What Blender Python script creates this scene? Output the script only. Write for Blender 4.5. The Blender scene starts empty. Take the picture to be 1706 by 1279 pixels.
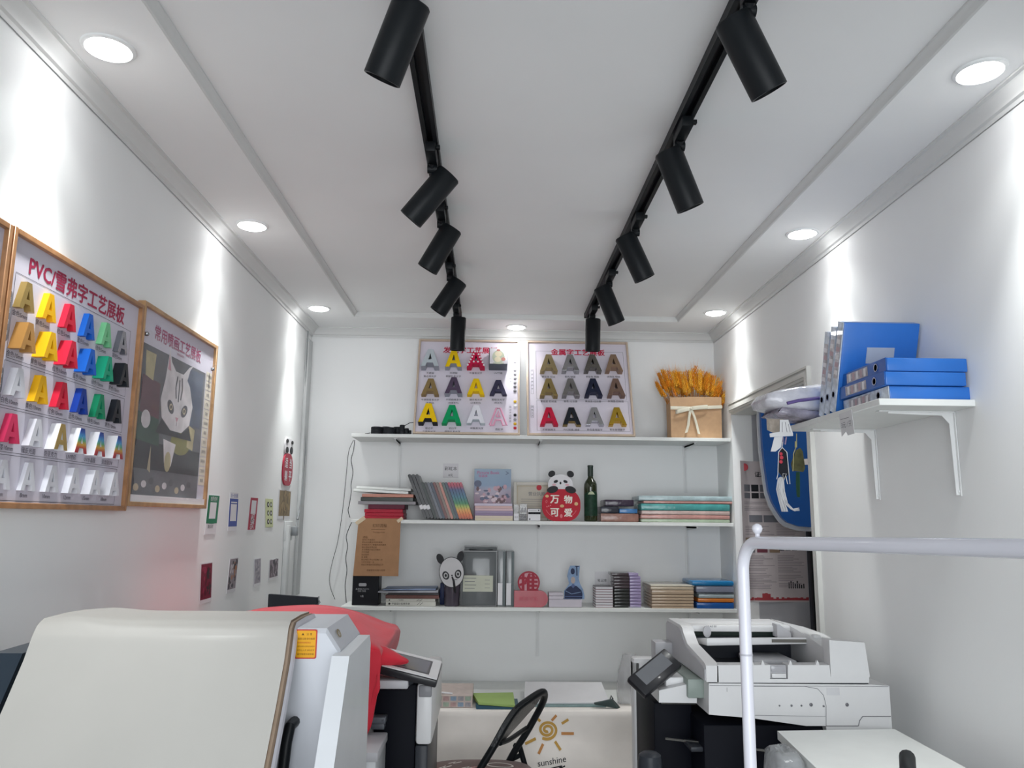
import bpy, bmesh, math, random
from mathutils import Vector, Matrix
random.seed(7)
S = bpy.context.scene
C = S.collection

# ---------------------------------------------------------------- camera
FPX, PITCH, YAW, ROLL = 1321.2, .16823, .02639, -.00998
CAM = Vector((0, 0, 1.55))
def _axes():
    cy, sy, cp, sp, cr, sr = math.cos(YAW), math.sin(YAW), math.cos(PITCH), math.sin(PITCH), math.cos(ROLL), math.sin(ROLL)
    f = Vector((sy*cp, cy*cp, sp)); r = Vector((cy, -sy, 0)); d = f.cross(r)
    return cr*r + sr*d, -sr*r + cr*d, f
CR, CD, CF = _axes()
cam = bpy.data.objects.new('camera', bpy.data.cameras.new('camera'))
cam.data.sensor_width = 36; cam.data.lens = FPX/1706*36; cam.data.clip_start = .02
cam.matrix_world = Matrix(((CR.x, -CD.x, -CF.x, CAM.x), (CR.y, -CD.y, -CF.y, CAM.y), (CR.z, -CD.z, -CF.z, CAM.z), (0, 0, 0, 1)))
C.objects.link(cam); S.camera = cam
def at(px, py, X=None, Y=None, Z=None):
    """the point of the room that the photograph shows at a pixel, on a known plane"""
    d = CR*((px-853)/FPX) + CD*((py-639.5)/FPX) + CF
    if X is not None: t = (X-CAM.x)/d.x
    elif Y is not None: t = (Y-CAM.y)/d.y
    else: t = (Z-CAM.z)/d.z
    return CAM + d*t

# ---------------------------------------------------------------- light
S.view_settings.view_transform = 'Standard'
S.view_settings.look = 'None'
S.view_settings.exposure = 0.04
S.view_settings.gamma = 1
w = bpy.data.worlds.new('world'); S.world = w; w.use_nodes = True
w.node_tree.nodes['Background'].inputs[0].default_value = (.86, .94, 1, 1)
w.node_tree.nodes['Background'].inputs[1].default_value = .6
def lamp(name, kind, loc, energy, color=(1, 1, 1), **kw):
    l = bpy.data.lights.new(name, kind); l.energy = energy; l.color = color
    for k, v in kw.items(): setattr(l, k, v)
    o = bpy.data.objects.new(name, l); o.location = loc; C.objects.link(o); return o
# daylight through the open shop front behind the camera
o = lamp('daylight', 'AREA', (.14, -.95, 1.45), 18.5, (.93, .97, 1), shape='RECTANGLE', size=2.3, size_y=2.3, spread=math.radians(80))
o.rotation_euler = (math.radians(90), 0, 0)
DOWN_POWER = 10.5

# ---------------------------------------------------------------- helpers
def lin(h):
    h = h.lstrip('#'); c = [int(h[i:i+2], 16)/255 for i in (0, 2, 4)]
    return tuple(x/12.92 if x <= .04045 else ((x+.055)/1.055)**2.4 for x in c) + (1,)
MATS = {}
def mat(name, hexc, rough=.5, metal=0, noise=.04, nscale=12, bump=0, bscale=60, coat=0, alpha=1, trans=0, emit=0, ior=1.45, sheen=0):
    if name in MATS: return MATS[name]
    m = bpy.data.materials.new(name); m.use_nodes = True; n = m.node_tree.nodes; L = m.node_tree.links
    b = n['Principled BSDF']; c = lin(hexc)
    b.inputs['Base Color'].default_value = c; b.inputs['Roughness'].default_value = rough; b.inputs['Metallic'].default_value = metal
    b.inputs['Coat Weight'].default_value = coat*.5; b.inputs['Alpha'].default_value = alpha
    b.inputs['Specular IOR Level'].default_value = .5 if (coat or trans or metal) else .22
    b.inputs['Transmission Weight'].default_value = trans; b.inputs['IOR'].default_value = ior
    b.inputs['Sheen Weight'].default_value = sheen
    if emit:
        b.inputs['Emission Color'].default_value = c; b.inputs['Emission Strength'].default_value = emit
    tc = n.new('ShaderNodeTexCoord')
    if noise:
        t = n.new('ShaderNodeTexNoise'); t.inputs['Scale'].default_value = nscale; t.inputs['Detail'].default_value = 3
        r = n.new('ShaderNodeValToRGB')
        r.color_ramp.elements[0].position = .3; r.color_ramp.elements[1].position = .7
        r.color_ramp.elements[0].color = tuple(x*(1-noise) for x in c[:3]) + (1,)
        r.color_ramp.elements[1].color = tuple(min(1, x*(1+noise)) for x in c[:3]) + (1,)
        L.new(tc.outputs['Object'], t.inputs['Vector']); L.new(t.outputs['Fac'], r.inputs['Fac']); L.new(r.outputs['Color'], b.inputs['Base Color'])
    if bump:
        t2 = n.new('ShaderNodeTexNoise'); t2.inputs['Scale'].default_value = bscale; t2.inputs['Detail'].default_value = 4
        bp = n.new('ShaderNodeBump'); bp.inputs['Strength'].default_value = bump; bp.inputs['Distance'].default_value = .01
        L.new(tc.outputs['Object'], t2.inputs['Vector']); L.new(t2.outputs['Fac'], bp.inputs['Height']); L.new(bp.outputs['Normal'], b.inputs['Normal'])
    MATS[name] = m; return m
def ramp_mat(name, stops, axis=2, rough=.35, coat=.3):
    if name in MATS: return MATS[name]
    m = bpy.data.materials.new(name); m.use_nodes = True; n = m.node_tree.nodes; L = m.node_tree.links
    b = n['Principled BSDF']; b.inputs['Roughness'].default_value = rough; b.inputs['Coat Weight'].default_value = coat*.3; b.inputs['Specular IOR Level'].default_value = .25
    tc = n.new('ShaderNodeTexCoord'); sx = n.new('ShaderNodeSeparateXYZ'); r = n.new('ShaderNodeValToRGB')
    L.new(tc.outputs['Generated'], sx.inputs[0]); L.new(sx.outputs[axis], r.inputs['Fac']); L.new(r.outputs['Color'], b.inputs['Base Color'])
    e = r.color_ramp.elements
    while len(e) < len(stops): e.new(.5)
    for k, (p, h) in enumerate(stops): e[k].position = p; e[k].color = lin(h)
    MATS[name] = m; return m

class Frame:
    def __init__(s, o, u=(1, 0, 0), v=(0, 0, 1)):
        s.o = Vector(o); s.u = Vector(u).normalized(); s.v = Vector(v).normalized(); s.n = s.u.cross(s.v)
    def __call__(s, x, y, z=0): return s.o + s.u*x + s.v*y + s.n*z
    def sub(s, x, y, z=0, rot=0):
        c, q = math.cos(rot), math.sin(rot)
        return Frame(s(x, y, z), s.u*c + s.v*q, s.v*c - s.u*q)
WORLD = Frame((0, 0, 0), (1, 0, 0), (0, 1, 0))        # n = +Z

TXT = {}
def glyphs(body, res=2, bold=0):
    k = (body, res, bold)
    if k in TXT: return TXT[k]
    cu = bpy.data.curves.new('lettering', 'FONT'); cu.body = body; cu.resolution_u = res; cu.offset = bold
    ob = bpy.data.objects.new('lettering', cu); C.objects.link(ob)
    me = bpy.data.meshes.new_from_object(ob.evaluated_get(bpy.context.evaluated_depsgraph_get()))
    vs = [(v.co.x, v.co.y) for v in me.vertices]; fs = [tuple(p.vertices) for p in me.polygons]
    bpy.data.objects.remove(ob); bpy.data.curves.remove(cu); bpy.data.meshes.remove(me)
    x0 = min(v[0] for v in vs); x1 = max(v[0] for v in vs); y0 = min(v[1] for v in vs); y1 = max(v[1] for v in vs)
    TXT[k] = (vs, fs, (x0, x1, y0, y1)); return TXT[k]

class MB:
    def __init__(s): s.bm = bmesh.new(); s.mi = 0
    def m(s, i): s.mi = i; return s
    def faces(s, vs, fs):
        b = [s.bm.verts.new(v) for v in vs]; out = []
        for f in fs:
            try: q = s.bm.faces.new([b[i] for i in f])
            except ValueError: continue
            q.material_index = s.mi; q.smooth = True; out.append(q)
        return b, out
    def hexa(s, p, bv=0, seg=2):
        b, f = s.faces(p, [(0, 3, 2, 1), (4, 5, 6, 7), (0, 1, 5, 4), (1, 2, 6, 5), (2, 3, 7, 6), (3, 0, 4, 7)])
        if bv:
            es = list({e for q in f for e in q.edges})
            r = bmesh.ops.bevel(s.bm, geom=es, offset=bv, segments=seg, affect='EDGES', profile=.5)
            for q in r['faces']: q.material_index = s.mi; q.smooth = True
        return s
    def box(s, x0, x1, y0, y1, z0, z1, bv=0, F=WORLD, seg=2):
        return s.hexa([F(x0, y0, z0), F(x1, y0, z0), F(x1, y1, z0), F(x0, y1, z0), F(x0, y0, z1), F(x1, y0, z1), F(x1, y1, z1), F(x0, y1, z1)], bv, seg)
    def extr(s, loops, z0, z1, F=WORLD, bv=0):
        """solid from 2-D loops (first outer, others holes) in frame F between heights z0, z1"""
        loops = [list(l) for l in loops]
        tv, es = [], []
        for l in loops:
            vs = [s.bm.verts.new(F(x, y, z1)) for x, y in l]; tv.append(vs)
            for i in range(len(vs)): es.append(s.bm.edges.new((vs[i], vs[(i+1) % len(vs)])))
        r = bmesh.ops.triangle_fill(s.bm, use_beauty=True, edges=es, normal=F.n)
        fs = [g for g in r['geom'] if isinstance(g, bmesh.types.BMFace)]
        for f in fs:
            f.material_index = s.mi
            f.normal_update()
            if f.normal.dot(F.n) < 0: f.normal_flip()
        if z0 == z1: return s
        bot = {}
        for l, vs in zip(loops, tv):
            bs = [s.bm.verts.new(F(x, y, z0)) for x, y in l]
            for a, b in zip(vs, bs): bot[a] = b
            n = len(vs)
            for i in range(n):
                f = s.bm.faces.new((vs[i], bs[i], bs[(i+1) % n], vs[(i+1) % n])); f.material_index = s.mi
        for f in fs:
            g = s.bm.faces.new([bot[v] for v in reversed(f.verts)]); g.material_index = s.mi
        return s
    def tube(s, pts, r, n=10, cap=True):
        pts = [Vector(p) for p in pts]; rs = r if isinstance(r, (list, tuple)) else [r]*len(pts)
        rings = []; up = Vector((.13, .27, .95))
        for i, p in enumerate(pts):
            t = ((pts[min(i+1, len(pts)-1)]) - pts[max(i-1, 0)]).normalized()
            a = t.cross(up)
            if a.length < .05: a = t.cross(Vector((1, 0, 0)))
            a.normalize(); b = t.cross(a); up = a.cross(t)
            rings.append([p + (a*math.cos(2*math.pi*k/n) + b*math.sin(2*math.pi*k/n))*rs[i] for k in range(n)])
        vs = [v for q in rings for v in q]; fs = []
        for i in range(len(pts)-1):
            for k in range(n): fs.append((i*n+k, i*n+(k+1) % n, (i+1)*n+(k+1) % n, (i+1)*n+k))
        if cap: fs.append(tuple(range(n-1, -1, -1))); fs.append(tuple((len(pts)-1)*n+k for k in range(n)))
        s.faces(vs, fs); return s
    def lathe(s, prof, F=WORLD, n=24, closed=False):
        """prof (r, h) turned round F's n axis through F.o"""
        vs, fs = [], []; P = len(prof)
        for r, h in prof:
            for k in range(n):
                a = 2*math.pi*k/n; vs.append(F(r*math.cos(a), r*math.sin(a), h))
        for i in range(P if closed else P-1):
            j = (i+1) % P
            for k in range(n): fs.append((i*n+k, i*n+(k+1) % n, j*n+(k+1) % n, j*n+k))
        if not closed:
            if prof[0][0] > 1e-4: fs.append(tuple(range(n-1, -1, -1)))
            if prof[-1][0] > 1e-4: fs.append(tuple((P-1)*n+k for k in range(n)))
        s.faces(vs, fs); return s
    def rows(s, R, closed=False):
        """surface through rows of points"""
        n = len(R[0]); vs = [p for q in R for p in q]; fs = []
        for i in range(len(R)-1):
            for k in range(n if closed else n-1): fs.append((i*n+k, i*n+(k+1) % n, (i+1)*n+(k+1) % n, (i+1)*n+k))
        s.faces(vs, fs); return s
    def text(s, body, F, x, y, h=None, w=None, z=.0006, align='C', bold=0, res=2, ital=0):
        vs, fs, (x0, x1, y0, y1) = glyphs(body, res)
        k = h/(y1-y0) if h else w/(x1-x0)
        kx = w/(x1-x0) if w else k
        cx = {'C': (x0+x1)/2, 'L': x0, 'R': x1}[align]; cy = (y0+y1)/2
        for i, (dx, dy) in enumerate(((0, 0), (-1, 0), (1, 0), (0, -.7), (0, .7)) if bold else ((0, 0),)):
            s.faces([F(x+(a-cx)*kx+(b-cy)*k*ital+dx*bold*kx, y+(b-cy)*k+dy*bold*k, z+i*.00006) for a, b in vs], fs)
        return s
    def quad(s, F, x0, x1, y0, y1, z=.0004):
        s.faces([F(x0, y0, z), F(x1, y0, z), F(x1, y1, z), F(x0, y1, z)], [(0, 1, 2, 3)]); return s
    def poly(s, F, pts, z=.0004): return s.extr([pts], z, z, F)
    def line(s, F, pts, wd, z=.0005):
        for (a, b), (c, d) in zip(pts[:-1], pts[1:]):
            L = math.hypot(c-a, d-b) or 1; nx, ny = -(d-b)/L*wd/2, (c-a)/L*wd/2
            s.faces([F(a+nx, b+ny, z), F(a-nx, b-ny, z), F(c-nx, d-ny, z), F(c+nx, d+ny, z)], [(0, 1, 2, 3)])
        return s
WM = {}
def thing(name, label, cat, loc=(0, 0, 0), rotz=0, group=None, kind=None):
    o = bpy.data.objects.new(name, None); C.objects.link(o); o.empty_display_size = .05
    o.location = loc; o.rotation_euler = (0, 0, rotz)
    WM[o.name] = Matrix.Translation(Vector(loc)) @ Matrix.Rotation(rotz, 4, 'Z')
    tag(o, label, cat, group, kind); return o
def tag(o, label=None, cat=None, group=None, kind=None):
    if label: o['label'] = label
    if cat: o['category'] = cat
    if group: o['group'] = group
    if kind: o['kind'] = kind
    return o
def obj(name, mb, mats, parent=None, local=False, sharp=.7, label=None, base=None):
    """link what mb collected as one mesh; coordinates are the room's unless local"""
    me = bpy.data.meshes.new(name)
    bmesh.ops.recalc_face_normals(mb.bm, faces=[f for f in mb.bm.faces if True]) if getattr(mb, 'recalc', False) else None
    mb.bm.to_mesh(me); mb.bm.free()
    for m in (mats if isinstance(mats, (list, tuple)) else [mats]): me.materials.append(m)
    me.shade_smooth(); me.set_sharp_from_angle(angle=sharp)
    o = bpy.data.objects.new(name, me); C.objects.link(o)
    if parent is not None:
        o.parent = parent; W = WM[parent.name]
        if not local: me.transform(W.inverted())
        WM[o.name] = W
    else:
        if base is not None:
            me.transform(Matrix.Translation(-Vector(base))); o.location = base
        WM[o.name] = Matrix.Translation(o.location)
    if label: o['label'] = label
    return o
def dup(root, loc, rotz=None, label=None, group=None):
    r = root.copy(); C.objects.link(r); r.location = loc
    if rotz is not None: r.rotation_euler = (0, 0, rotz)
    if label: r['label'] = label
    if group: r['group'] = group
    for ch in root.children:
        c = ch.copy(); C.objects.link(c); c.parent = r
        for g in ch.children:
            d = g.copy(); C.objects.link(d); d.parent = c
    return r
def circ(cx, cy, rx, ry=None, n=24, a0=0, a1=2*math.pi, rot=0):
    ry = ry or rx; full = abs(a1-a0-2*math.pi) < 1e-6; out = []
    for k in range(n if full else n+1):
        a = a0 + (a1-a0)*k/n; x, y = rx*math.cos(a), ry*math.sin(a)
        out.append((cx+x*math.cos(rot)-y*math.sin(rot), cy+x*math.sin(rot)+y*math.cos(rot)))
    return out
def rrect(x0, x1, y0, y1, r, n=5):
    out = []
    for cx, cy, a in ((x1-r, y1-r, 0), (x0+r, y1-r, 90), (x0+r, y0+r, 180), (x1-r, y0+r, 270)):
        for k in range(n+1):
            t = math.radians(a + 90*k/n); out.append((cx+r*math.cos(t), cy+r*math.sin(t)))
    return out
A_OUT = [(0, 0), (.25, 0), (.33, .2), (.67, .2), (.75, 0), (1, 0), (.65, 1), (.35, 1)]
A_HOLE = [(.40, .38), (.60, .38), (.5, .76)]
def letter_A(mb, F, cx, cy, w, h, d, z0=0):
    f = lambda P: [(cx+(x-.5)*w, cy+(y-.5)*h) for x, y in P]
    return mb.extr([f(A_OUT), f(A_HOLE)], z0, z0+d, F)
def LW(y, z, off=0): return Frame((XL+off, y, z), (0, 1, 0), (0, 0, 1))
def RW(y, z, off=0): return Frame((XR-off, y, z), (0, -1, 0), (0, 0, 1))
def BW(x, z, Y): return Frame((x, Y, z), (1, 0, 0), (0, 0, 1))
XL, XR, YB, YF = -1.13, 1.41, 4.9, -.95
ZS, ZC = 2.72, 2.747              # dropped border, raised middle of the ceiling
UP = (0, 0, 1)

M_wall = mat('wall_paint', '#f1f2f2', .75, noise=.012, nscale=3, bump=.02, bscale=90)
M_ceil = mat('ceiling_paint', '#eff0f0', .8, noise=.012, nscale=3)
M_trim = mat('white_moulding', '#dadbda', .5, noise=.01)
M_white = mat('white_laminate', '#e2e4e2', .4, noise=.02)
M_black = mat('black_metal', '#15181b', .42, noise=.08)
M_ink = mat('black_ink', '#26272b', .6, noise=.05)
M_greyink = mat('grey_ink', '#77777e', .6, noise=.05)
M_red = mat('red_ink', '#b32a45', .5, noise=.05)
M_paper = mat('white_paper', '#e4e3e6', .7, noise=.02)
# ---------------------------------------------------------------- the room
def struct(name, mb, m):
    o = obj(name, mb, m); o['kind'] = 'structure'; return o
DY0, DY1, DZ = 3.46, 4.585, 2.175        # doorway in the right wall
M_floor = mat('floor_tile', '#dcdad6', .35, noise=.06, nscale=5)
b = MB(); b.box(XL-.1, 2.9, YF-.1, 5.0, -.08, 0); struct('floor', b, M_floor)
b = MB()
TX0, TX1, TY1, TY0 = -.82, 1.115, 4.585, -.6
b.box(XL-.1, TX0, YF-.1, YB+.1, ZS, ZC+.1); b.box(TX1, XR+.1, YF-.1, YB+.1, ZS, ZC+.1)
b.box(TX0, TX1, TY1, YB+.1, ZS, ZC+.1); b.box(TX0, TX1, YF-.1, TY0, ZS, ZC+.1)
b.box(TX0, TX1, TY0, TY1, ZC, ZC+.1); struct('ceiling', b, M_ceil)
b = MB(); b.box(XL-.1, XL, YF-.1, YB+.1, 0, ZS); struct('wall_left', b, M_wall)
b = MB(); b.box(XL-.1, 2.9, YB, YB+.1, 0, ZS); struct('wall_back', b, M_wall)
b = MB(); b.box(XR, XR+.12, YF-.1, DY0, 0, ZS); b.box(XR, XR+.12, DY1, YB, 0, ZS); b.box(XR, XR+.12, DY0, DY1, DZ, ZS); struct('wall_right', b, M_wall)
b = MB(); b.box(XL, XR, YF-.1, YF-.02, 2.62, ZS); b.box(XL, XL+.02, YF-.1, YF-.02, 0, 2.62); b.box(XR-.02, XR, YF-.1, YF-.02, 0, 2.62); struct('wall_front', b, M_wall)
# the dim store room beyond the doorway
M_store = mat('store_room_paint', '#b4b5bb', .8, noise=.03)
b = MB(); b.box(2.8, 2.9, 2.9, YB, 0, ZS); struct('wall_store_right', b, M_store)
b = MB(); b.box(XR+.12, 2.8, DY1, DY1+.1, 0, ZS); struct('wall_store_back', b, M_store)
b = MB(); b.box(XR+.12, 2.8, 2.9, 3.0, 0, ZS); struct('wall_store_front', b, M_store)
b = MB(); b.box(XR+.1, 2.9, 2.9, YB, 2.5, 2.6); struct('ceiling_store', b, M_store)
t = thing('store_fill_lamp', 'unseen round lamp added to brighten the store room', 'ceiling light', (2.2, 3.9, 2.5))  # unseen lamp, added to brighten the poster beyond the doorway
b = MB(); b.lathe([(0, -.05), (.1, -.045), (.14, -.02), (.145, 0), (0, 0)], Frame((2.2, 3.9, 2.5), (1, 0, 0), (0, 1, 0)), 28); obj('shade', b, mat('store_fill_glow', '#fff4e6', .5, noise=0, emit=22), t)
# mouldings
def crown(name, pts):
    prof = [(.004, 0), (.006, .012), (.014, .016), (.018, .03), (.034, .042), (.038, .05), (.05, .05), (.05, .056), (0, .056)]
    b = MB(); b.recalc = True
    R = [[f(d, h) for d, h in prof] for f in pts]
    b.rows(R); struct(name, b, M_trim)
z0 = ZS-.056
crown('trim_left', [lambda d, h: Vector((XL+d, YF, z0+h)), lambda d, h: Vector((XL+d, YB-d, z0+h))])
crown('trim_back', [lambda d, h: Vector((XL+d, YB-d, z0+h)), lambda d, h: Vector((XR-d, YB-d, z0+h))])
crown('trim_right', [lambda d, h: Vector((XR-d, YB-d, z0+h)), lambda d, h: Vector((XR-d, YF, z0+h))])
# small moulding that lines the raised middle
def lining(name, P):
    prof = [(0, 0), (.003, -.003), (.008, 0), (.010, .009), (.016, .017), (.022, .021), (.022, .0268), (0, .0268)]
    b = MB(); b.recalc = True; b.rows([[f(d, h) for d, h in prof] for f in P]); struct(name, b, M_trim)
lining('trim_1', [lambda d, h: Vector((TX0+d, TY0+d, ZS+h)), lambda d, h: Vector((TX0+d, TY1-d*.5, ZS+h))])
lining('trim_2', [lambda d, h: Vector((TX1-d, TY0+d, ZS+h)), lambda d, h: Vector((TX1-d, TY1-d*.5, ZS+h))])
lining('trim_3', [lambda d, h: Vector((TX0+d, TY1-d*.5, ZS+h)), lambda d, h: Vector((TX1-d, TY1-d*.5, ZS+h))])
# door casing: stepped architrave on the room side and lining of the opening
M_case = mat('door_casing', '#cfcfcb', .45, noise=.02)
b = MB()
for o0, o1, t in ((0, .0545, .012), (.012, .035, .018), (.045, .0552, .02)):
    b.box(XR-t, XR, DY0-o1, DY0-o0, 0, DZ+o1); b.box(XR-t+.0002, XR, DY0-o0+.0002, DY1+.003*o1, DZ+o0, DZ+o1-.0002)
b.box(XR, XR+.13, DY0-.002, DY0+.012, 0, DZ); b.box(XR, XR+.13, DY0, DY1-.002, DZ-.012, DZ+.002)
struct('door_1', b, M_case)
b = MB(); b.box(XL, XL+.012, YF, YB, 0, .08); struct('baseboard_left', b, M_trim)
b = MB(); b.box(XL+.012, XR, YB-.012, YB, 0, .08); struct('baseboard_back', b, M_trim)
b = MB(); b.box(XR-.012, XR, YF, DY0-.055, 0, .08); struct('baseboard_right', b, M_trim)
# cable trunking in the far left corner
b = MB(); b.box(XL, XL+.02, 4.74, 4.84, 1.1, 2.62, .004); b.box(XL, XL+.028, 4.47, 4.515, .7, 1.5, .004); struct('trim_4', b, mat('trunking', '#c6c8c8', .45))

# ---------------------------------------------------------------- downlights
M_glow = mat('lamp_diffuser', '#ffffff', .5, noise=0, emit=24)
M_ring = mat('lamp_trim', '#eef0f0', .4, noise=.01)
DL = [(-.985, 1.874, 'first recessed downlight along the left wall, nearest the camera'),
      (-.985, 3.11, 'middle recessed downlight along the left wall, above the framed boards'),
      (-.985, 4.40, 'recessed downlight in the far left corner of the ceiling border'),
      (.149, 4.77, 'recessed downlight above the gap between the two boards on the back wall'),
      (1.27, 4.35, 'recessed downlight in the far right corner, above the bag of wheat'),
      (1.27, 3.08, 'middle recessed downlight along the right wall, above the doorway'),
      (1.27, 1.88, 'first recessed downlight along the right wall, nearest the camera')]
M_can = mat('lamp_housing', '#d8d8d8', .3, metal=.6)
def downlight(x, y, lab):
    t = thing('recessed_downlight', lab, 'ceiling light', (x, y, ZS), group='recessed downlights around the ceiling border')
    F = Frame((x, y, ZS), (1, 0, 0), (0, -1, 0))
    b = MB(); b.lathe([(.052, -.004), (.062, -.002), (.066, 0), (.064, .004), (.056, .007), (.052, .004)], F, 32, closed=True); obj('trim_ring', b, M_ring, t)
    b = MB(); b.lathe([(0, .017), (.02, .0165), (.038, .0135), (.049, .008), (.053, .003), (.053, 0), (0, 0)], F, 32); obj('diffuser', b, M_glow, t)
    o = lamp('downlight_beam', 'SPOT', (x, y, ZS-.022), DOWN_POWER*(.5 if y > 4.6 else .78), (.97, 1, .985), spot_size=math.radians(124), spot_blend=1, shadow_soft_size=.045)
    o.parent = t; o.location = (0, 0, -.022)
    o = lamp('downlight_core', 'SPOT', (x, y, ZS-.024), DOWN_POWER*(.9 if y > 4.6 else 4.6), (.97, 1, .985), spot_size=math.radians(62), spot_blend=1, shadow_soft_size=.04)
    o.parent = t; o.location = (0, 0, -.024)
for x, y, lab in DL: downlight(x, y, lab)

# ---------------------------------------------------------------- spotlight tracks
M_inner = mat('spot_reflector', '#1c1e22', .3, metal=.4)
for x, y1, lab in ((-.203, 4.52, 'left black ceiling track carrying five spotlights'), (.563, 4.5, 'right black ceiling track carrying five spotlights')):
    t = thing('track_rail', lab, 'lighting track', (x, 1.5, ZC), group='black ceiling tracks')
    b = MB(); b.extr([[(x-.0225, ZC-.002), (x-.0225, ZC-.03), (x-.009, ZC-.03), (x-.009, ZC-.012), (x+.009, ZC-.012), (x+.009, ZC-.03), (x+.0225, ZC-.03), (x+.0225, ZC-.002)]], -y1, -1.0, Frame((0, 0, 0), (1, 0, 0), (0, 0, 1)))
    obj('rail', b, M_black, t)
    b = MB(); b.box(x-.024, x+.024, y1, y1+.02, ZC-.032, ZC-.001, .003); obj('end_cap', b, M_black, t)
SP = [((-0.185, 1.58, 2.665), (-0.254, 1.638, 2.512), 'nearest spotlight on the left track, tilted down to the left'),
      ((-0.149, 2.461, 2.665), (-0.275, 2.495, 2.519), 'second spotlight on the left track, tilted most to the left'),
      ((-0.162, 2.955, 2.665), (-0.257, 2.984, 2.505), 'third, middle spotlight on the left track'),
      ((-0.161, 3.653, 2.665), (-0.26, 3.668, 2.514), 'fourth spotlight on the left track, just before the upright last one'),
      ((-0.19, 4.355, 2.665), (-0.194, 4.379, 2.48), 'last spotlight of the left track, hanging upright in front of the lit-letter board'),
      ((0.531, 1.609, 2.665), (0.621, 1.646, 2.509), 'nearest spotlight on the right track, tilted down to the right'),
      ((0.531, 2.264, 2.665), (0.605, 2.298, 2.496), 'second spotlight on the right track from the camera'),
      ((0.524, 3.004, 2.665), (0.605, 3.027, 2.495), 'third, middle spotlight on the right track'),
      ((0.531, 3.71, 2.665), (0.604, 3.73, 2.49), 'fourth spotlight on the right track, just before the upright last one'),
      ((0.569, 4.339, 2.665), (0.567, 4.361, 2.484), 'last spotlight of the right track, hanging upright in front of the metal-letter board')]
for i, (a, b1, lab) in enumerate(SP):
    a = Vector(a); e = Vector(b1); d = e-a; L = d.length; d.normalize()
    tx = -.203 if i < 5 else .563; sg = -1 if i < 5 else 1
    t = thing('track_spotlight', lab, 'spotlight', (tx, a.y-.06, ZC-.03), group='black cylinder spotlights on the tracks')
    up = Vector((0, 1, 0)); u = up.cross(d).normalized(); v = d.cross(u)
    F = Frame(a - d*.0, u, v)
    if F.n.dot(d) < 0: F = Frame(a, v, u)
    R = .0425
    b = MB(); b.lathe([(0, -.002), (R-.004, -.002), (R, .003), (R, L-.001), (R-.002, L), (R-.004, L), (R-.005, L-.03), (.02, L-.055), (0, L-.055)], F, 36)
    obj('lamp_barrel', b, M_black, t)
    b = MB(); b.lathe([(0, L-.05), (.026, L-.05), (.027, L-.046), (0, L-.044)], F, 20); obj('lens', b, M_inner, t)
    zt = ZC-.028
    b = MB(); b.box(tx-.017, tx+.017, a.y-.125, a.y-.005, zt-.034, zt-.001, .004); b.box(tx+.017, tx+.03, a.y-.115, a.y-.1, zt-.02, zt-.008, .002)
    obj('track_adapter', b, M_black, t)
    b = MB(); p0 = Vector((tx, a.y-.025, zt-.03)); p1 = Vector((tx-.0*sg, a.y-.012, zt-.044)); b.tube([p0, p1, a + d*.012 - Vector((0, .0, 0)) ], [.013, .013, .011], 10)
    b.lathe([(0, -.016), (.014, -.016), (.014, .016), (0, .016)], Frame(p1, (0, 1, 0), (0, 0, 1)), 14)
    obj('swivel_arm', b, M_black, t)
# ---------------------------------------------------------------- framed boards on the left wall
M_wood = mat('gold_oak_frame', '#a77a54', .35, noise=.18, nscale=30, coat=.3)
M_board = mat('lilac_board', '#cfcbd8', .45, noise=.015)
M_cap = mat('caption_ink', '#5b5763', .6, noise=.03)
M_title = mat('title_red', '#a63352', .5, noise=.04)
LC = {'gold': ('#b59a5c', .35, .5), 'yellow': ('#f0b61c', .4, 0), 'red': ('#cf2740', .4, 0), 'blue': ('#1f63c4', .4, 0), 'green': ('#3fae6c', .4, 0),
      'palegreen': ('#7cc894', .4, 0), 'silver': ('#83868d', .25, .8), 'tan': ('#c08e4e', .4, .2), 'teal': ('#1fa07c', .4, 0), 'black': ('#26292f', .35, 0),
      'white': ('#d9d9e0', .4, 0), 'navy': ('#1d3f9c', .4, 0), 'rose': ('#d23a62', .4, 0), 'dgreen': ('#1c8a62', .4, 0)}
M_let = {k: mat('letter_'+k, h, r, m, noise=.05) for k, (h, r, m) in LC.items()}
M_rain = ramp_mat('rainbow_print', [(0, '#9c2b3c'), (.2, '#b3413a'), (.36, '#c79a3d'), (.5, '#58a06e'), (.68, '#4a96c8'), (.85, '#2c52a8'), (1, '#27357c')])
def frame_parts(t, F, w, h, dep, fw, mF=None, name='frame', panel=None, mp=None):
    b = MB()
    b.box(0, fw, 0, h, 0, dep, .0015, F, 1); b.box(w-fw, w, 0, h, 0, dep, .0015, F, 1)
    b.box(fw, w-fw, 0, fw, 0, dep, .0015, F, 1); b.box(fw, w-fw, h-fw, h, 0, dep, .0015, F, 1)
    obj(name, b, mF or M_wood, t)
    b = MB(); b.box(fw, w-fw, fw, h-fw, .002, dep-.012, 0, F); obj('panel', b, mp or M_board, t)
Y0, Z0, HB = 1.778, 1.562, .645
def rule(b, F, x0, x1, y0, y1, wd=.0012): b.line(F, [(x0, y0), (x1, y0), (x1, y1), (x0, y1), (x0, y0)], wd)

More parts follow.
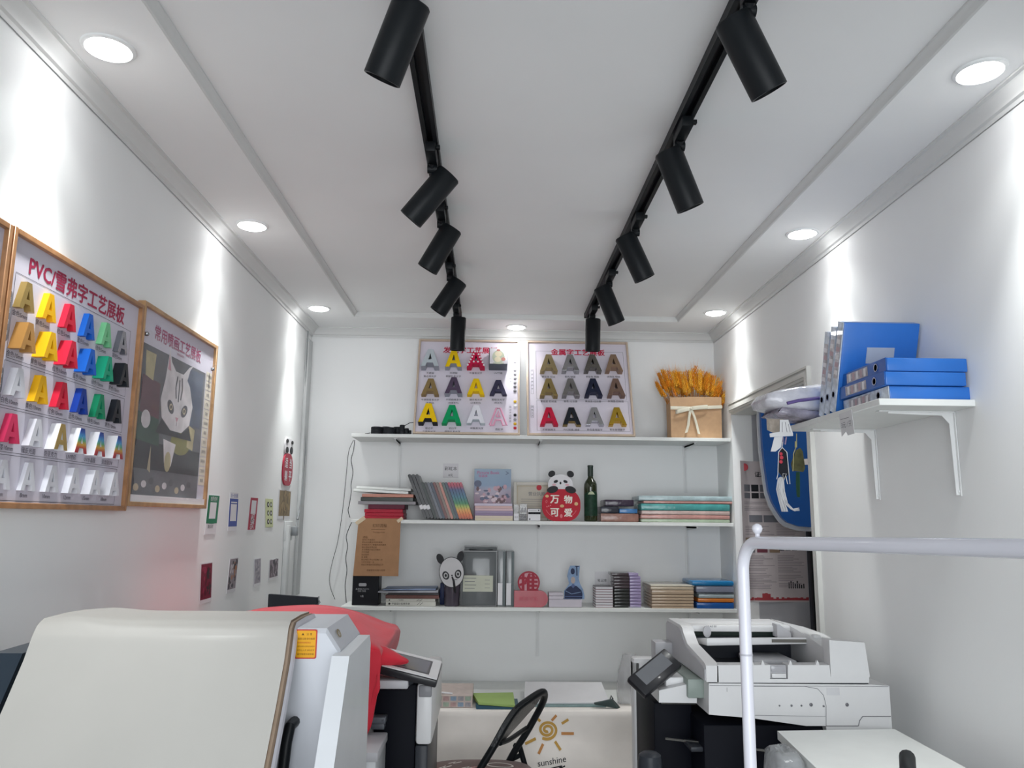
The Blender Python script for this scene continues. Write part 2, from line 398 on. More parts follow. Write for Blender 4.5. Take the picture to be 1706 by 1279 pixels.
# the lettered sample board in the middle
F = LW(0, 0, .001); Fz = LW(0, 0, .001+.013)                 # coordinates on the board = (Y, z)
t = thing('sample_board', 'gold-framed board of coloured block letters on the left wall, left of the cat print board', 'sample board', (XL, Y0+.35, Z0), group='gold-framed boards on the left wall')
frame_parts(t, LW(Y0, Z0, .001), .697, HB, .025, .014)
b = MB()
b.m(0).text('PVC/雪弗字工艺展板', Fz, 2.118, 2.142, w=.5, bold=.03)
b.m(1)
bx = [(1.818, 2.42, 1.903, 2.108), (1.816, 2.418, 1.692, 1.897), (1.816, 2.416, 1.69, 1.80), (1.812, 2.414, 1.582, 1.684)]
rule(b, Fz, 1.818, 2.42, 1.905, 2.108); rule(b, Fz, 1.814, 2.42, 1.795, 1.898); rule(b, Fz, 1.81, 2.418, 1.69, 1.789); rule(b, Fz, 1.806, 2.414, 1.58, 1.684)
cols = [1.851, 1.948, 2.046, 2.146, 2.246, 2.347]
rowz = [2.058, 1.960, 1.851, 1.744, 1.638]
caps = [['金色5mm', '黄色5mm', '红色5mm', '蓝色5mm', '绿色5mm', '银色5mm'], ['金色10mm', '黄色10mm', '红色10mm', '蓝色10mm', '绿色10mm', '黑色10mm'],
        ['白色10mm', '黄色10mm', '红色10mm', '蓝色10mm', '绿色10mm', '黑色10mm'], ['做漆10mm', '缘反光面', '防亚克力', 'UV喷印', 'UV水晶版', '双面贴UV'],
        ['5mm', '8mm', '10mm', '12mm', '15mm', '18mm']]
for r in range(5):
    for c in range(6):
        b.m(1).text(caps[r][c], Fz, cols[c], rowz[r]-.044, h=.014 if r < 4 else .0105)
b.m(2)
for z, txt, L in ((2.0, '表面烤漆', .12), (1.85, '喷漆', .06), (1.74, '特殊工艺', .08), (1.63, '厚度', .06)):
    b.m(2).poly(Fz, rrect(1.796, 1.816, z-L/2, z+L/2, .009), .0003)
    n = len(txt)
    for k, ch in enumerate(txt): b.m(3).text(ch, Fz, 1.806, z+(n/2-.5-k)*L/(n+.6), h=.011, z=.0007)
obj('lettering', b, [M_title, M_cap, M_greyink, M_paper], t)
kind = [['gold', 'yellow', 'red', 'blue', 'palegreen', 'silver'], ['tan', 'yellow', 'red', 'blue', 'teal', 'black'],
        ['white', 'yellow', 'red', 'navy', 'dgreen', 'black'], ['rose', 'white', 'gold', 'rain', 'rain', 'rain'], ['white']*6]
deps = [[.016]*6, [.03]*6, [.018]*6, [.016, .018, .024, .024, .026, .03], [.006, .01, .014, .018, .024, .03]]
M_side = mat('white_letter_side', '#e6e6ea', .4, noise=.02)
for r in range(5):
    for c in range(6):
        k = kind[r][c]; d = deps[r][c]; b = MB(); y, z = cols[c], rowz[r]
        if k == 'rain' or (r == 3 and c == 2):
            b.m(0); letter_A(b, Fz, y, z, .063, .067, d); b.m(1); letter_A(b, Fz, y, z, .062, .066, .0012, d)
            ms = [M_side, M_rain if k == 'rain' else M_let['gold']]
        else:
            letter_A(b, Fz, y, z, .063, .067, d); ms = M_let[k]
        obj('raised_letter', b, ms, t, label={'rain': 'white sided letter with a rainbow face', 'tan': 'tan gold letter', 'palegreen': 'pale green letter', 'dgreen': 'deep green letter', 'navy': 'dark blue letter', 'rose': 'rose red letter'}.get(k, k+' letter'))

# the board whose edge shows at the left border
t = thing('sample_board', 'gold-framed lilac board cut by the left edge of the photo', 'sample board', (XL, 1.42, Z0), group='gold-framed boards on the left wall')
frame_parts(t, LW(1.062, Z0-.003, .001), .71, HB, .025, .014)

# the printed board with the cat and its clear film
t = thing('sample_board', 'gold-framed board with a cat print collage under clear film on the left wall', 'sample board', (XL, 2.83, Z0), group='gold-framed boards on the left wall')
Y3, Z3, H3, W3 = 2.479, 1.577, .648, .686
M_wood2 = mat('pale_oak_frame', '#b08a62', .35, noise=.18, nscale=30, coat=.3)
frame_parts(t, LW(Y3, Z3, .001), W3, H3, .025, .014, M_wood2)
G = LW(Y3, Z3, .014)                                        # board coordinates 0..W3, 0..H3
M_dk = mat('dark_print', '#4a4c52', .4, noise=.35, nscale=9)
pr = [('grey_print', '#5f6167'), ('fur_print', '#d3cfd2'), ('dark_fur', '#4a4a52'), ('cream_print', '#b3a982'), ('olive_print', '#7c7a3c'), ('green_print', '#2a4a3c'), ('maroon_print', '#5e3a44'), ('sand_print', '#b7a98c'), ('slate_print', '#48546a'), ('navy_print', '#23272d'), ('pink_print', '#c2909c')]
PM = [mat(n, h, .45, noise=.2, nscale=14) for n, h in pr]
b = MB()
b.m(0).quad(G, .03, .60, .035, .52, .0003)
b.m(9).quad(G, .03, .60, .12, .21, .0005); b.m(0).quad(G, .03, .60, .035, .118, .0006)
for k in range(9): b.m([7, 1, 2][k % 3]).poly(G, circ(.07+.055*k, .06+.012*(k % 3), .02, .012, 10), .0009)
b.m(8).quad(G, .42, .58, .30, .51, .0006)                                # blue-grey ground right
b.m(6).poly(G, [(.05, .30), (.2, .29), (.19, .41), (.05, .42)], .0006); b.m(5).poly(G, [(.04, .21), (.22, .2), (.2, .29), (.04, .3)], .0007)
b.m(1).poly(G, circ(.1, .28, .035, .03, 14), .0009)
b.m(3).poly(G, [(.07, .42), (.13, .41), (.14, .5), (.06, .5)], .0009)
b.m(4).poly(G, circ(.40, .225, .09, .04, 16), .0009)
b.m(3).poly(G, [(.46, .22), (.52, .21), (.53, .29), (.47, .3)], .001)
b.m(1).poly(G, [(.27, .15), (.33, .14), (.36, .22), (.25, .23)], .001); b.m(3).poly(G, circ(.3, .155, .028, .035, 14), .0011)
b.m(7).poly(G, [(.14, .12), (.165, .11), (.155, .2)], .001)
# cat: head, ears, brow, eyes, nose
b.m(1).poly(G, [(.20, .36), (.22, .30), (.30, .265), (.40, .265), (.47, .30), (.49, .37), (.45, .44), (.42, .46), (.44, .50), (.47, .525), (.43, .51), (.38, .475), (.31, .475), (.27, .50), (.245, .545), (.235, .48), (.225, .43)], .0012)
b.m(10).poly(G, [(.245, .525), (.24, .47), (.268, .468)], .0015)
for s in (-1, 1):
    b.m(2).poly(G, circ(.35+s*.062, .345, .032, .02, 16, rot=s*.5), .0015); b.m(7).poly(G, circ(.35+s*.06, .345, .014, .012, 12), .0018); b.m(9).poly(G, circ(.35+s*.06, .345, .006, .007, 10), .002)
    b.m(2).line(G, [(.35+s*.02, .38), (.35+s*.03, .42), (.35+s*.02, .46)], .009, .0015)
b.m(2).line(G, [(.35, .37), (.35, .45)], .008, .0015); b.m(10).poly(G, [(.335, .315), (.365, .315), (.35, .298)], .0015); b.m(2).line(G, [(.35, .298), (.35, .285)], .004, .0015)
b.m(9).poly(G, [(.18, .245), (.50, .245), (.47, .29), (.40, .262), (.30, .262), (.22, .295)], .0014)
obj('printed_collage', b, PM, t)
b = MB()
for k in range(12):
    b.m(0).quad(G, .606, .668, .496-.037*k, .530-.037*k, .0006)
    b.m(1).text(['户外喷绘', '写真布', '车贴', '灯布', '背胶', '油画布', '相纸', '灯片', '旗帜布', '网格布', '刀刮布', '软膜'][k], G, .638, .5135-.037*k, h=.014, z=.001)
obj('swatch_tabs', b, [mat('tab_card', '#d9d2c2', .6, noise=.1), M_cap], t)
b = MB(); b.text('常用喷画工艺展板', G, .325, .572, w=.42, bold=.022); b.text('常用喷画材质', G, .34, .538, h=.010); obj('lettering', b, mat('title_red_2', '#a9607c', .5), t)
M_film = mat('clear_film', '#f2f4f6', .12, noise=0, alpha=.13, coat=.6)
b = MB(); R = []
for i in range(13):
    y = .03+.535*i/12; R.append([G(.025+(W3-.05)*j/12, y, .008+.004*math.sin(i*1.9+j*.35)+.003*math.sin(j*1.3+i)) for j in range(13)])
b.rows(R); obj('clear_film', b, M_film, t, sharp=3)
b = MB(); b.box(.03, W3-.01, .014, .036, .002, .006, 0, G)
obj('film_edge', b, M_paper, t)
for x, y in ((.03, .545), (W3-.045, .545)):
    b = MB(); b.lathe([(.007, .006), (.007, .014), (.005, .017), (0, .017)], G.sub(x, y), 14); obj('steel_screw', b, mat('steel', '#8a8c90', .25, metal=.9), t)

# ---------------------------------------------------------------- cards and pictures on the left wall
def card_quad(px, off=.003):
    return [at(x, y, X=XL+off) for x, y in px]
def card(name, label, cat, px, draw, mats, group, curl=.006, th=.0016):
    P = card_quad(px); o = (P[0]+P[1]+P[2]+P[3])/4
    y0 = min((P[0].y+P[3].y)/2, 9); y1 = (P[1].y+P[2].y)/2; zb = (P[2].z+P[3].z)/2; zt = (P[0].z+P[1].z)/2
    w_, h_ = y1-y0, zt-zb; sh = ((P[0].y+P[1].y)-(P[2].y+P[3].y))/2/h_
    F = Frame((XL+.001, y0, zb)); F.u = Vector((0, 1, 0)); F.v = Vector((0, sh, 1)); F.n = Vector((1, 0, 0))
    t = thing(name, label, cat, (XL+.001, (y0+y1)/2, zb), group=group)
    b = MB(); b.box(0, w_, 0, h_, 0, th, 0, F); obj('card', b, mats[0], t)
    b = MB(); draw(b, Frame3(F, th), w_, h_); obj('print', b, mats[1:], t)
def Frame3(F, z):
    G = Frame((0, 0, 0)); G.o = F.o+F.n*z; G.u, G.v, G.n = F.u, F.v, F.n; return G
M_g = mat('card_green', '#2e7d5c', .5); M_bl = mat('card_blue', '#4d5fa6', .5); M_rd = mat('card_red', '#b23a50', .5); M_yl = mat('card_lime', '#d6dcae', .5)
def d_green(b, F, w, h):
    b.m(0).quad(F, 0, w, .28*h, h); b.m(1).quad(F, .2*w, .8*w, .4*h, .82*h, .0007); b.m(0).poly(F, circ(w/2, .3*h, w*.4, .03*h, 12), .0006)
    b.m(2).text('推荐使用', F, w/2, .91*h, w=.6*w, z=.001); b.m(3).text('微信支付', F, w*.42, .2*h, w=.5*w, z=.001)
def d_blue(b, F, w, h):
    b.m(0).quad(F, .0, w, .12*h, .84*h); b.m(1).quad(F, .15*w, .85*w, .26*h, .7*h, .0007); b.m(2).quad(F, .15*w, .85*w, .73*h, .76*h, .001); b.m(0).text('扫一扫付款', F, w/2, .92*h, w=.8*w, z=.001)
def d_red(b, F, w, h):
    b.m(0).quad(F, 0, w, .05*h, h); b.m(1).quad(F, .18*w, .82*w, .52*h, .92*h, .0007)
    for k, ch in enumerate('收款'): b.m(2).text(ch, F, w*.5, (.40-.15*k)*h, w=.5*w, z=.001)
def d_lime(b, F, w, h):
    b.m(0).quad(F, .1*w, .9*w, .04*h, .96*h)
    for r in range(3):
        for c in range(2): b.m(1+(r+c) % 2).poly(F, circ((.3+.4*c)*w, (.2+.3*r)*h, .15*w, .1*h, 12), .0007); b.m(3).poly(F, circ((.3+.4*c)*w, (.2+.3*r)*h, .07*w, .05*h, 10), .001)
gp = 'cards stuck on the left wall'
card('payment_card', 'green and white payment card on the left wall, below the cat print board', 'card', [(348, 824), (364, 826), (359, 890), (339, 890)], d_green, [M_paper, M_g, M_paper, M_paper, M_ink], gp)
card('payment_card', 'blue and white payment card on the left wall, right of the green card', 'card', [(384, 819), (398, 822), (394, 884), (380, 885)], d_blue, [M_paper, M_bl, M_paper, M_paper], gp)
card('payment_card', 'red payment card with white square on the left wall, between blue and lime cards', 'card', [(417, 828), (429, 830), (424, 885), (411, 885)], d_red, [M_paper, M_rd, M_paper, M_paper], gp)
card('sticker_sheet', 'pale lime sticker sheet of six dark pictures on the left wall', 'card', [(446, 830), (455, 832), (458, 876), (443, 880)], d_lime, [M_yl, M_yl, M_ink, mat('olive_dark', '#55603a', .5), M_paper], gp)
def d_photo(cols):
    def f(b, F, w, h):
        rnd = random.Random(len(cols)*3+int(w*1e4))
        b.m(0).quad(F, .04*w, .96*w, .1*h, .97*h)
        for k in range(26):
            x, y = rnd.uniform(.15, .85)*w, rnd.uniform(.17, .9)*h
            b.m(1+k % (len(cols)-1)).poly(F, circ(x, y, rnd.uniform(.05, .15)*w, rnd.uniform(.02, .1)*h, 9, rot=rnd.uniform(0, 3)), .0006+.00002*k)
    return f
def pmats(*hx): return [M_paper] + [mat('photo_'+h.strip('#'), h, .4, noise=.15, nscale=40) for h in hx]
gp = 'small photographs on the left wall'
card('photograph', 'crimson portrait photograph on the left wall, leftmost of the lower row', 'photograph', [(337, 937), (355, 936), (354, 1001), (333, 1007)], d_photo(['a', 'b', 'c', 'd']), pmats('#7c1b38', '#9c2c4e', '#5c1228', '#3a2a30'), gp)
card('photograph', 'photograph of figures in black and orange on the left wall, lower row', 'photograph', [(383, 928), (396, 930), (391, 988), (376, 986)], d_photo(['a', 'b', 'c', 'd', 'e']), pmats('#9a9096', '#3a3a42', '#b07a58', '#c9c4c8', '#4b4450'), gp)
card('photograph', 'faded grey lilac photograph on the left wall, lower row', 'photograph', [(425, 931), (436, 928), (435, 973), (424, 978)], d_photo(['a', 'b', 'c']), pmats('#a59fa9', '#8e8a94', '#b7b2b8'), gp)
card('photograph', 'small dark patterned photograph on the left wall, rightmost of the lower row', 'photograph', [(450, 930), (464, 932), (463, 965), (448, 963)], d_photo(['a', 'b', 'c']), pmats('#6d5f68', '#a1939c', '#463f47'), gp)
card('picture', 'brown old picture on the left wall, under the red plaque', 'picture', [(466, 815), (485, 817), (483, 864), (462, 864)], d_photo(['a', 'b', 'c']), pmats('#85714f', '#9c845a', '#6a5638'), gp)
# red plaque with a black and white figure on top
P = [at(x, y, X=XL+.006) for x, y in ((476, 754), (489, 754), (486, 810), (470, 810))]
y0, y1, zb, zt = P[3].y-.005, P[1].y-.01, P[2].z, P[0].z
t = thing('hanging_plaque', 'red rounded plaque topped by black and white shapes, near the far left corner', 'plaque', (XL, (y0+y1)/2, zb))
F = Frame((XL+.001, y0, zb), (0, 1, 0), UP); w_, h_ = y1-y0, zt-zb
b = MB(); b.extr([rrect(0, w_, 0, h_, w_*.35)], 0, .008, F, ); b.m(1).text('当', F, w_*.72, h_*.70, h=.055, z=.009, bold=.02).text('平', F, w_*.72, h_*.3, h=.055, z=.009, bold=.02).text('适', F, w_*.28, h_*.70, h=.055, z=.009, bold=.02).text('躺', F, w_*.28, h_*.3, h=.055, z=.009, bold=.02)
obj('plaque_body', b, [mat('plaque_red', '#a83246', .45), M_paper], t)
b = MB(); M_pk = mat('panda_black', '#2a2a2d', .5)
b.m(0).extr([rrect(w_*.08, w_*.95, h_*.98, h_*1.47, .04)], 0, .006, F)
b.m(1)
for x, y, rx, ry in ((.3, 1.1, .1, .1), (.76, 1.12, .11, .12), (.28, 1.38, .09, .06), (.82, 1.38, .08, .06)): b.extr([circ(x*w_, y*h_, rx*w_*1.3, ry*h_, 14)], .006, .009, F)
obj('plaque_topper', b, [M_paper, M_pk], t)
# wall socket, plug and lead
so = at(482, 886, X=XL)
t = thing('wall_socket', 'white wall socket with a plug and grey lead beside the trunking', 'socket', (XL, so.y, so.z-.05))
F = LW(so.y, so.z, .001)
b = MB(); b.box(-.13, .02, -.045, .06, 0, .012, .003, F); obj('socket_plate', b, mat('socket_white', '#d4d6d6', .35), t)
b = MB(); b.box(-.02, .02, -.02, .03, .012, .045, .004, F); obj('plug', b, mat('plug_grey', '#8f9396', .4), t)
b = MB(); q = [F(.0, .03, .035), F(.06, .10, .03), F(.17, .22, .02), F(.19, .5, .02), F(.15, .8, .01), F(.14, 1.2, .01)]
b.tube(q, .0035, 6); b.tube([F(0.03, .07, .034), F(.07, .115, .03)], .006, 6); obj('lead', b, mat('cable_grey', '#8b8e90', .5), t)
# ---------------------------------------------------------------- sample boards standing on the top shelf
SY = 4.6
Z1, Z2, Z3S = 2.028, 1.538, 1.058            # tops of the three shelves
M_pframe = mat('pale_frame', '#c9b6a4', .4, noise=.06)
def lean_board(x0, x1, label):
    yb, zb, yt, zt = 4.648, Z1+.001, 4.872, 2.645
    L = math.hypot(yt-yb, zt-zb); v = Vector((0, (yt-yb)/L, (zt-zb)/L))
    t = thing('sample_board', label, 'sample board', ((x0+x1)/2, yb, Z1), group='sample boards standing on the top shelf')
    F = Frame((x0, yb, zb), (1, 0, 0), v)
    frame_parts(t, F, x1-x0, L, .022, .012, M_pframe, 'frame', mp=mat('board_lilac_pale', '#dcd6e2', .45, noise=.01))
    return t, Frame(F(0, 0, .0105), (1, 0, 0), v), x1-x0, L
def pt_on(F, px, py):
    """board coordinates of a pixel"""
    d = CR*((px-853)/FPX) + CD*((py-639.5)/FPX) + CF
    k = (F.o-CAM).dot(F.n)/d.dot(F.n); p = CAM+d*k - F.o
    return p.dot(F.u), p.dot(F.v)
def q4(x, y): return 670+x/4.265, 540+y/4.265
M_fr_red = mat('title_crimson', '#c3324f', .5)
t, F, w_, L_ = lean_board(-.455, .172, 'board of illuminated letter samples standing on the top shelf, left of its neighbour')
b = MB(); x, y = pt_on(F, *q4(485, 185)); b.m(0).text('发光字工艺展板', F, x, y, w=.335, bold=.035)
cl = {}
for r, yy in enumerate((270, 460, 655)):
    for c, xx in enumerate((203, 368, 525, 683)): cl[r, c] = pt_on(F, *q4(xx + (-14 if r == 2 and c < 2 else 0), yy + (8 if (r == 2 and c == 3) else 0)))
cp = [[['不锈钢', '背边发光字'], ['不锈钢', '侧穿孔发光字'], ['外露发光字'], ['UV灯箱']], [['不锈钢背发光字', '(无侧边)'], ['不锈钢烤漆字', '(全面发光)'], ['迷你发光字', '(正面发光)'], ['超级发光字', '(侧发光)']], [['铝边字', '正面发光字'], ['铝边字', '侧穿孔发光字'], ['树脂发光字'], ['霓虹字']]]
for r in range(3):
    for c in range(4):
        for k, s in enumerate(cp[r][c]):
            b.m(1).text(s, F, cl[r, c][0]+(.006 if r == 2 else 0), cl[r, c][1]-[.078, .074, .078][r]-.022*k, h=.0145)
def vtext(s, px, py, h, step):
    x, y = pt_on(F, *q4(px, py))
    for k, ch in enumerate(s): b.m(2).text(ch, F, x, y-k*step, h=h)
vtext('发光灯带色卡', 771, 312, .013, .019); vtext('铝边字边颜色', 768, 588, .013, .019)
dots = [(266, '#9a9a9c'), (325, '#9c9ca0'), (354, '#88888c'), (384, '#8c8c90'), (414, '#8e8e92'), (444, '#6c6c70'), (474, '#77777b'), (550, '#d6b23a'), (580, '#f2f2f2'), (645, '#2b2b2d'), (676, '#9a9aa0'), (708, '#d1a52a'), (738, '#b52b3c')]
obj('lettering', b, [M_fr_red, M_ink, M_greyink], t)
for yy, hx in dots:
    x, y = pt_on(F, *q4(802, yy)); b = MB(); b.lathe([(.0095, 0), (.0095, .002), (.008, .003), (0, .003)], F.sub(x, y), 14); obj('colour_swatch', b, mat('swatch_'+hx.strip('#'), hx, .4), t)
M_acr = mat('frosted_acrylic', '#c9d3da', .25, noise=.02, alpha=.85)
M_chan = mat('channel_grey', '#9fa3ab', .3, metal=.5)
M_wht = mat('letter_white_face', '#e6e6ee', .35)
M_pinkn = mat('neon_pink', '#e9a9c4', .35); M_yel2 = mat('letter_lemon', '#ecc414', .4); M_grn2 = mat('letter_emerald', '#12995f', .4); M_bronze = mat('letter_bronze', '#9a8256', .35, metal=.5)
M_slate = mat('letter_slate', '#3d3b52', .4); M_plum = mat('letter_plum', '#57495e', .4); M_rose2 = mat('letter_cherry', '#c31f48', .4); M_bulb = mat('bulb_white', '#f1eef2', .3)
def A2(cx, cy, w, h, d, side, face, z0=0, label=None, ft=.003):
    w, h = w*.88, h*.86
    b = MB(); b.m(0); letter_A(b, F, cx, cy, w, h, d, z0); b.m(1); letter_A(b, F, cx, cy, w*.97, h*.975, ft, z0+d)
    return obj('raised_letter', b, [side, face], t, label=label)
a = cl[0, 0]; A2(*a, .125, .14, .055, M_chan, M_acr, label='grey frosted letter')
a = cl[0, 1]; A2(*a, .115, .14, .045, M_chan, M_yel2, label='yellow faced letter with grey sides')
a = cl[0, 2]; o_ = A2(*a, .125, .14, .04, M_rose2, M_rose2, label='cherry letter studded with white bulbs')
b = MB()
for k in range(6):
    for s in (-1, 1): b.lathe([(.0062, 0), (.0055, .004), (.003, .006), (0, .0065)], F.sub(a[0]+s*(.007+.0084*k), a[1]+.05-.019*k, .043), 8)
for s in (-.5, .5): b.lathe([(.0062, 0), (.0055, .004), (0, .0065)], F.sub(a[0]+s*.026, a[1]-.022, .043), 8)
bo = obj('bulbs', b, M_bulb, o_)
a = cl[0, 3]
b = MB(); b.m(0).box(a[0]-.057, a[0]+.057, a[1]-.06, a[1]+.06, 0, .07, .003, F); b.m(1).box(a[0]-.053, a[0]+.053, a[1]-.053, a[1]+.056, .07, .073, .001, F)
lb = obj('light_box', b, [mat('box_grey', '#5b616b', .4), mat('lightbox_face', '#edeaf0', .35)], t, label='grey light box with a pale flower print')
b = MB(); Fb = F.sub(a[0], a[1], .0732)
b.m(0).poly(Fb, circ(.0, -.005, .038, .046, 20), .0003); b.m(1).poly(Fb, circ(0, .015, .022, .02, 16), .0006); b.m(2).poly(Fb, circ(0, .042, .012, .007, 12), .0007); b.m(2).poly(Fb, circ(.03, -.022, .013, .013, 12), .0007); b.m(1).poly(Fb, circ(-.004, -.024, .02, .02, 14), .0006); b.m(0).poly(Fb, circ(0, -.05, .036, .006, 14), .0007)
obj('print', b, [mat('print_sage', '#c3c9b4', .5), mat('print_cream', '#e6dcc0', .5), mat('print_coral', '#cf8f86', .5)], lb)
a = cl[1, 0]; A2(*a, .12, .13, .03, M_bronze, M_bronze, label='bronze letter')
a = cl[1, 1]; A2(*a, .12, .13, .045, M_chan, M_plum, label='grey letter with a plum right side')
a = cl[1, 2]; A2(*a, .118, .13, .03, M_yel2, M_yel2, label='yellow letter')
a = cl[1, 3]; A2(*a, .118, .12, .02, M_slate, M_slate, label='dark slate letter')
a = cl[2, 0]; A2(*a, .13, .145, .05, M_ink, M_yel2, label='yellow faced letter with black sides')
a = cl[2, 1]; A2(*a, .13, .145, .03, M_grn2, M_grn2, label='emerald letter')
a = cl[2, 2]; A2(*a, .125, .14, .03, M_acr, M_wht, label='white letter')
a = cl[2, 3]
b = MB(); pp = [(-.5, -.5), (-.12, .5), (.12, .5), (.5, -.5), (.27, -.5), (.17, -.2), (-.17, -.2), (-.27, -.5), (-.5, -.5)]
b.tube([F(a[0]+x*.1, a[1]+y*.112, .012) for x, y in pp], .0055, 8); b.tube([F(a[0]+x*.1, a[1]+y*.112, .012) for x, y in ((-.11, 0), (0, .33), (.11, 0), (-.11, 0))], .0045, 8)
obj('neon_letter', b, M_pinkn, t, label='pink neon tube letter')

t, F, w_, L_ = lean_board(.214, .853, 'board of metal letter samples standing on the top shelf, beside the bag of wheat')
b = MB(); x, y = pt_on(F, *q4(1248, 200)); b.m(0).text('金属字工艺展板', F, x, y, w=.335, bold=.035)
xs = [(1038, 1190, 1347, 1496), (1038, 1193, 1352, 1512), (1041, 1201, 1363, 1523)]
cp = [['黄钛金-拉丝', '银色/镜面', '黑钛金-镜面', '玫瑰金-镜面'], ['黄钛金-拉丝面', '银色-拉丝面', '黑钛金-拉丝面', '玫瑰金-拉丝面'], ['不锈钢烤漆', 'PVC贴面-镜金', '锌合金球面字', '黄钛金球面字']]
for r, yy in enumerate((298, 470, 668)):
    for c in range(4):
        cl[r, c] = pt_on(F, *q4(xs[r][c], yy)); b.m(1).text(cp[r][c], F, cl[r, c][0], cl[r, c][1]-.076, h=.0145)
rule(b.m(2), F, .06, .605, .245, .585, .0015); rule(b, F, .06, .612, .035, .235, .0015)
rule(b, F, .024, .042, .12, .2, .0012); rule(b, F, .028, .042, .28, .45, .0012)
for k, ch in enumerate('特殊工艺'): b.m(2).text(ch, F, .033, .19-.02*k, h=.014)
for k, ch in enumerate('不锈钢精品字'): b.m(2).text(ch, F, .035, .44-.025*k, h=.012)
obj('lettering', b, [M_fr_red, M_ink, M_greyink], t)
def met(n, h, r=.3, m=.75): return mat('metal_'+n, h, r, metal=m, noise=.06)
mm = [[met('brass', '#aa9a72'), met('silver', '#a5a5a6', .2), met('pewter', '#77746f', .25), met('copper', '#a08670')],
      [met('brass2', '#a3905f'), met('nickel', '#959392'), met('gunblue', '#363a52'), met('rosegold', '#8f7568')],
      [mat('enamel_red', '#c02240', .35), met('darkgold', '#8f7a3c', .2), met('chrome', '#b9b9bd', .12, .9), met('brightgold', '#c9a640', .15, .85)]]
names = [['brass', 'silver', 'pewter', 'copper'], ['dull brass', 'nickel', 'dark blue', 'rose gold'], ['red enamel', 'black and gold', 'chrome', 'bright gold']]
for r in range(3):
    for c in range(4):
        s = mm[r][c]; f = M_let['black'] if (r, c) == (2, 1) else s
        A2(*cl[r, c], .122, .135, .045 if r < 2 else .03, s, s if f is s else f, label=names[r][c]+' letter')

# ---------------------------------------------------------------- wall shelves
M_brk = mat('bracket_white', '#e8e9e9', .4, noise=.02)
def shelf(zt, x0, x1, label):
    t = thing('wall_shelf', label, 'shelf', ((x0+x1)/2, YB, zt-.02), group='long white shelves on the back wall')
    b = MB(); b.box(x0, x1, SY, YB-.001, zt-.02, zt, .0015, seg=1); obj('shelf_board', b, M_white, t)
    for px in (664, 897, 1144):
        x = at(px, 790, Y=4.86).x
        b = MB(); b.box(x-.011, x+.011, YB-.004, YB-.001, zt-.31, zt-.021); b.box(x-.011, x+.011, SY+.03, YB-.002, zt-.0235, zt-.0205)
        b.box(x-.002, x+.002, SY+.04, YB-.004, zt-.034, zt-.0235); b.extr([[(0, 0), (.012, 0), (.012, .26), (.24, .276), (.24, .284), (0, .284)]], -.002, .002, Frame((x, YB-.003, zt-.308), (0, -1, 0), (0, 0, 1)))
        obj('bracket', b, M_brk, t)
shelf(Z1, -.805, XR-.003, 'top white wall shelf carrying the two sample boards and the bag of wheat')
shelf(Z2, -.79, XR-.003, 'middle white wall shelf carrying leaning folders, a panda sign and a bottle')
shelf(Z3S, -.825, XR-.003, 'bottom white wall shelf carrying document boxes and paper stacks')
# ---------------------------------------------------------------- things on the top shelf
def xr(a, b_, Y, py=862): return at(a, py, Y=Y).x, at(b_, py, Y=Y).x
def zz(py, Y, px=850): return at(px, py, Y=Y).z
M_coil = mat('black_rubber', '#232529', .5, noise=.1)
def coil(px, w, h, label, Y=4.66):
    x = at(px, 716, Y=Y).x; h *= 1.4
    b = MB(); r = w/2
    F = Frame((x, Y, Z1+.0005)); F = Frame((x, Y, Z1+.0005), (1, 0, 0), (0, 1, 0))
    b.lathe([(r*.45, 0), (r-.003, 0), (r, .003), (r, h*.3), (r-.0015, h*.33), (r, h*.36), (r, h*.63), (r-.0015, h*.66), (r, h*.7), (r, h-.003), (r-.003, h), (r*.45, h)], F, 28, closed=True)
    tag(obj('tape_roll', b, M_coil, base=(x, Y, Z1+.0005)), label, 'roll', 'black rolls on the left end of the top shelf')
coil(628, .07, .032, 'wide black roll at the far left of the top shelf')
coil(643, .05, .04, 'black roll between two wide ones, second from the left on the top shelf', 4.74)
coil(648, .072, .030, 'wide black roll in the middle of the row on the top shelf', 4.655)
coil(663, .056, .036, 'black roll right of the middle, behind the thin cable on the top shelf', 4.70)
coil(670, .030, .040, 'narrow upright black roll on the top shelf', 4.63)
coil(677.5, .026, .026, 'short black knob-sized roll on the top shelf, second from the framed board', 4.63)
coil(683, .018, .018, 'smallest black roll on the top shelf, right beside the framed board', 4.63)
b = MB(); b.tube([at(x, y, Y=4.69) for x, y in ((661, 712), (668, 711), (676, 708), (683, 704), (690, 703.5), (698, 704))], .0022, 6)
tag(obj('cable', b, M_coil), 'thin black cable rising from the black rolls to the lit-letter board', 'cable')
b = MB(); b.tube([at(608, 722, Y=4.64), at(613, 721.6, Y=4.64), at(617, 721, Y=4.65)], .002, 6)
tag(obj('cable_end', b, M_coil), 'short black cable end lying left of the rolls on the top shelf', 'cable')

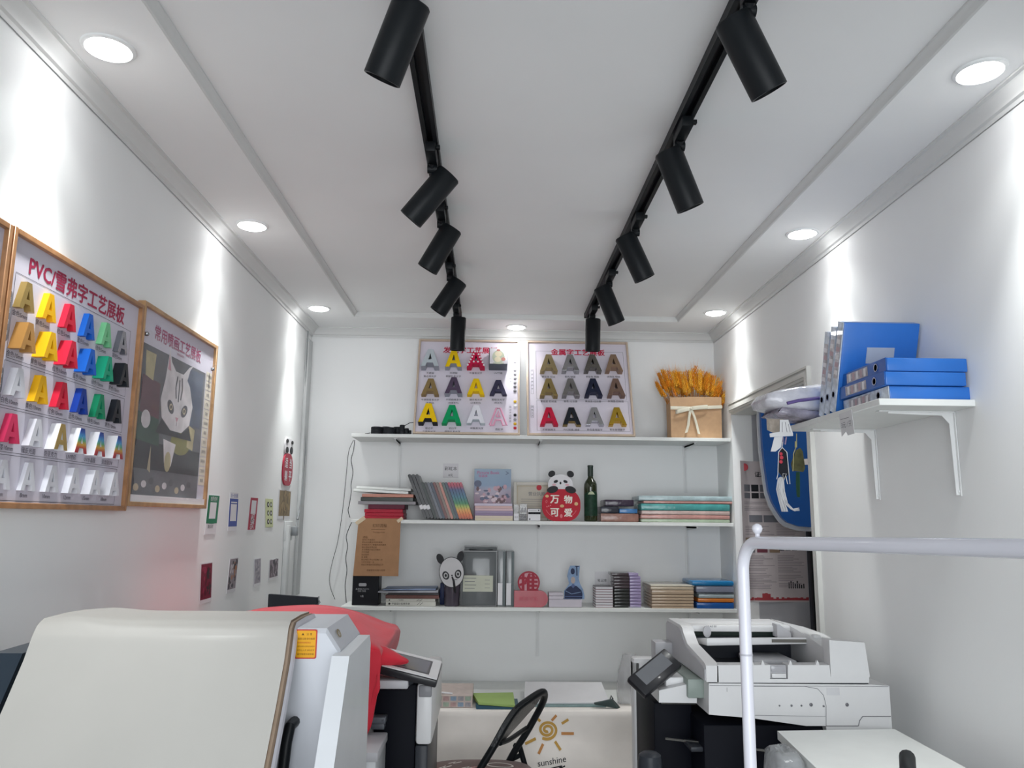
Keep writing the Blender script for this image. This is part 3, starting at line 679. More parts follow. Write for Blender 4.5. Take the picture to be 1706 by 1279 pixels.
# kraft bag of dried wheat
M_kraft = mat('kraft_paper', '#c5a17e', .65, noise=.06, nscale=30)
Yb = 4.66; x0, x1 = xr(1118, 1202, Yb, 700); zt = zz(661, Yb, 1160)
t = thing('gift_bag', 'kraft paper bag with a cream ribbon bow standing on the top shelf', 'paper bag', ((x0+x1)/2, Yb+.05, Z1))
b = MB(); n_ = 13
def ringb(f, z, sag=0, th=0):
    xa, xb, ya, yb = x0-f+th, x1+f-th, Yb-f*.3+th, Yb+.11+f*.3-th
    return [Vector(p) for p in ((xa, ya, z-sag), ((xa+xb)/2, ya-f*.2, z), (xb, ya, z), (xb, (ya+yb)/2, z-.002), (xb, yb, z+.004), (xa, yb, z+.004), (xa, (ya+yb)/2, z-.008))]
b.rows([ringb(0, Z1+.001), ringb(.001, Z1+.1), ringb(.002, zt-.06), ringb(.004, zt, .005), ringb(.004, zt, .005, .003), ringb(.0, Z1+.02, 0, .004)], closed=True)
b.faces(ringb(0, Z1+.001), [tuple(range(7))]); obj('bag_body', b, M_kraft, t, sharp=.5)
M_rib = mat('cream_ribbon', '#e3decb', .45, noise=.03, sheen=.3)
zr = zz(681, Yb, 1160); xk = at(1149, 681, Y=Yb).x
b = MB()
def strip(pts, w, tilt=(0, 0, 1)):
    R = []; tv = Vector(tilt)
    for i, p in enumerate(pts):
        p = Vector(p); R.append([p - tv*w/2, p + Vector((0, -.003, 0)), p + tv*w/2])
    b.rows(R)
strip([(x0-.004, Yb-.007, zr+.004), (xk, Yb-.012, zr+.002), (x1+.005, Yb-.007, zr+.014)], .02)
strip([(x1+.005, Yb-.007, zr+.014), (x1+.006, Yb+.11, zr+.01)], .02)
def loop(sx, ww):
    P = []
    for k in range(9):
        a = math.pi*2*k/8; P.append((xk+sx*(.045-.045*math.cos(a))*ww, Yb-.018-.014*math.sin(a), zr-(.012 if sx < 0 else -.006)*(1-math.cos(a))))
    strip(P, .022)
loop(-1, 1.0); loop(1, 1.15)
strip([(xk, Yb-.02, zr), (xk-.008, Yb-.016, zr-.05), (xk-.014, Yb-.013, zr-.10), (xk-.028, Yb-.013, zr-.145)], .016, (1, 0, .2))
strip([(xk+.004, Yb-.02, zr), (xk+.024, Yb-.015, zr-.05), (xk+.037, Yb-.014, zr-.10), (xk+.047, Yb-.016, zr-.152)], .015, (1, 0, -.2))
b.lathe([(0, -.009), (.008, -.006), (.01, 0), (.008, .006), (0, .009)], Frame((xk, Yb-.02, zr), (1, 0, 0), (0, 1, 0)), 10)
obj('ribbon_bow', b, M_rib, t, sharp=2)
# wheat stalks
M_wh = [mat('wheat_'+k, h, .6, noise=.25, nscale=40) for k, h in (('gold', '#eda32a'), ('amber', '#d98721'), ('straw', '#f2b544'), ('brown', '#b5762c'))]
def stalk(mi):
    """an ear of wheat on its stem, base at the origin, about 0.30 m tall"""
    t = thing('wheat_stalk', 'dried golden wheat stalk standing in the kraft paper bag', 'wheat', (0, 0, 0), group='dried wheat in the kraft bag')
    b = MB(); b.tube([(0, 0, 0), (.001, 0, .1), (.002, .001, .2)], .0012, 5); obj('stem', b, M_wh[3], t, local=True)
    b = MB()
    for k in range(11):
        z = .19+.0085*k; s = 1-.045*k
        for q in range(3):
            a = q*2.1+k*.7; dx, dy = math.cos(a), math.sin(a)
            p = Vector((.002+dx*.003, dy*.003, z)); e = p + Vector((dx*.006*s, dy*.006*s, .013)); mid = (p+e)/2 + Vector((dx*.0025, dy*.0025, 0))
            b.tube([p, mid, e], [.0012, .0030*s+.0008, .0006], 5)
            if q < 2: b.faces([e, e+Vector((.0005, .0005, 0)), e+Vector((dx*.012, dy*.012, .05))], [(0, 1, 2)])
    obj('ear', b, M_wh[mi], t, local=True); return t
protos = [stalk(0), stalk(1), stalk(2)]
rw = random.Random(5); used = [0, 0, 0]
outline = [(1090, 628), (1100, 606), (1112, 611), (1130, 611), (1150, 610), (1158, 604), (1163, 600), (1168, 612), (1180, 614), (1195, 622), (1210, 632), (1214, 640)]
for k in range(112):
    f = rw.random(); i = k % 3
    if k < 24: f = k/23
    px = 1090+124*f; j = max(q for q in range(len(outline)-1) if outline[q][0] <= px+.01) if px < 1214 else len(outline)-2
    (xa, ya), (xb, yb) = outline[j], outline[j+1]; ytop = ya+(yb-ya)*(px-xa)/(xb-xa)
    dep = rw.uniform(.02, .09); Yt = Yb+dep*1.2-.012
    top = at(px, ytop + (rw.uniform(1, 5) if k < 24 else rw.uniform(3, 28)), Y=Yt)
    xb_ = x0+.015+(x1-x0-.03)*(.5+(f-.5)*.78)
    base = Vector((min(max(xb_, x0+.012), x1-.012), Yb+dep, zt-.13)); d = top-base; sc = d.length/.30
    if used[i]: r = dup(protos[i], base)
    else: r = protos[i]; used[i] = 1; r.location = base
    q = Vector((0, 0, 1)).rotation_difference(d.normalized()); r.rotation_euler = (q @ Matrix.Rotation(rw.uniform(0, 6), 3, 'Z').to_quaternion()).to_euler(); r.scale = (max(.9, sc), max(.9, sc), sc)
    WM[r.name] = r.matrix_basis.copy()

# ---------------------------------------------------------------- middle shelf
def slab(name, label, cat, x0, x1, y0, y1, z0, z1, m, group=None, bv=.002, pages=None, parts=None):
    """book-like thing lying flat: cover block with, when asked, page edges as a part"""
    if not pages:
        b = MB(); b.box(x0, x1, y0, y1, z0, z1, bv, seg=1); o = obj(name, b, m, base=((x0+x1)/2, (y0+y1)/2, z0)); return tag(o, label, cat, group)
    t = thing(name, label, cat, ((x0+x1)/2, (y0+y1)/2, z0), group=group)
    th = min(.0022, (z1-z0)*.2); b = MB(); b.box(x0, x1, y0, y1, z0, z0+th); b.box(x0, x1, y0, y1, z1-th, z1)
    if 'spine' in pages: b.box(x0, x1, y0, y0+th, z0+th, z1-th)
    else: b.box(x0, x1, y1-th, y1, z0+th, z1-th)
    obj('cover', b, m, t); b = MB(); b.box(x0+.001, x1-.002, y0+.0025, y1-.0025, z0+th, z1-th); obj('pages', b, M_paper, t)
    return t
M_cred = mat('certificate_red', '#a01f33', .4, noise=.05); M_dgr = mat('dark_green_cover', '#262e29', .35, coat=.3); M_mar = mat('maroon_cover', '#5b2334', .45)
M_gray = mat('grey_cover', '#8d8a8e', .4); M_salm = mat('salmon_paper', '#c08a7c', .6, noise=.1)
Y = 4.645
x0, x1 = xr(607, 671, Y, 850)
gz = [Z2+.0008]
def stackup(lst, group):
    for name, label, cat, a, c, h, m, kw in lst:
        xa, xb = xr(a, c, kw.get('Y', Y), kw.get('py', 850)); z = gz[0]
        slab(name, label, cat, xa, xb, kw.get('Y', Y), kw.get('Y', Y)+kw.get('d', .2), z, z+h, m, group, pages=kw.get('pages')); gz[0] = z+h+.0006
stackup([('certificate_folder', 'bottom red folder of the stack left of the leaning folders', 'folder', 607, 672, .019, M_cred, {}),
         ('certificate_folder', 'middle red folder of the stack left of the leaning folders', 'folder', 608, 672, .018, M_cred, {}),
         ('certificate_folder', 'top bright red folder, beneath the maroon one', 'folder', 607, 671, .020, M_cred, {}),
         ('certificate_folder', 'dark maroon folder lying on the red folders', 'folder', 613, 674, .026, M_mar, {}),
         ('hardback_book', 'long grey and pink bound book under the dark green one', 'book', 596, 692, .018, M_gray, {'pages': 'spine', 'd': .22}),
         ('hardback_book', 'dark green bound book lying in the stack left of the leaning folders', 'book', 600, 688, .022, M_dgr, {'d': .22}),
         ('paper_pile', 'pile of salmon and printed sheets lying on the dark green book', 'papers', 602, 688, .018, M_salm, {'d': .21}),
         ], 'things stacked at the left of the middle shelf')
M_tube = mat('white_roll', '#d8dad8', .3, noise=.03, coat=.4)
xa, xb = xr(588, 683, Y, 825)
for dz, dy, dx, lab in ((.012, .02, 0, 'front white paper packet on top of the stack left of the leaning folders'), (.030, .05, .012, 'rear white paper packet on top of the stack left of the leaning folders')):
    z = gz[0]+dz-.012; b = MB(); b.hexa([Vector(p) for p in ((xa+dx, Y+dy-.02, z+.012), (xb-.01+dx, Y+dy-.02, z), (xb-.01+dx, Y+dy+.17, z), (xa+dx, Y+dy+.17, z+.012), (xa+dx, Y+dy-.018, z+.028), (xb-.01+dx, Y+dy-.018, z+.016), (xb-.01+dx, Y+dy+.17, z+.016), (xa+dx, Y+dy+.17, z+.028))], .004)
    tag(obj('paper_packet', b, M_tube, base=(xa+dx, Y+dy, z)), lab, 'paper packet', 'things stacked at the left of the middle shelf')
# leaning folders
def leaner(px_t, px_b, py_t, th, depth, m, label, group, clip=False, y0=4.645, m2=None):
    zt = zz(py_t, y0, px_t); xt = at(px_t, py_t, Y=y0).x; xb = at(px_b, 862, Y=y0).x
    v = Vector((xt-xb, 0, zt-Z2)); L = v.length; v.normalize(); u = Vector((v.z, 0, -v.x))
    t = thing('folder', label, 'folder', (xb, y0, Z2), group=group)
    F = Frame((xb, y0, Z2+max(0, th*v.x*-1*0)+.0012+abs(v.x)*th*0), u, v); lift = abs(u.z)*th + .001
    F = Frame((xb, y0, Z2+lift), u, v)
    b = MB(); b.extr([rrect(0, th, 0, L-lift, th*.32, 3)], -depth, 0, F); obj('cover', b, m, t)
    if clip:
        b = MB(); b.box(-.0006, th+.0006, .055, .08, -.02, .0012, 0, F); obj('spine_label', b, M_paper, t, label='white spine label')
M_fb = mat('folder_black', '#1f2026', .35, noise=.2, nscale=25, coat=.15, bump=.05); M_fn = mat('folder_navy', '#262d44', .25, noise=.2, coat=.12, bump=.05); M_fg = mat('folder_black_green', '#24302e', .4, coat=.1)
M_fs = mat('folder_slate', '#3c4656', .4, coat=.1); M_fr = mat('folder_rust', '#6d3f3f', .4, coat=.1); M_fp = mat('folder_salmon', '#b57b70', .4, coat=.1); M_ft = mat('folder_taupe', '#7b6d66', .4, coat=.1); M_fgg = mat('folder_grey_green', '#4b5a58', .4, coat=.1)
M_rb = ramp_mat('folder_rainbow', [(0, '#a3432e'), (.12, '#cf6a34'), (.24, '#d99a4a'), (.34, '#9aab4a'), (.42, '#2f7a4c'), (.6, '#2f6a80'), (.8, '#3d4a78'), (.9, '#a03a55'), (1, '#b5485a')])
for k, (a, c, lab) in enumerate(((681, 709.5, 'first tall black folder with a white label, leftmost of the leaning row'), (687.2, 715.2, 'second tall black folder with a white label in the leaning row'), (693.4, 720.9, 'third tall black folder with a white label in the leaning row'))):
    leaner(a-3, c-3, 791, .0172, .2, M_fb, lab, 'leaning folders on the middle shelf', True)
fm = [(M_fg, 'black green folder beside the three tall black ones'), (M_fb, 'short black folder, second of the lower leaning row'), (M_fn, 'darker navy folder of the leaning row'), (M_fs, 'slate blue folder of the leaning row'),
      (M_fr, 'rust brown folder of the leaning row'), (M_ft, 'taupe folder of the leaning row, left of the salmon one'), (M_fp, 'salmon pink folder in the leaning row'), (M_fgg, 'grey green folder of the leaning row, right of the salmon one'), (M_fs, 'slate folder touching the rainbow folders'),
      (M_rb, 'first rainbow folder from the left in the leaning row'), (M_rb, 'second rainbow folder in the leaning row'), (M_rb, 'third rainbow folder in the leaning row'), (M_rb, 'fourth rainbow folder in the leaning row'), (M_rb, 'last rainbow folder, nearest the picture books')]
for k, (m, lab) in enumerate(fm):
    leaner(703.5+4.9*k-3, 727+4.62*k-3, 804, .0143, .19, m, lab, 'leaning folders on the middle shelf')
# note on the wall behind
def note(px0, px1, py0, py1, lines, label, name='paper_note', m=None, Yw=4.899):
    P0, P1 = at(px0, py1, Y=Yw), at(px1, py0, Y=Yw); F = BW(P0.x, P0.z, Yw); w_, h_ = P1.x-P0.x, P1.z-P0.z
    t = thing(name, label, 'note', ((P0.x+P1.x)/2, Yw, P0.z)); b = MB(); b.box(0, w_, 0, h_, 0, .002, 0, F); obj('sheet', b, m or M_paper, t)
    b = MB()
    for s, fx, fy, h in lines: b.text(s, F, fx*w_, fy*h_, h=h*h_, z=.003)
    b.line(F, [(.0, .02*h_), (w_, .02*h_)], .001, .0025); obj('lettering', b, M_ink, t)
note(738, 764, 772, 795, [('彩虹本', .5, .63, .28), ('8元', .5, .16, .18)], 'small white price note on the wall above the rainbow folders')
# picture books
M_bk = [mat('book_'+n, h, .45, noise=.03) for n, h in (('cream', '#d9cdb4'), ('cream2', '#d6c8b8'), ('violet', '#93829f'), ('violet2', '#a091ab'), ('pink', '#d3b6bc'), ('pink2', '#d1b0ae'), ('lavender', '#cdc4d6'))]
z = Z2+.0006; nm = ['lowest', 'second lowest', 'third from the bottom, violet', 'fourth, grey violet', 'pink fifth', 'pink sixth', 'lavender topmost']
for k in range(7):
    xa, xb = xr(791.5-(.0 if k < 6 else 1), 854.5-(1.3 if k > 4 else 0), 4.645, 850)
    slab('picture_book', nm[k]+' picture book of the stack below the pink cover', 'book', xa, xb, 4.645, 4.70, z, z+.0134, M_bk[k], 'stacked picture books', pages='spine'); z += .0140
Yp = 4.705; xa, xb = xr(790, 851.5, Yp, 810); zt = zz(781, Yp, 820)
t = thing('picture_book', 'upright picture book with blue and pink cover behind the stacked ones', 'book', ((xa+xb)/2, Yp, Z2))
F = BW(xa, Z2+.0005, Yp); w_, h_ = xb-xa, zt-Z2
b = MB(); b.box(0, w_, 0, h_, -.016, 0, .001, F); obj('cover', b, ramp_mat('picture_cover', [(0, '#8f7f96'), (.4, '#a58f9e'), (.58, '#a9a3b4'), (.68, '#8fa3bc'), (1, '#9fb2c4')]), t)
b = MB(); rp = random.Random(3)
b.m(0).text('Picture Book', F, w_*.38, h_*.925, w=w_*.6, z=.0008).text('绘画本', F, w_*.24, h_*.86, w=w_*.24, z=.0008)
b.m(3).poly(F, circ(w_*.1, h_*.71, .022, .02, 12), .0008); b.m(3).line(F, [(w_*.85, h_*.95), (w_*.93, h_*.92), (w_*.85, h_*.89)], .003, .001)
for k in range(46):
    x, y = rp.uniform(.06, .94)*w_, (.36+rp.random()**1.3*.3)*h_
    b.m(1+k % 4).poly(F, circ(x, y, rp.uniform(.006, .016), rp.uniform(.005, .014), 9), .0009+.00003*k)
obj('print', b, [mat('cover_pink', '#c2628c', .5), mat('cover_rose', '#c4a2ac', .5), mat('cover_shell', '#dccad0', .5), mat('cover_slate', '#6d7388', .5), mat('cover_brown', '#7a6468', .5)], t)
# certificate in white frame
Yc = 4.78; xa, xb = xr(855.5, 918, Yc, 830); zt = zz(803, Yc, 880)
t = thing('certificate', 'framed certificate with red seal leaning behind the panda sign', 'certificate', ((xa+xb)/2, Yc, Z2))
F = BW(xa, Z2+.0005, Yc); w_, h_ = xb-xa, zt-Z2
b = MB(); f_ = .018
b.box(0, f_, 0, h_, -.015, 0, .002, F, 1); b.box(w_-f_, w_, 0, h_, -.015, 0, .002, F, 1); b.box(f_, w_-f_, 0, f_, -.015, 0, .002, F, 1); b.box(f_, w_-f_, h_-f_, h_, -.015, 0, .002, F, 1); obj('frame', b, mat('ivory_frame', '#d5d0c6', .4), t)
b = MB(); b.box(f_, w_-f_, f_, h_-f_, -.012, -.004, 0, F); obj('sheet', b, mat('certificate_cream', '#c9c2b4', .5, noise=.04), t)
b = MB(); G = Frame(F(0, 0, -.004)); G.u, G.v, G.n = F.u, F.v, F.n
b.m(0).line(G, [(f_+.006, f_+.006), (w_-f_-.006, f_+.006), (w_-f_-.006, h_-f_-.006), (f_+.006, h_-f_-.006), (f_+.006, f_+.006)], .0015)
b.m(1).poly(G, circ(w_*.68, h_*.86, .016, .017, 12), .0008); b.m(2).text('营业执照', G, w_*.62, h_*.70, w=.1, z=.0008)
for k in range(6): b.m(2).line(G, [(w_*.2, h_*(.56-.06*k)), (w_*(.8-.05*(k % 3)), h_*(.56-.06*k))], .0016, .0008)
obj('print', b, [mat('gold_line', '#a8925c', .5), mat('seal_red', '#c03a45', .5), M_greyink], t)
# little boxes in front of the certificate
def bx(a, c, pt, pb, Yf, d, m, name, label, cat, Zb, bv=.002, group=None, draw=None, dm=None):
    xa, xb = xr(a, c, Yf, (pt+pb)/2); zt = zz(pt, Yf, (a+c)/2)
    if draw is None:
        b = MB(); b.box(xa, xb, Yf, Yf+d, Zb+.0006, zt, bv, seg=1); o = obj(name, b, m, base=((xa+xb)/2, Yf, Zb+.0006)); return tag(o, label, cat, group)
    t = thing(name, label, cat, ((xa+xb)/2, Yf, Zb+.0006), group=group)
    b = MB(); b.box(xa, xb, Yf, Yf+d, Zb+.0006, zt, bv, seg=1); obj('body', b, m, t)
    b = MB(); draw(b, BW(xa, Zb+.0006, Yf-.0004), xb-xa, zt-Zb-.0006); obj('print', b, dm, t); return t
def d1(b, F, w, h): b.m(0).quad(F, .1*w, .9*w, .5*h, .9*h); b.m(1).text('优惠', F, w/2, h*.3, w=.6*w, z=.001)
bx(856, 864.6, 855, 864, 4.635, .03, M_paper, 'card_box', 'tiny white card box beside the stacked picture books', 'box', Z2, draw=lambda b, F, w, h: b.m(0).text('名片', F, w/2, h/2, w=.7*w, z=.001), dm=[M_greyink])
M_clear = mat('clear_acrylic', '#d6d9dd', .08, noise=0, alpha=.28, coat=.5)
xa, xb = xr(855.5, 864.5, 4.68, 850); 
bx(856, 865, 840, 864, 4.68, .04, M_clear, 'acrylic_box', 'narrow clear acrylic box behind the tiny white card box', 'box', Z2)
def d2(b, F, w, h):
    for k in range(5): b.m(0).quad(F, .06*w, .94*w, (.04+.075*k)*h, (.085+.075*k)*h)
    for k in range(7): b.m(1).quad(F, (.08+.13*k)*w, (.14+.13*k)*w, .5*h, (.62+.08*(k % 3))*h)
bx(865.6, 878.4, 839, 864.5, 4.64, .05, M_clear, 'acrylic_box', 'clear acrylic box of dark cards in front of the certificate', 'box', Z2, draw=d2, dm=[mat('card_dark', '#55545a', .4), M_greyink])
def d3(b, F, w, h): b.m(0).quad(F, .04*w, w, .56*h, .74*h); b.m(0).poly(F, circ(.16*w, .15*h, .004, .005, 8)); b.m(0).poly(F, circ(.85*w, .88*h, .004, .004, 8), .0006); b.m(1).line(F, [(.1*w, .87*h), (.7*w, .87*h)], .002)
bx(879.2, 900.5, 847.5, 865, 4.63, .055, M_paper, 'card_box', 'white card box with a black stripe left of the panda sign', 'box', Z2, draw=d3, dm=[M_ink, M_greyink])
# panda sign
Ys = 4.63; xa, xb = xr(903, 967, Ys, 840); zt = zz(783, Ys, 935); H_ = zt-Z2; W_ = xb-xa
t = thing('panda_sign', 'red rounded sign with a white panda on top on the middle shelf', 'sign', ((xa+xb)/2, Ys, Z2))
F = BW(xa, Z2+.0006, Ys+.012); cx = W_/2
b = MB(); b.extr([[(x, y) for x, y in rrect(0, W_, 0, H_*.625, W_*.36, 8)]], 0, .012, F); obj('sign_body', b, mat('sign_red', '#b82335', .5), t)
b = MB(); b.extr([circ(cx-.004, H_*.72, W_*.325, H_*.195, 36)], -.004, .009, F); obj('panda_head', b, mat('panda_white', '#dddbde', .4), t)
for s in (-1, 1):
    b = MB(); b.extr([circ(cx+s*W_*.245, H_*.925, W_*.095, H_*.062, 18, rot=-s*.6)], -.004, .008, F); obj('ear', b, M_pk, t)
    b = MB(); b.extr([circ(cx+s*W_*.235+.002, H_*.615, W_*.145, H_*.068, 20, rot=-s*.25)], .0, .016, F); obj('paw', b, M_pk, t)
b = MB(); G = BW(xa, Z2+.0006, Ys+.0028)
for s in (-1, 1):
    b.m(0).poly(G, circ(cx-.003+s*W_*.125, H_*.775, W_*.06, H_*.028, 14, rot=-s*.35), .0002); b.m(1).poly(G, circ(cx-.003+s*W_*.17, H_*.71, W_*.055, H_*.022, 14), .0002)
b.m(0).poly(G, circ(cx-.004, H_*.745, .0055, .008, 10), .0004)
obj('face', b, [M_pk, mat('cheek_pink', '#e0b3bb', .5)], t)
b = MB(); G = BW(xa, Z2+.0006, Ys-.0006)
for ch, x, y in (('万', .33, .425), ('物', .68, .425), ('可', .33, .17), ('爱', .68, .17)): b.m(0).text(ch, G, W_*x, H_*y, h=H_*.155, bold=.035, z=.0008)
for x, y, rx, ry in ((.13, .485, .05, .028), (.52, .295, .055, .03), (.89, .34, .05, .035)): b.m(1).poly(G, circ(W_*x, H_*y, W_*rx, H_*ry, 12), .0004)
b.m(2).line(G, [(W_*.09, H_*.38), (W_*.12, H_*.41), (W_*.14, H_*.38), (W_*.11, H_*.35), (W_*.09, H_*.38)], .002); b.m(2).line(G, circ(cx, H_*.31, W_*.42, H_*.26, 10, 3.5, 4.2), .0025); b.m(2).line(G, circ(cx, H_*.31, W_*.42, H_*.26, 10, 5.2, 5.9), .0025)
for k in range(3): b.m(2).poly(G, circ(W_*(.13+.045*k), H_*(.28+.012*k), .004, .004, 8), .0004)
b.m(2).poly(G, circ(W_*.5, H_*.1, .008, .012, 10), .0004)
obj('lettering', b, [mat('sign_cream', '#ece6dc', .5), mat('sign_gold', '#d9b486', .5), mat('sign_pink', '#d97a80', .5)], t)
# wine bottle
Yw = 4.67; xc = at(984, 850, Y=Yw).x; zt = zz(775, Yw, 984); H_ = zt-Z2; R_ = (at(995, 850, Y=Yw).x-at(973, 850, Y=Yw).x)/2
t = thing('wine_bottle', 'dark green glass wine bottle standing right of the panda sign', 'bottle', (xc, Yw, Z2))
F = Frame((xc, Yw, Z2+.0006), (1, 0, 0), (0, 1, 0))
b = MB(); b.lathe([(0, .004), (R_*.7, 0), (R_*.95, .002), (R_, .008), (R_, H_*.60), (R_*.97, H_*.66), (R_*.8, H_*.71), (R_*.5, H_*.755), (R_*.4, H_*.79), (R_*.385, H_*.9), (R_*.385, H_*.97), (0, H_*.97)], F, 32); obj('glass_body', b, mat('green_glass', '#2a3318', .08, noise=.1, coat=1, trans=.25), t)
b = MB(); b.lathe([(R_*.40, H_*.80), (R_*.43, H_*.81), (R_*.43, H_*.965), (R_*.45, H_*.97), (R_*.45, H_*.99), (R_*.4, H_), (0, H_)], F, 24); obj('capsule', b, mat('capsule_green', '#2c3a33', .4, coat=.4), t)
b = MB(); R = []
for k in range(13):
    a = math.radians(-100-80+160*k/12+20); 
    R.append([F((R_+.0006)*math.cos(a), (R_+.0006)*math.sin(a), h) for h in (H_*.1, H_*.25, H_*.4, H_*.47+.022*math.sin(math.pi*k/12))])
b.m(0).rows(R)
b.m(1)
R = []
for k in range(7):
    a = math.radians(-120+60*k/6); R.append([F((R_+.0012)*math.cos(a), (R_+.0012)*math.sin(a), h) for h in (H_*.475, H_*.475+.018*math.sin(math.pi*k/6)+.001)])
b.rows(R); obj('label', b, [mat('bottle_label_dark', '#1f3a2c', .5, noise=.3, nscale=50), mat('bottle_label_pale', '#b9c2a4', .5)], t)
# wrapped packs right of the bottle
M_wrap = [mat('wrap_'+n, h, .16, noise=.2, nscale=16, coat=.3, bump=.25, bscale=45) for n, h in (('plum', '#3c2f42'), ('night', '#2c2e3a'), ('blue', '#4a83bd'), ('brick', '#9c7468'), ('teal', '#4f9a98'), ('rose', '#bf8f88'), ('sage', '#9fae98'), ('ice', '#a9bcc0'), ('shell', '#c4aca6'))]
g = 'wrapped packs beside the wine bottle'
def pk(a, c, pt, pb, m, label, Yf=4.65, d=.2, g=g, Zb=None, bv=.004, name='wrapped_pack', cat='wrapped pack'):
    xa, xb = xr(a, c, Yf, (pt+pb)/2); zt, zb = zz(pt, Yf, (a+c)/2), (zz(pb, Yf, (a+c)/2) if Zb is None else Zb+.0006)
    b = MB(); b.box(xa, xb, Yf, Yf+d, zb, zt-.0008, min(bv, (zt-zb)*.3), seg=2); return tag(obj(name, b, m, base=((xa+xb)/2, Yf, zb)), label, cat, g)
pk(1001, 1064, 855, 867, M_wrap[3], 'brick patterned pack in clear wrap at the bottom, right of the bottle', Zb=Z2)
pk(1001, 1031, 843.2, 854.8, M_wrap[1], 'night black wrapped pack in the middle, right of the bottle')
pk(1032, 1062, 847, 854.8, M_wrap[2], 'small bright blue pack lying on the brick patterned pack', d=.1)
pk(1008, 1056, 832, 843, M_wrap[0], 'plum dark wrapped box on top, right of the bottle', Yf=4.66)
# teal and pink wrapped paper packs
g = 'wrapped paper packs at the right end of the middle shelf'
pks = [(1068, 1216, 864.5, 871, 6, 'sage green wrapped paper pack, lowest at the right end'), (1068, 1216, 857.5, 864.3, 5, 'rose wrapped paper pack above the sage one'), (1069, 1216, 850.5, 857.3, 8, 'shell pink wrapped paper pack under the teal one'),
       (1068, 1216, 839, 850.3, 4, 'thick teal wrapped paper pack in the middle of the stack'), (1072, 1220, 834.5, 838.8, 5, 'thin rose sheet pack above the teal one'), (1064, 1222, 826, 834.3, 7, 'icy blue wrapped pack on top of the stack at the right end')]
for k, (a, c, pt, pb, m, lab) in enumerate(pks): pk(a, c, pt, pb, M_wrap[m], lab, Yf=4.625, d=.22, g=g, Zb=Z2 if k == 0 else None)
# ---------------------------------------------------------------- bottom shelf
M_kr2 = mat('kraft_notice', '#a37c5c', .65, noise=.06, nscale=20)
Yk = 4.594; P = [at(x, y, Y=Yk) for x, y in ((600, 863), (665, 866), (663.5, 960), (588, 959))]
t = thing('paper_notice', 'brown kraft paper notice taped to the edge of the middle shelf', 'notice', ((P[0].x+P[1].x)/2, Yk, P[2].z))
F = BW(P[3].x, P[3].z, Yk+.0015); w_, h_ = P[2].x-P[3].x, P[0].z-P[3].z
b = MB(); b.extr([[(0, 0), (w_, 0), (w_+.004, h_), (.05, h_), (.018, h_*.92)]], 0, .0015, F); obj('sheet', b, M_kr2, t)
b = MB(); G = BW(P[3].x, P[3].z, Yk-.0002)
b.text('打印流程', G, w_*.55, h_*.875, w=w_*.32); b.line(G, [(w_*.36, h_*.81), (w_*.68, h_*.81)], .0014); b.text('Printing process', G, w_*.54, h_*.755, w=w_*.26)
b.text('流程:', G, w_*.24, h_*.67, h=.0135)
for k, s in enumerate(['选择文件或照片', '添加店内微信发送给客服', '告知纸张大小数量和颜色要求', '确认排版效果无误', '支付费用开始打印制作', '打印完成', '到店取件', '或 邮寄', '营业时间 早九点至晚八点', '文件仅保留一天', '请自行保管好您的原始文件']):
    b.text(s, G, w_*.17, h_*(.625-.043*k), h=.0098, align='L')
b.text('感谢您的光临与支持', G, w_*.5, h_*.1, w=w_*.4)
obj('lettering', b, mat('brown_ink', '#5d3f28', .6), t)
F2 = BW(P[3].x, P[3].z, Yk-.0004); M_tape = mat('tape', '#cdbba0', .3, noise=.05)
b = MB(); b.quad(Frame(F2(.03, h_*.955), (.8, 0, .6), (-.6, 0, .8)), -.03, .03, -.01, .012, .0004); obj('tape', b, M_tape, t)
b = MB(); b.quad(Frame(F2(w_, h_*.975), (.8, 0, .6), (-.6, 0, .8)), -.018, .018, -.008, .01, .0004); obj('tape', b, M_tape, t)
def d5(b, F, w, h):
    b.m(0).extr([rrect(.24*w, .53*w, .62*h, .72*h, .006)], 0, .0006, F); b.m(0).text('高清相纸 PHOTO', F, w*.38, h*.53, w=.5*w, z=.001).text('打印 专用', F, w*.36, h*.46, w=.3*w, z=.001).text('5盒', F, w*.38, h*.30, w=.12*w, z=.001)
bx(587, 631, 957, 1003, 4.66, .12, mat('matt_black_box', '#17181d', .4, noise=.1), 'carton', 'black carton with small white print below the kraft notice', 'box', Z3S, draw=d5, dm=[mat('print_grey', '#a9a9ad', .5)])
# books and magazines
gz[0] = Z3S+.0006
g = 'books and magazines left of the panda fan'
Ym = 4.64
def lay(a, c, h, m, name, label, cat='book', pages=None, d=.2, txt=None):
    xa, xb = xr(a, c, Ym, 1000); z = gz[0]
    t = thing(name, label, cat, ((xa+xb)/2, Ym, z), group=g)
    b = MB(); b.box(xa, xb, Ym, Ym+d, z, z+h, .0012, seg=1); obj('cover', b, m, t)
    if txt:
        b = MB(); F = BW(xa, z, Ym-.0003); b.text(txt, F, (xb-xa)*.3, h*.52, h=h*.5, z=.0006); b.line(F, [((xb-xa)*.62, h*.2), ((xb-xa)*.68, h*.8)], .002); b.line(F, [((xb-xa)*.68, h*.2), ((xb-xa)*.74, h*.8)], .002); b.poly(F, circ((xb-xa)*.07, h*.5, h*.25, h*.25, 10), .0005); obj('lettering', b, M_ink, t)
    gz[0] = z+h+.0006
lay(643, 726, .024, mat('cover_ivory', '#cdccc4', .4), 'paperback_book', 'thick ivory book at the bottom of the stack left of the panda fan', txt='平面设计实用手册')
lay(643, 725, .015, mat('cover_bone', '#c6c4bc', .4), 'paperback_book', 'thin bone white book, second from the bottom left of the panda fan', txt='广告制作')
lay(642, 731, .019, mat('cover_brown_red', '#6b4a45', .4, noise=.3, nscale=10), 'magazine', 'brown red magazine in the middle of the stack left of the panda fan', 'magazine')
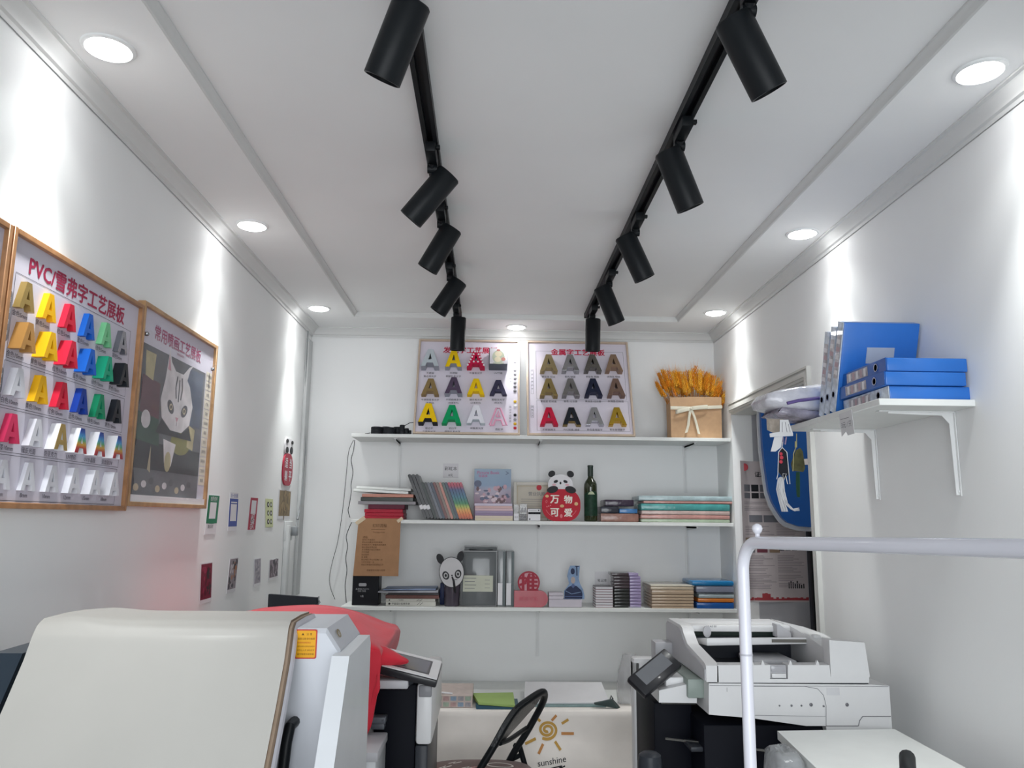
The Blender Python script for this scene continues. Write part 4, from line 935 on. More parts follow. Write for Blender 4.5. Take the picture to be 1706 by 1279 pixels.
lay(646, 731, .013, mat('cover_charcoal', '#3d3a3c', .35, noise=.2), 'magazine', 'charcoal magazine under the loose papers left of the panda fan', 'magazine')
def sheetpile(a, c, hz_, m, label, tilt, name='paper_pile'):
    xa, xb = xr(a, c, Ym, 985); z = gz[0]; b = MB()
    b.hexa([Vector(p) for p in ((xa, Ym-.01, z+max(0, -tilt)), (xb, Ym, z+max(0, tilt)), (xb, Ym+.2, z+max(0, tilt)), (xa, Ym+.2, z+max(0, -tilt)), (xa, Ym-.01, z+max(0, -tilt)+hz_*.5), (xb, Ym, z+max(0, tilt)+hz_), (xb, Ym+.2, z+max(0, tilt)+hz_), (xa, Ym+.2, z+max(0, -tilt)+hz_*.5))], .001, 1)
    gz[0] = z+hz_+.0008; tag(obj(name, b, m, base=(xa, Ym, z)), label, 'papers', g)
sheetpile(630, 730, .012, mat('sheet_grey', '#a9aab2', .5, noise=.2, nscale=12), 'lower grey white leaflet pile lying on the charcoal magazine', .0)
sheetpile(638, 726, .010, mat('sheet_blue', '#7c8aa6', .45, noise=.35, nscale=8), 'blue and pink leaflets on top of the stack left of the panda fan', .0)
# panda fan in the pen pot
Yp = 4.625; xc = at(753, 990, Y=Yp+.04).x; R_ = (at(767, 990, Y=Yp+.04).x-at(740, 990, Y=Yp+.04).x)/2; h_ = .118
t = thing('pen_pot', 'dark translucent pen pot holding the panda fan', 'pen pot', (xc, Yp+.045, Z3S))
b = MB(); F = Frame((xc, Yp+.045, Z3S+.0006), (1, 0, 0), (0, 1, 0)); b.lathe([(0, 0), (R_*.9, 0), (R_*.92, .003), (R_, h_), (R_-.003, h_), (R_*.88, .006), (0, .006)], F, 26); obj('pot', b, mat('smoke_plastic', '#4a434e', .2, coat=.5, noise=.1), t)
pc = at(752.5, 953, Y=Yp-.006)
t = thing('panda_fan', 'panda faced round hand fan standing in the pen pot', 'hand fan', (pc.x, pc.y, Z3S+.03))
F = Frame((pc.x, pc.y, pc.z), (math.cos(.12), 0, math.sin(.12)), (-math.sin(.12), 0, math.cos(.12)))
k_ = 4.6/1321
b = MB(); b.m(0).extr([circ(0, 0, 19.5*k_, 23.5*k_, 40)], -.001, .002, F); b.m(1).extr([circ(0, 0, 20.5*k_, 24.5*k_, 40)], -.003, -.001, F); obj('fan_face', b, [mat('fan_white', '#c6c4c6', .5), M_pk], t)
for s in (-1, 1):
    b = MB(); b.extr([circ(s*16.5*k_, 23*k_, 5.6*k_, 9*k_, 18, rot=-s*.35)], -.006, -.003, F); obj('ear', b, M_pk, t)
b = MB()
for s in (-1, 1):
    b.m(0).poly(F, circ(s*10*k_, -4*k_, 5.4*k_, 7*k_, 18, rot=-s*.3), .0024); b.m(1).poly(F, circ(s*10*k_, -4*k_, 3.4*k_, 4.6*k_, 14), .0028); b.m(0).poly(F, circ(s*10*k_, -4*k_, 1.7*k_, 2.3*k_, 12), .0032)
b.m(0).poly(F, circ(0, -5*k_, 1.3*k_, 1.3*k_, 8), .0026); b.m(0).line(F, [(3*k_, -12*k_), (8*k_, -13*k_)], .002, .0026)
obj('face', b, [M_pk, mat('fan_grey', '#b0aeb0', .5)], t)
b = MB(); b.tube([F(0, -7*k_, .007), F(2*k_, -14*k_, .007), (xc+.016, Yp-.004, Z3S+.10)], [.004, .006, .007], 8); b.tube([(xc+.016, Yp-.004, Z3S+.10), (xc+.024, Yp+.04, Z3S+.03)], .007, 8); obj('handle', b, M_pk, t)
pk(733, 741, 971, 1002, mat('dark_blue_box', '#2c3558', .4, noise=.2), 'narrow dark blue box behind the pen pot', Yf=4.72, d=.08, g=None, Zb=Z3S, name='carton', cat='box')
# clear document boxes
M_smoke = mat('smoke_clear', '#767a7c', .1, noise=.05, alpha=.72, coat=.5); M_edge = mat('box_edge', '#2b2d31', .3, coat=.3); M_dgrey = mat('smoke_grey', '#8c9092', .18, alpha=.9, coat=.5, noise=.08)
Yd = 4.65; xa, xb = xr(768.5, 828, Yd, 960); zt = zz(917, Yd, 800)
t = thing('document_box', 'clear grey document box with a wide pale label, on the bottom shelf', 'document box', ((xa+xb)/2, Yd, Z3S))
b = MB(); b.box(xa+.003, xb-.003, Yd+.002, Yd+.05, Z3S+.004, zt-.003, .003); obj('box_body', b, M_smoke, t)
b = MB(); F = BW(xa, Z3S+.0008, Yd); w_, h_ = xb-xa, zt-Z3S-.0008
for q in ((0, .006, 0, h_), (w_-.006, w_, 0, h_), (.006, w_-.006, 0, .007), (.006, w_-.006, h_-.007, h_)): b.box(*q, -.002, .003, 0, F)
obj('edge_rim', b, M_edge, t)
b = MB(); b.m(0).box(w_*.05, w_*.89, h_*.26, h_*.55, .0005, .0025, 0, F)
for k in range(4): b.m(1).line(F, [(w_*(.1 if k else .08), h_*(.50-.06*k)), (w_*(.42-.04*(k % 2)), h_*(.50-.06*k))], .003, .003)
for k in range(3): b.m(1).line(F, [(w_*.66, h_*(.47-.07*k)), (w_*.8, h_*(.47-.07*k))], .002, .003)
obj('label', b, [mat('pale_label', '#c4c6b6', .5, noise=.03), M_greyink], t)
Yd2 = 4.72; xa, xb = xr(773, 829, Yd2, 930); zt = zz(909, Yd2, 800)
t = thing('document_box', 'clear grey document box standing behind the labelled one', 'document box', ((xa+xb)/2, Yd2, Z3S))
b = MB(); b.box(xa+.003, xb-.003, Yd2+.002, Yd2+.05, Z3S+.001, zt-.002, .003); obj('box_body', b, M_smoke, t)
b = MB(); F = BW(xa, Z3S+.0008, Yd2); w_, h_ = xb-xa, zt-Z3S-.0008
for q in ((0, .006, 0, h_), (w_-.006, w_, 0, h_), (.006, w_-.006, h_-.007, h_)): b.box(*q, -.002, .003, 0, F)
b.box(w_*.15, w_*.85, h_*.925, h_*.95, -.002, .006, .001, F); obj('edge_rim', b, M_edge, t)
for a, c, lab in ((829, 842.3, 'grey file box on edge with a white spine label, left of its twin'), (843.2, 856.5, 'grey file box on edge with a white spine label, beside the red sign')):
    xa, xb = xr(a, c, Yd, 960); zt = zz(918, Yd, 843)
    t = thing('document_box', lab, 'document box', ((xa+xb)/2, Yd, Z3S))
    b = MB(); b.box(xa, xb, Yd, Yd+.2, Z3S+.0008, zt, .003); obj('box_body', b, M_dgrey, t)
    F = BW(xa, Z3S, Yd); w_, h_ = xb-xa, zt-Z3S
    b = MB(); b.box(w_*.04, w_*.62, h_*.03, h_*.42, .0005, .002, 0, F); obj('label', b, M_paper, t)
    b = MB(); b.box(w_*.66, w_*.98, .002, h_-.002, .0003, .0016, 0, F); obj('edge_rim', b, mat('file_edge', '#4f5a5c', .3), t)
# red sign with a character in a ring
Yr = 4.63; xa, xb = xr(856.5, 913, Yr, 992); h_ = zz(984, Yr, 880)-Z3S; w_ = xb-xa
t = thing('ring_sign', 'red acrylic sign with a character in a ring on the bottom shelf', 'sign', ((xa+xb)/2, Yr, Z3S))
F = BW(xa, Z3S+.0006, Yr+.012); ra = h_/2
b = MB(); b.m(0).extr([[(0, 0)] + circ(w_-ra, ra, ra, ra, 12, -math.pi/2, math.pi/2) + [(0, h_)]], -.04, .012, F); obj('base_block', b, mat('acrylic_red', '#a81c34', .3, coat=.1), t)
b = MB(); G = BW(xa, Z3S+.0006, Yr-.0006); b.text('德源文化', G, w_*.42, h_*.52, w=w_*.56, z=.0008); obj('lettering', b, mat('faint_pink', '#bd4a5c', .4), t)
cz = zz(970.5, Yr, 881)-Z3S; cx = at(881, 970, Y=Yr).x-xa; rr = 18.2*4.6/1321
M_ringr = mat('acrylic_red_ring', '#9c1c34', .4)
b = MB(); b.extr([circ(cx, cz, rr, rr, 40), circ(cx, cz, rr*.86, rr*.86, 40)[::-1]], .0, .006, F); o2 = obj('ring', b, M_ringr, t)
b = MB(); b.text('推', F, cx, cz-.001, h=rr*1.62, z=.006, bold=.035, res=3); obj('character', b, M_ringr, t)
b = MB(); b.extr([circ(cx, cz, rr*.86, rr*.86, 36)], .0, .0015, F); obj('back_disc', b, mat('disc_pink', '#cf9aa4', .3), t)
# small boxes and the blue standee
g = 'white boxes under the blue standee'
bx(914.5, 969.5, 998.5, 1008, 4.632, .1, mat('box_lilac_white', '#c9c3cc', .5), 'card_box', 'long lilac white box at the bottom beside the red sign', 'box', Z3S, group=g)
for k, (pt, pb, lab) in enumerate(((992.5, 998.2, 'lower flat white box between the red sign and blue standee'), (987, 992.2, 'upper flat white box between the red sign and blue standee'))):
    pk(914.5, 938.5, pt, pb, mat('box_lilac_white', '#c9c3cc', .5), lab, Yf=4.632, d=.09, g=g, name='card_box', cat='box', bv=.001)
zb_ = zz(998.2, 4.632, 950); Yo = 4.65
P0 = at(940, 998, Y=Yo); k_ = 4.62/1321
t = thing('standee', 'blue cut-out standee of a robed figure standing on a white box', 'figure', (at(954, 998, Y=Yo).x, Yo, zb_))
F = BW(P0.x, zb_+.0005, Yo+.004)
b = MB(); b.m(0).extr([[(k_*x, k_*y) for x, y in ((0, 0), (0, 13), (4, 18), (8, 24), (5, 36), (7, 46), (10, 53), (26, 53), (25, 44), (24, 32), (26, 24), (31, 15), (33, 6), (33, 0))]], 0, .004, F)
b.m(1).poly(F, [(k_*x, k_*y) for x, y in ((.5, .5), (1, 13), (7, 19), (11, 21), (20, 21), (28, 14), (30, 8), (29.5, .5))], .0044)
b.m(2).poly(F, circ(14.5*k_, 30*k_, 3.6*k_, 5.5*k_, 14), .0048); b.m(1).poly(F, circ(14*k_, 44*k_, 3.5*k_, 5*k_, 12), .0046); b.m(1).line(F, [(21*k_, 37*k_), (20.5*k_, 52*k_)], .006, .0046); b.m(1).line(F, [(18*k_, 52*k_), (24*k_, 52*k_)], .005, .0046)
b.m(3).poly(F, [(11*k_, 21*k_), (14.5*k_, 25*k_), (18*k_, 21*k_), (14.5*k_, 17*k_)], .0050); b.m(0).line(F, [(2*k_, 13*k_), (12*k_, 8*k_), (27*k_, 11*k_)], .003, .005); b.m(3).line(F, [(0.5*k_, 4*k_), (29*k_, 4*k_)], .004, .005)
obj('cut_out', b, [mat('standee_sky', '#7f97b8', .45, noise=.15, nscale=30), mat('standee_navy', '#27304f', .45, noise=.1), mat('standee_skin', '#b7a9a4', .5), mat('standee_steel', '#56678f', .5)], t)
# notebooks, dark packs
note(991, 1015, 952, 977, [('笔记本', .5, .42, .2), ('5元', .5, .1, .14)], 'small white price note on the wall above the white notebooks')
g = 'stacked white notebooks on the bottom shelf'; z = Z3S+.0006; xa, xb = xr(992.5, 1021.5, 4.63, 992)
lb = ['lowest', 'second lowest', 'third', 'fourth', 'fifth', 'sixth', 'seventh', 'topmost']; hh = (zz(977, 4.63, 1007)-Z3S-.0006)/8
M_nb = [mat('notebook_'+n, h, .5) for n, h in (('pink', '#a5878d'), ('grey', '#8f8c90'))]
for k in range(8):
    slab('notebook', lb[k]+' notebook of the white-paged pile beside the dark packs', 'notebook', xa, xb, 4.63, 4.76, z, z+hh-.0005, M_nb[k % 2], g, pages='open'); z += hh
g = 'dark and lavender packs on the bottom shelf'; z = Z3S+.0006; n_ = 11; hh = (zz(954, 4.63, 1045)-Z3S-.0006)/n_
M_lav = mat('pack_lavender', '#9e90b6', .2, noise=.1, coat=.6, bump=.15); M_dkp = [mat('pack_black', '#2e2f2e', .2, noise=.15, coat=.6, bump=.2), mat('pack_brown', '#463b40', .2, noise=.15, coat=.6, bump=.2)]
lb = ['lowest', 'second', 'third', 'fourth', 'fifth', 'sixth', 'seventh', 'eighth', 'ninth', 'tenth', 'topmost']
for k in range(n_):
    dx = [0, .001, 0, .001, -.001, 0, .001, -.001, .0, -.002, -.014][k]; xa, xm, xb = at(1023, 980, Y=4.63).x+dx, at(1049, 980, Y=4.63).x+dx*.3, at(1068, 980, Y=4.63).x+dx
    t = thing('wrapped_pack', lb[k]+' pack from the bottom in the dark and lavender pile', 'wrapped pack', ((xa+xb)/2, 4.63, z), group=g)
    b = MB(); b.box(xa, xm, 4.63, 4.76, z, z+hh-.0007, .003); obj('dark_wrapper', b, M_dkp[0 if k < 6 else 1], t)
    b = MB(); b.box(xm+.0003, xb, 4.63, 4.76, z, z+hh-.0007, .003); obj('lavender_end', b, M_lav, t, label='lavender end of the pack'); z += hh
b = MB(); b.box(*xr(1047, 1073, 4.612, 1010), 4.606, 4.627, Z3S+.0006, Z3S+.008, .002); tag(obj('plastic_sachet', b, M_clear), 'crumpled clear sachet lying before the dark packs', 'sachet')
# kraft paper packs
g = 'wrapped kraft paper packs on the bottom shelf'; M_kp = [mat('paper_tan', '#b7a18a', .2, noise=.12, coat=.6, bump=.2), mat('paper_beige', '#c2b39e', .2, noise=.1, coat=.6, bump=.2), mat('paper_cream', '#cdc6b6', .22, noise=.08, coat=.6, bump=.2)]
ys = [1016, 1010.5, 1005.5, 1000.5, 995.5, 990.5, 982.5, 977, 974]; lb = ['lowest tan', 'second lowest', 'third', 'fourth', 'fifth', 'sixth, thicker', 'seventh, beige', 'cream topmost']
for k in range(8): pk(1086-(k > 5)*2, 1156+(k == 7), ys[k+1], ys[k], M_kp[0 if k < 6 else k-5], lb[k]+' wrapped kraft paper pack of the pile beside the blue folders', Yf=4.612, d=.25, g=g, Zb=Z3S if k == 0 else None)
# blue and orange folders
g = 'wrapped folders at the right end of the bottom shelf'
for k, (pt, pb, m, a, lab) in enumerate(((1003.5, 1019, ('fold_blue', '#1f569c'), 1161, 'thick deep blue folder pack at the bottom right of the shelves'), (996.5, 1003.2, ('fold_orange', '#d07a35'), 1163, 'orange folder pack above the deep blue one'), (989.5, 996.3, ('fold_ice', '#a3b0b4'), 1164, 'icy white folder pack above the orange one'),
                                          (986.8, 989.2, ('fold_slate', '#555d66'), 1161, 'thin slate folder in the right end pile'), (976, 986.5, ('fold_lilac', '#9499ac'), 1160, 'lilac grey folder pack under the bright blue pouch'))):
    pk(a, 1223, pt, pb, mat(m[0], m[1], .2, noise=.1, coat=.6, bump=.15), lab, Yf=4.612, d=.24, g=g, Zb=Z3S if k == 0 else None, name='folder_pack', cat='folder pack')
pk(1153, 1223, 967.5, 975.8, mat('pouch_blue', '#1976ad', .25, coat=.6, noise=.1, bump=.15), 'bright blue rounded pouch on top of the right end pile', Yf=4.605, d=.24, g=g, bv=.012, name='folder_pack', cat='folder pack')
# wavy black cables hanging beside the shelves
def wavy(px, Y, r, label):
    b = MB(); pts = [at(x, y, Y=Y) for x, y in px]; q = []
    for i in range(len(pts)-1):
        a, c = pts[i], pts[i+1]
        p0, p3 = pts[max(0, i-1)], pts[min(len(pts)-1, i+2)]
        for s in range(5):
            u = s/5; q.append(.5*((2*a)+(c-p0)*u+(2*p0-5*a+4*c-p3)*u*u+(3*a-p0-3*c+p3)*u**3))
    q.append(pts[-1]); b.tube(q, r, 6); return tag(obj('cable', b, M_coil), label, 'cable')
wavy([(591, 733), (589, 750), (585, 766), (588, 786), (585, 806), (585, 820), (582, 840), (580, 850), (583, 862)], 4.588, .0022, 'wavy black cable hanging beside the left end of the upper shelves')
wavy([(586, 870), (583, 876), (577, 893), (579, 910), (576, 930), (578, 950), (575, 975), (577, 1004)], 4.588, .0022, 'wavy black cable hanging below the middle shelf, left of the kraft notice')
wavy([(589, 733), (581, 752), (577, 790), (573, 830), (568, 870), (562, 905), (554, 935), (549, 962), (551, 980), (558, 998)], 4.85, .0018, 'thin grey lead drooping down the back wall left of the shelves')
# ---------------------------------------------------------------- shelf on the right wall
ZR = 1.905; RY0, RY1, RX = 2.245, 2.95, 1.125
t = thing('wall_shelf', 'short white shelf on the right wall carrying blue file boxes', 'shelf', (XR, (RY0+RY1)/2, ZR-.02))
b = MB(); b.box(RX, XR-.001, RY0, RY1, ZR-.02, ZR, .0015, seg=1); obj('shelf_board', b, M_white, t)
for y in (2.36, 2.86):
    b = MB(); b.box(XR-.004, XR-.001, y-.011, y+.011, ZR-.275, ZR-.021); b.box(RX+.05, XR-.002, y-.011, y+.011, ZR-.0235, ZR-.0205)
    b.extr([[(0, 0), (.010, 0), (.014, .215), (.035, .239), (.2, .244), (.2, .25), (0, .25)]], -.002, .002, Frame((XR-.003, y, ZR-.272), (-1, 0, 0), (0, 0, 1)))
    b.lathe([(.006, 0), (.006, .003), (0, .004)], RW(y, ZR-.262, .004), 10)
    obj('bracket', b, M_brk, t)
M_fblue = mat('file_box_blue', '#2b70c6', .3, coat=.3, noise=.04); M_fblue2 = mat('file_box_blue_deep', '#1a5cae', .3, coat=.3, noise=.04); M_wrapc = mat('wrap_film', '#c9d4e2', .1, noise=.3, nscale=30, coat=.8, bump=.5, bscale=40); M_lbl = mat('file_label', '#aeb6c4', .45, noise=.05)
M_hole = mat('ring_dark', '#28386a', .4); M_ring2 = mat('ring_chrome', '#b9c2d2', .2, metal=.8); M_spine = mat('spine_print', '#a9a5ad', .3, noise=.35, nscale=60, coat=.4)
def filebox(label, F, W, H, T, wrapped, group, big=None):
    """W along the cover's width, H along the spine, T thick; the spine is the x = 0 side of frame F (z = thickness)"""
    t = thing('file_box', label, 'file box', F.o, group=group)
    b = MB(); b.box(.004, W, 0, H, 0, T, .003, F); obj('box_body', b, M_fblue, t)
    b = MB(); S_ = Frame(F(.0035, 0, T/2), F.n, F.v)            # spine face, looking at it from outside
    b.m(0).box(-T/2, T/2, 0, H, 0, .003, .001, S_, 1); b.m(1).quad(S_, -T*.36, T*.36, H*.38, H*.86, .0035); b.m(2)
    for k in range(5): b.m(2+k % 2).quad(S_, -T*.3, T*.3, H*(.42+.085*k), H*(.47+.085*k), .004)
    obj('spine', b, [M_fblue2 if not wrapped else M_wrapc, M_spine, M_paper, mat('spine_pink', '#b9a0a8', .4)], t)
    b = MB(); R_ = S_.sub(0, H*.2, .003); b.m(0).lathe([(T*.24, 0), (T*.3, .001), (T*.3, .0025), (T*.24, .0025)], R_, 20, closed=True); b.m(1).lathe([(T*.24, .0008), (0, .0008)], R_, 20); obj('finger_ring', b, [M_ring2, M_hole], t)
    if big:
        b = MB(); b.box(W*big[0], W*big[1], H*big[2], H*big[3], T, T+.0012, 0, F); obj('cover_label', b, M_lbl, t)
    return t
# three lying boxes: spine towards the room (-X), ends towards the camera
g = 'blue file boxes lying flat on the right wall shelf'
for k, (dx, dy, lab) in enumerate(((.012, .005, 'lowest blue file box lying flat on the right wall shelf'), (.0, -.0, 'middle blue file box lying flat on the right wall shelf'), (.008, .002, 'topmost blue file box lying flat on the right wall shelf'))):
    z = ZR+.001+.0425*k; F = Frame((RX+.03+dx, RY0+.02+dy+.30, z), (1, 0, 0), (0, 1, 0)); F = Frame((RX+.03+dx, RY0+.02+dy, z), (1, 0, 0), (0, 1, 0))
    filebox(lab, F, .245, .30, .0405, k == 0, g)
# three boxes standing on end behind them, leaning; spine to the room, cover to the camera
g = 'blue file boxes standing on the right wall shelf'
pb = [(1383, 690), (1361, 700), (1341, 706)]; ptp = [(1399, 534), (1383, 540), (1366, 548)]
for k, (yb, lab) in enumerate(((2.635, 'front standing blue file box with a grey cover label'), (2.695, 'second of the three standing blue file boxes'), (2.755, 'rearmost standing blue file box, beside the wrapped bundle'))):
    L = .305-.004*k; lx = .018; vy = .035
    v = Vector((.0, -.345+.02*k, .94)).normalized(); u = Vector((1, 0, 0))
    F = Frame((RX+.022+.006*k, yb, ZR+.0015+.042*.345), u, v)
    filebox(lab, F, .255, L, .042, True, g, (.34, .70, .56, .735) if k == 0 else None)
# wrapped bundle on the far end
M_bun = mat('bundle_film', '#d2d2da', .14, noise=.15, nscale=18, coat=.8, bump=.6, bscale=30)
def lump(F, prof, label_m, name, t, jit=.006, seed=1):
    rn = random.Random(seed); R = []
    for x, (y0, y1, h0, h1) in prof:
        ring = []
        for k in range(14):
            a = 2*math.pi*k/14; ca, sa = math.cos(a), math.sin(a)
            p = abs(ca)**.5*(1 if ca > 0 else -1), abs(sa)**.5*(1 if sa > 0 else -1)
            ring.append(F(x+rn.uniform(-jit, jit), (y0+y1)/2+p[0]*(y1-y0)/2+rn.uniform(-jit, jit), (h0+h1)/2+p[1]*(h1-h0)/2+rn.uniform(-jit, jit)*.6))
        R.append(ring)
    b = MB(); b.rows(R, closed=True); n = len(R[0])
    b.faces(R[0], [tuple(range(n))]); b.faces(R[-1], [tuple(range(n-1, -1, -1))]); return obj(name, b, label_m, t, sharp=2)
t = thing('wrapped_bundle', 'clear-wrapped white and lilac bundle overhanging the far end of the right wall shelf', 'bundle', (1.2, 2.86, ZR))
Fw = Frame((0, 0, ZR), (1, 0, 0), (0, 1, 0))
lump(Fw, [(.99, (2.80, 2.96, .075, .085)), (1.0, (2.79, 2.98, .055, .105)), (1.05, (2.785, 3.0, .045, .118)), (1.12, (2.785, 3.0, .04, .135)), (1.2, (2.785, 3.0, .035, .142)), (1.3, (2.79, 3.0, .035, .135)), (1.38, (2.80, 2.98, .05, .12))], M_bun, 'bundle_body', t, .005)
lump(Fw, [(1.03, (2.80, 2.97, .03, .035)), (1.05, (2.79, 2.97, .02, .06)), (1.1, (2.80, 2.97, .012, .055)), (1.15, (2.80, 2.95, .004, .045)), (1.22, (2.80, 2.95, .003, .04)), (1.3, (2.81, 2.93, .006, .03))], mat('bundle_film_lilac', '#9d98a6', .15, noise=.35, nscale=25, coat=.8, bump=.6, bscale=30), 'lower_layer', t, .006, 4)
b = MB(); b.tube([(1.06, 2.783, ZR+.062), (1.1, 2.781, ZR+.072), (1.17, 2.781, ZR+.082), (1.25, 2.785, ZR+.082)], .006, 6); obj('purple_cord', b, mat('purple_cord', '#6a5b92', .6), t)
# brown packet and price tags hanging from the far end of the shelf
Yt = 2.79
def tagsheet(px, m, label, name, cat, Y, lines=None, group=None):
    P = [at(x, y, Y=Y) for x, y in px]; n = len(P)
    t = thing(name, label, cat, ((P[0].x+P[1].x)/2, Y, P[0].z), group=group)
    b = MB(); b.extr([[(p.x, p.z) for p in P]], -.0012, .0012, Frame((0, Y, 0), (1, 0, 0), (0, 0, 1))); obj('sheet', b, m, t)
    if lines:
        b = MB(); G = Frame((0, Y, 0), (1, 0, 0), (0, 0, 1))
        for L_ in lines:
            q = [at(x, y, Y=Y) for x, y in L_[0]]
            if len(L_) > 1: b.text(L_[1], G, (q[0].x+q[1].x)/2, (q[0].z+q[1].z)/2, h=L_[2], z=.0016)
            else: b.line(G, [(q[0].x, q[0].z), (q[1].x, q[1].z)], .0018, .0016)
        obj('lettering', b, M_greyink, t)
M_tagw = mat('tag_white', '#d4d4d6', .5)
tagsheet([(1277, 697), (1305, 698), (1302, 716), (1292, 723), (1278, 716)], mat('packet_brown', '#8c8277', .25, noise=.3, nscale=30, coat=.5, bump=.3), 'small brown plastic packet hanging under the wrapped bundle', 'packet', 'packet', 2.776)
g = 'white price tags hanging from the right wall shelf'
tagsheet([(1299, 699), (1313, 699), (1321, 722), (1321, 726), (1283, 728), (1282, 722), (1299, 719)], M_tagw, 'wide white tag hanging under the wrapped bundle', 'price_tag', 'tag', 2.772, [[((1303, 703), (1303, 720))], [((1308, 703), (1311, 720))], [((1313, 706), (1316, 720))]], g)
tagsheet([(1290, 728), (1304, 727), (1301, 745), (1292, 752), (1284, 752)], M_tagw, 'lower slanted white tag beside the dark tassel charm', 'price_tag', 'tag', 2.774, None, g)
Yg = RY0+.17
q0 = at(1400, 692, X=RX-.003)
t = thing('price_tag', 'white printed tag hanging from the shelf edge below the lying file boxes', 'tag', (RX, q0.y, q0.z), group=g)
P = [at(x, y, X=RX-.002) for x, y in ((1398, 690), (1419, 682), (1424, 722), (1413, 725), (1410, 718), (1403, 727))]
F = Frame((RX-.002, 0, 0), (0, -1, 0), (0, 0, 1))
b = MB(); b.extr([[(-p.y, p.z) for p in P]], 0, .0012, F); obj('sheet', b, M_tagw, t)
b = MB(); c_ = at(1411, 707, X=RX-.002); b.text('3元 / 只', F, -c_.y, c_.z, w=.07, z=.002); c_ = at(1408, 697, X=RX-.002); b.line(F, [(-c_.y-.03, c_.z), (-c_.y+.03, c_.z)], .0015, .002); obj('lettering', b, M_greyink, t)
# tassel charms
def charm(name, px_body, Y, m, label, acc, group):
    P = [at(x, y, Y=Y) for x, y in px_body]; cx = sum(p.x for p in P)/len(P); top = max(p.z for p in P)
    t = thing(name, label, 'charm', (cx, Y, top), group=group)
    b = MB(); b.extr([[(p.x, p.z) for p in P]], -.003, .003, Frame((0, Y, 0), (1, 0, 0), (0, 0, 1)), ); obj('charm_body', b, m, t); return t, cx, top
M_cord = mat('tassel_white', '#c6c6c8', .6, noise=.1)
t, cx, top = charm('tassel_charm', [(1299, 752), (1304, 745), (1310, 753), (1313, 790), (1307, 798), (1297, 786)], 2.78, mat('charm_black', '#1d1f27', .3), 'black charm with red beads, white cord and long white tassel', None, 'tassel charms under the right wall shelf')
b = MB()
for x, y, r in ((1301, 756, 3), (1302, 762, 3.4), (1301, 769, 3.2)):
    p = at(x, y, Y=2.775); b.lathe([(0, -.002), (r*.0018, -.0005), (r*.002, .001), (0, .0045)], Frame(p), 10)
obj('beads', b, mat('bead_red', '#c04050', .35), t)
b = MB(); b.tube([at(x, y, Y=2.775) for x, y in ((1304, 736), (1303, 745), (1297, 753), (1296, 790), (1294, 798))], .0016, 5); b.tube([at(x, y, Y=2.775) for x, y in ((1303, 745), (1311, 753), (1315, 795), (1316, 806), (1312, 806), (1309, 792))], .0016, 5)
b.tube([at(x, y, Y=2.773) for x, y in ((1304, 790), (1306, 800), (1310, 789), (1304, 789))], .0014, 5); obj('cord', b, M_cord, t)
b = MB(); rn = random.Random(2)
for k in range(34):
    a = k/33; x0_, y0_ = 1296+9*a, 797+rn.uniform(-3, 3)
    pts = [(x0_, y0_), (1293+10*a+rn.uniform(-1, 1), 815), (1297+9*a, 832), (1303+9*a+rn.uniform(-1, 1), 852)]
    if k % 3 == 0: pts = [(x0_, y0_), (1299+8*a, 818), (1306+6*a, 838), (1318+6*a, 848+3*a), (1332-8*rn.random(), 846+5*a)]
    b.tube([at(x, y, Y=2.776+.008*rn.random()) for x, y in pts], .0014, 4)
obj('tassel', b, M_cord, t)
b = MB(); b.tube([at(1310, 728, Y=2.78), at(1308, 740, Y=2.78)], .003, 6); b.tube([at(1305, 728, Y=2.78), at(1304, 740, Y=2.78)], .002, 6); obj('hanging_loop', b, mat('loop_lilac', '#8d7f9c', .5), t)
t, cx, top = charm('tassel_charm', [(1326, 750), (1333, 746), (1337, 752), (1341, 780), (1338, 786), (1320, 784), (1318, 772)], 2.80, mat('charm_olive', '#4b4a2e', .4, noise=.4, nscale=40), 'olive green charm with a yellow cord and dark green tassel', None, 'tassel charms under the right wall shelf')
b = MB(); b.tube([at(x, y, Y=2.795) for x, y in ((1327, 722), (1327, 742), (1322, 755), (1321, 785))], .0016, 5); b.tube([at(1326, 735, Y=2.795), at(1326, 745, Y=2.795)], .004, 6); obj('cord', b, mat('cord_straw', '#a09a70', .5), t)
b = MB()
for k in range(9): b.tube([at(1327+.6*k, 786, Y=2.80), at(1326.5+.7*k, 805, Y=2.80), at(1328+.5*k, 826+k % 3, Y=2.80)], .0016, 4)
obj('tassel', b, mat('tassel_green', '#2c4a3a', .6), t)
# ---------------------------------------------------------------- beyond the doorway: blue sign board and newspaper poster
Yb2 = 4.36; t = thing('blue_sign', 'large blue rounded sign board standing beyond the doorway', 'sign', (1.98, Yb2, 1.25))
P = [(1268, 690), (1269, 714), (1271, 745), (1274, 771), (1280.5, 817), (1287, 836), (1295, 850), (1303, 862), (1312, 870), (1331, 876.5), (1349.5, 878), (1372, 877), (1392, 870), (1410, 852), (1422, 820), (1429, 771), (1432, 714), (1430, 670), (1424, 630), (1412, 600), (1392, 582), (1350, 576), (1312, 584), (1290, 604), (1276, 640), (1270, 668)]
pts = [at(x, y, Y=Yb2) for x, y in P]; F = Frame((0, Yb2, 0), (1, 0, 0), (0, 0, 1))
loop_ = [(p.x, p.z) for p in pts]; cxm = sum(p[0] for p in loop_)/len(loop_); czm = sum(p[1] for p in loop_)/len(loop_)
b = MB(); b.extr([loop_], -.03, 0, F); obj('sign_face', b, mat('sign_blue', '#14539f', .3, coat=.4, noise=.05), t)
b = MB(); big_ = [(cxm+(x-cxm)*1.045, czm+(z-czm)*1.025-.012) for x, z in loop_]; b.extr([big_], -.05, -.03, F); obj('backing', b, mat('sign_backing', '#c9cdd2', .5), t)
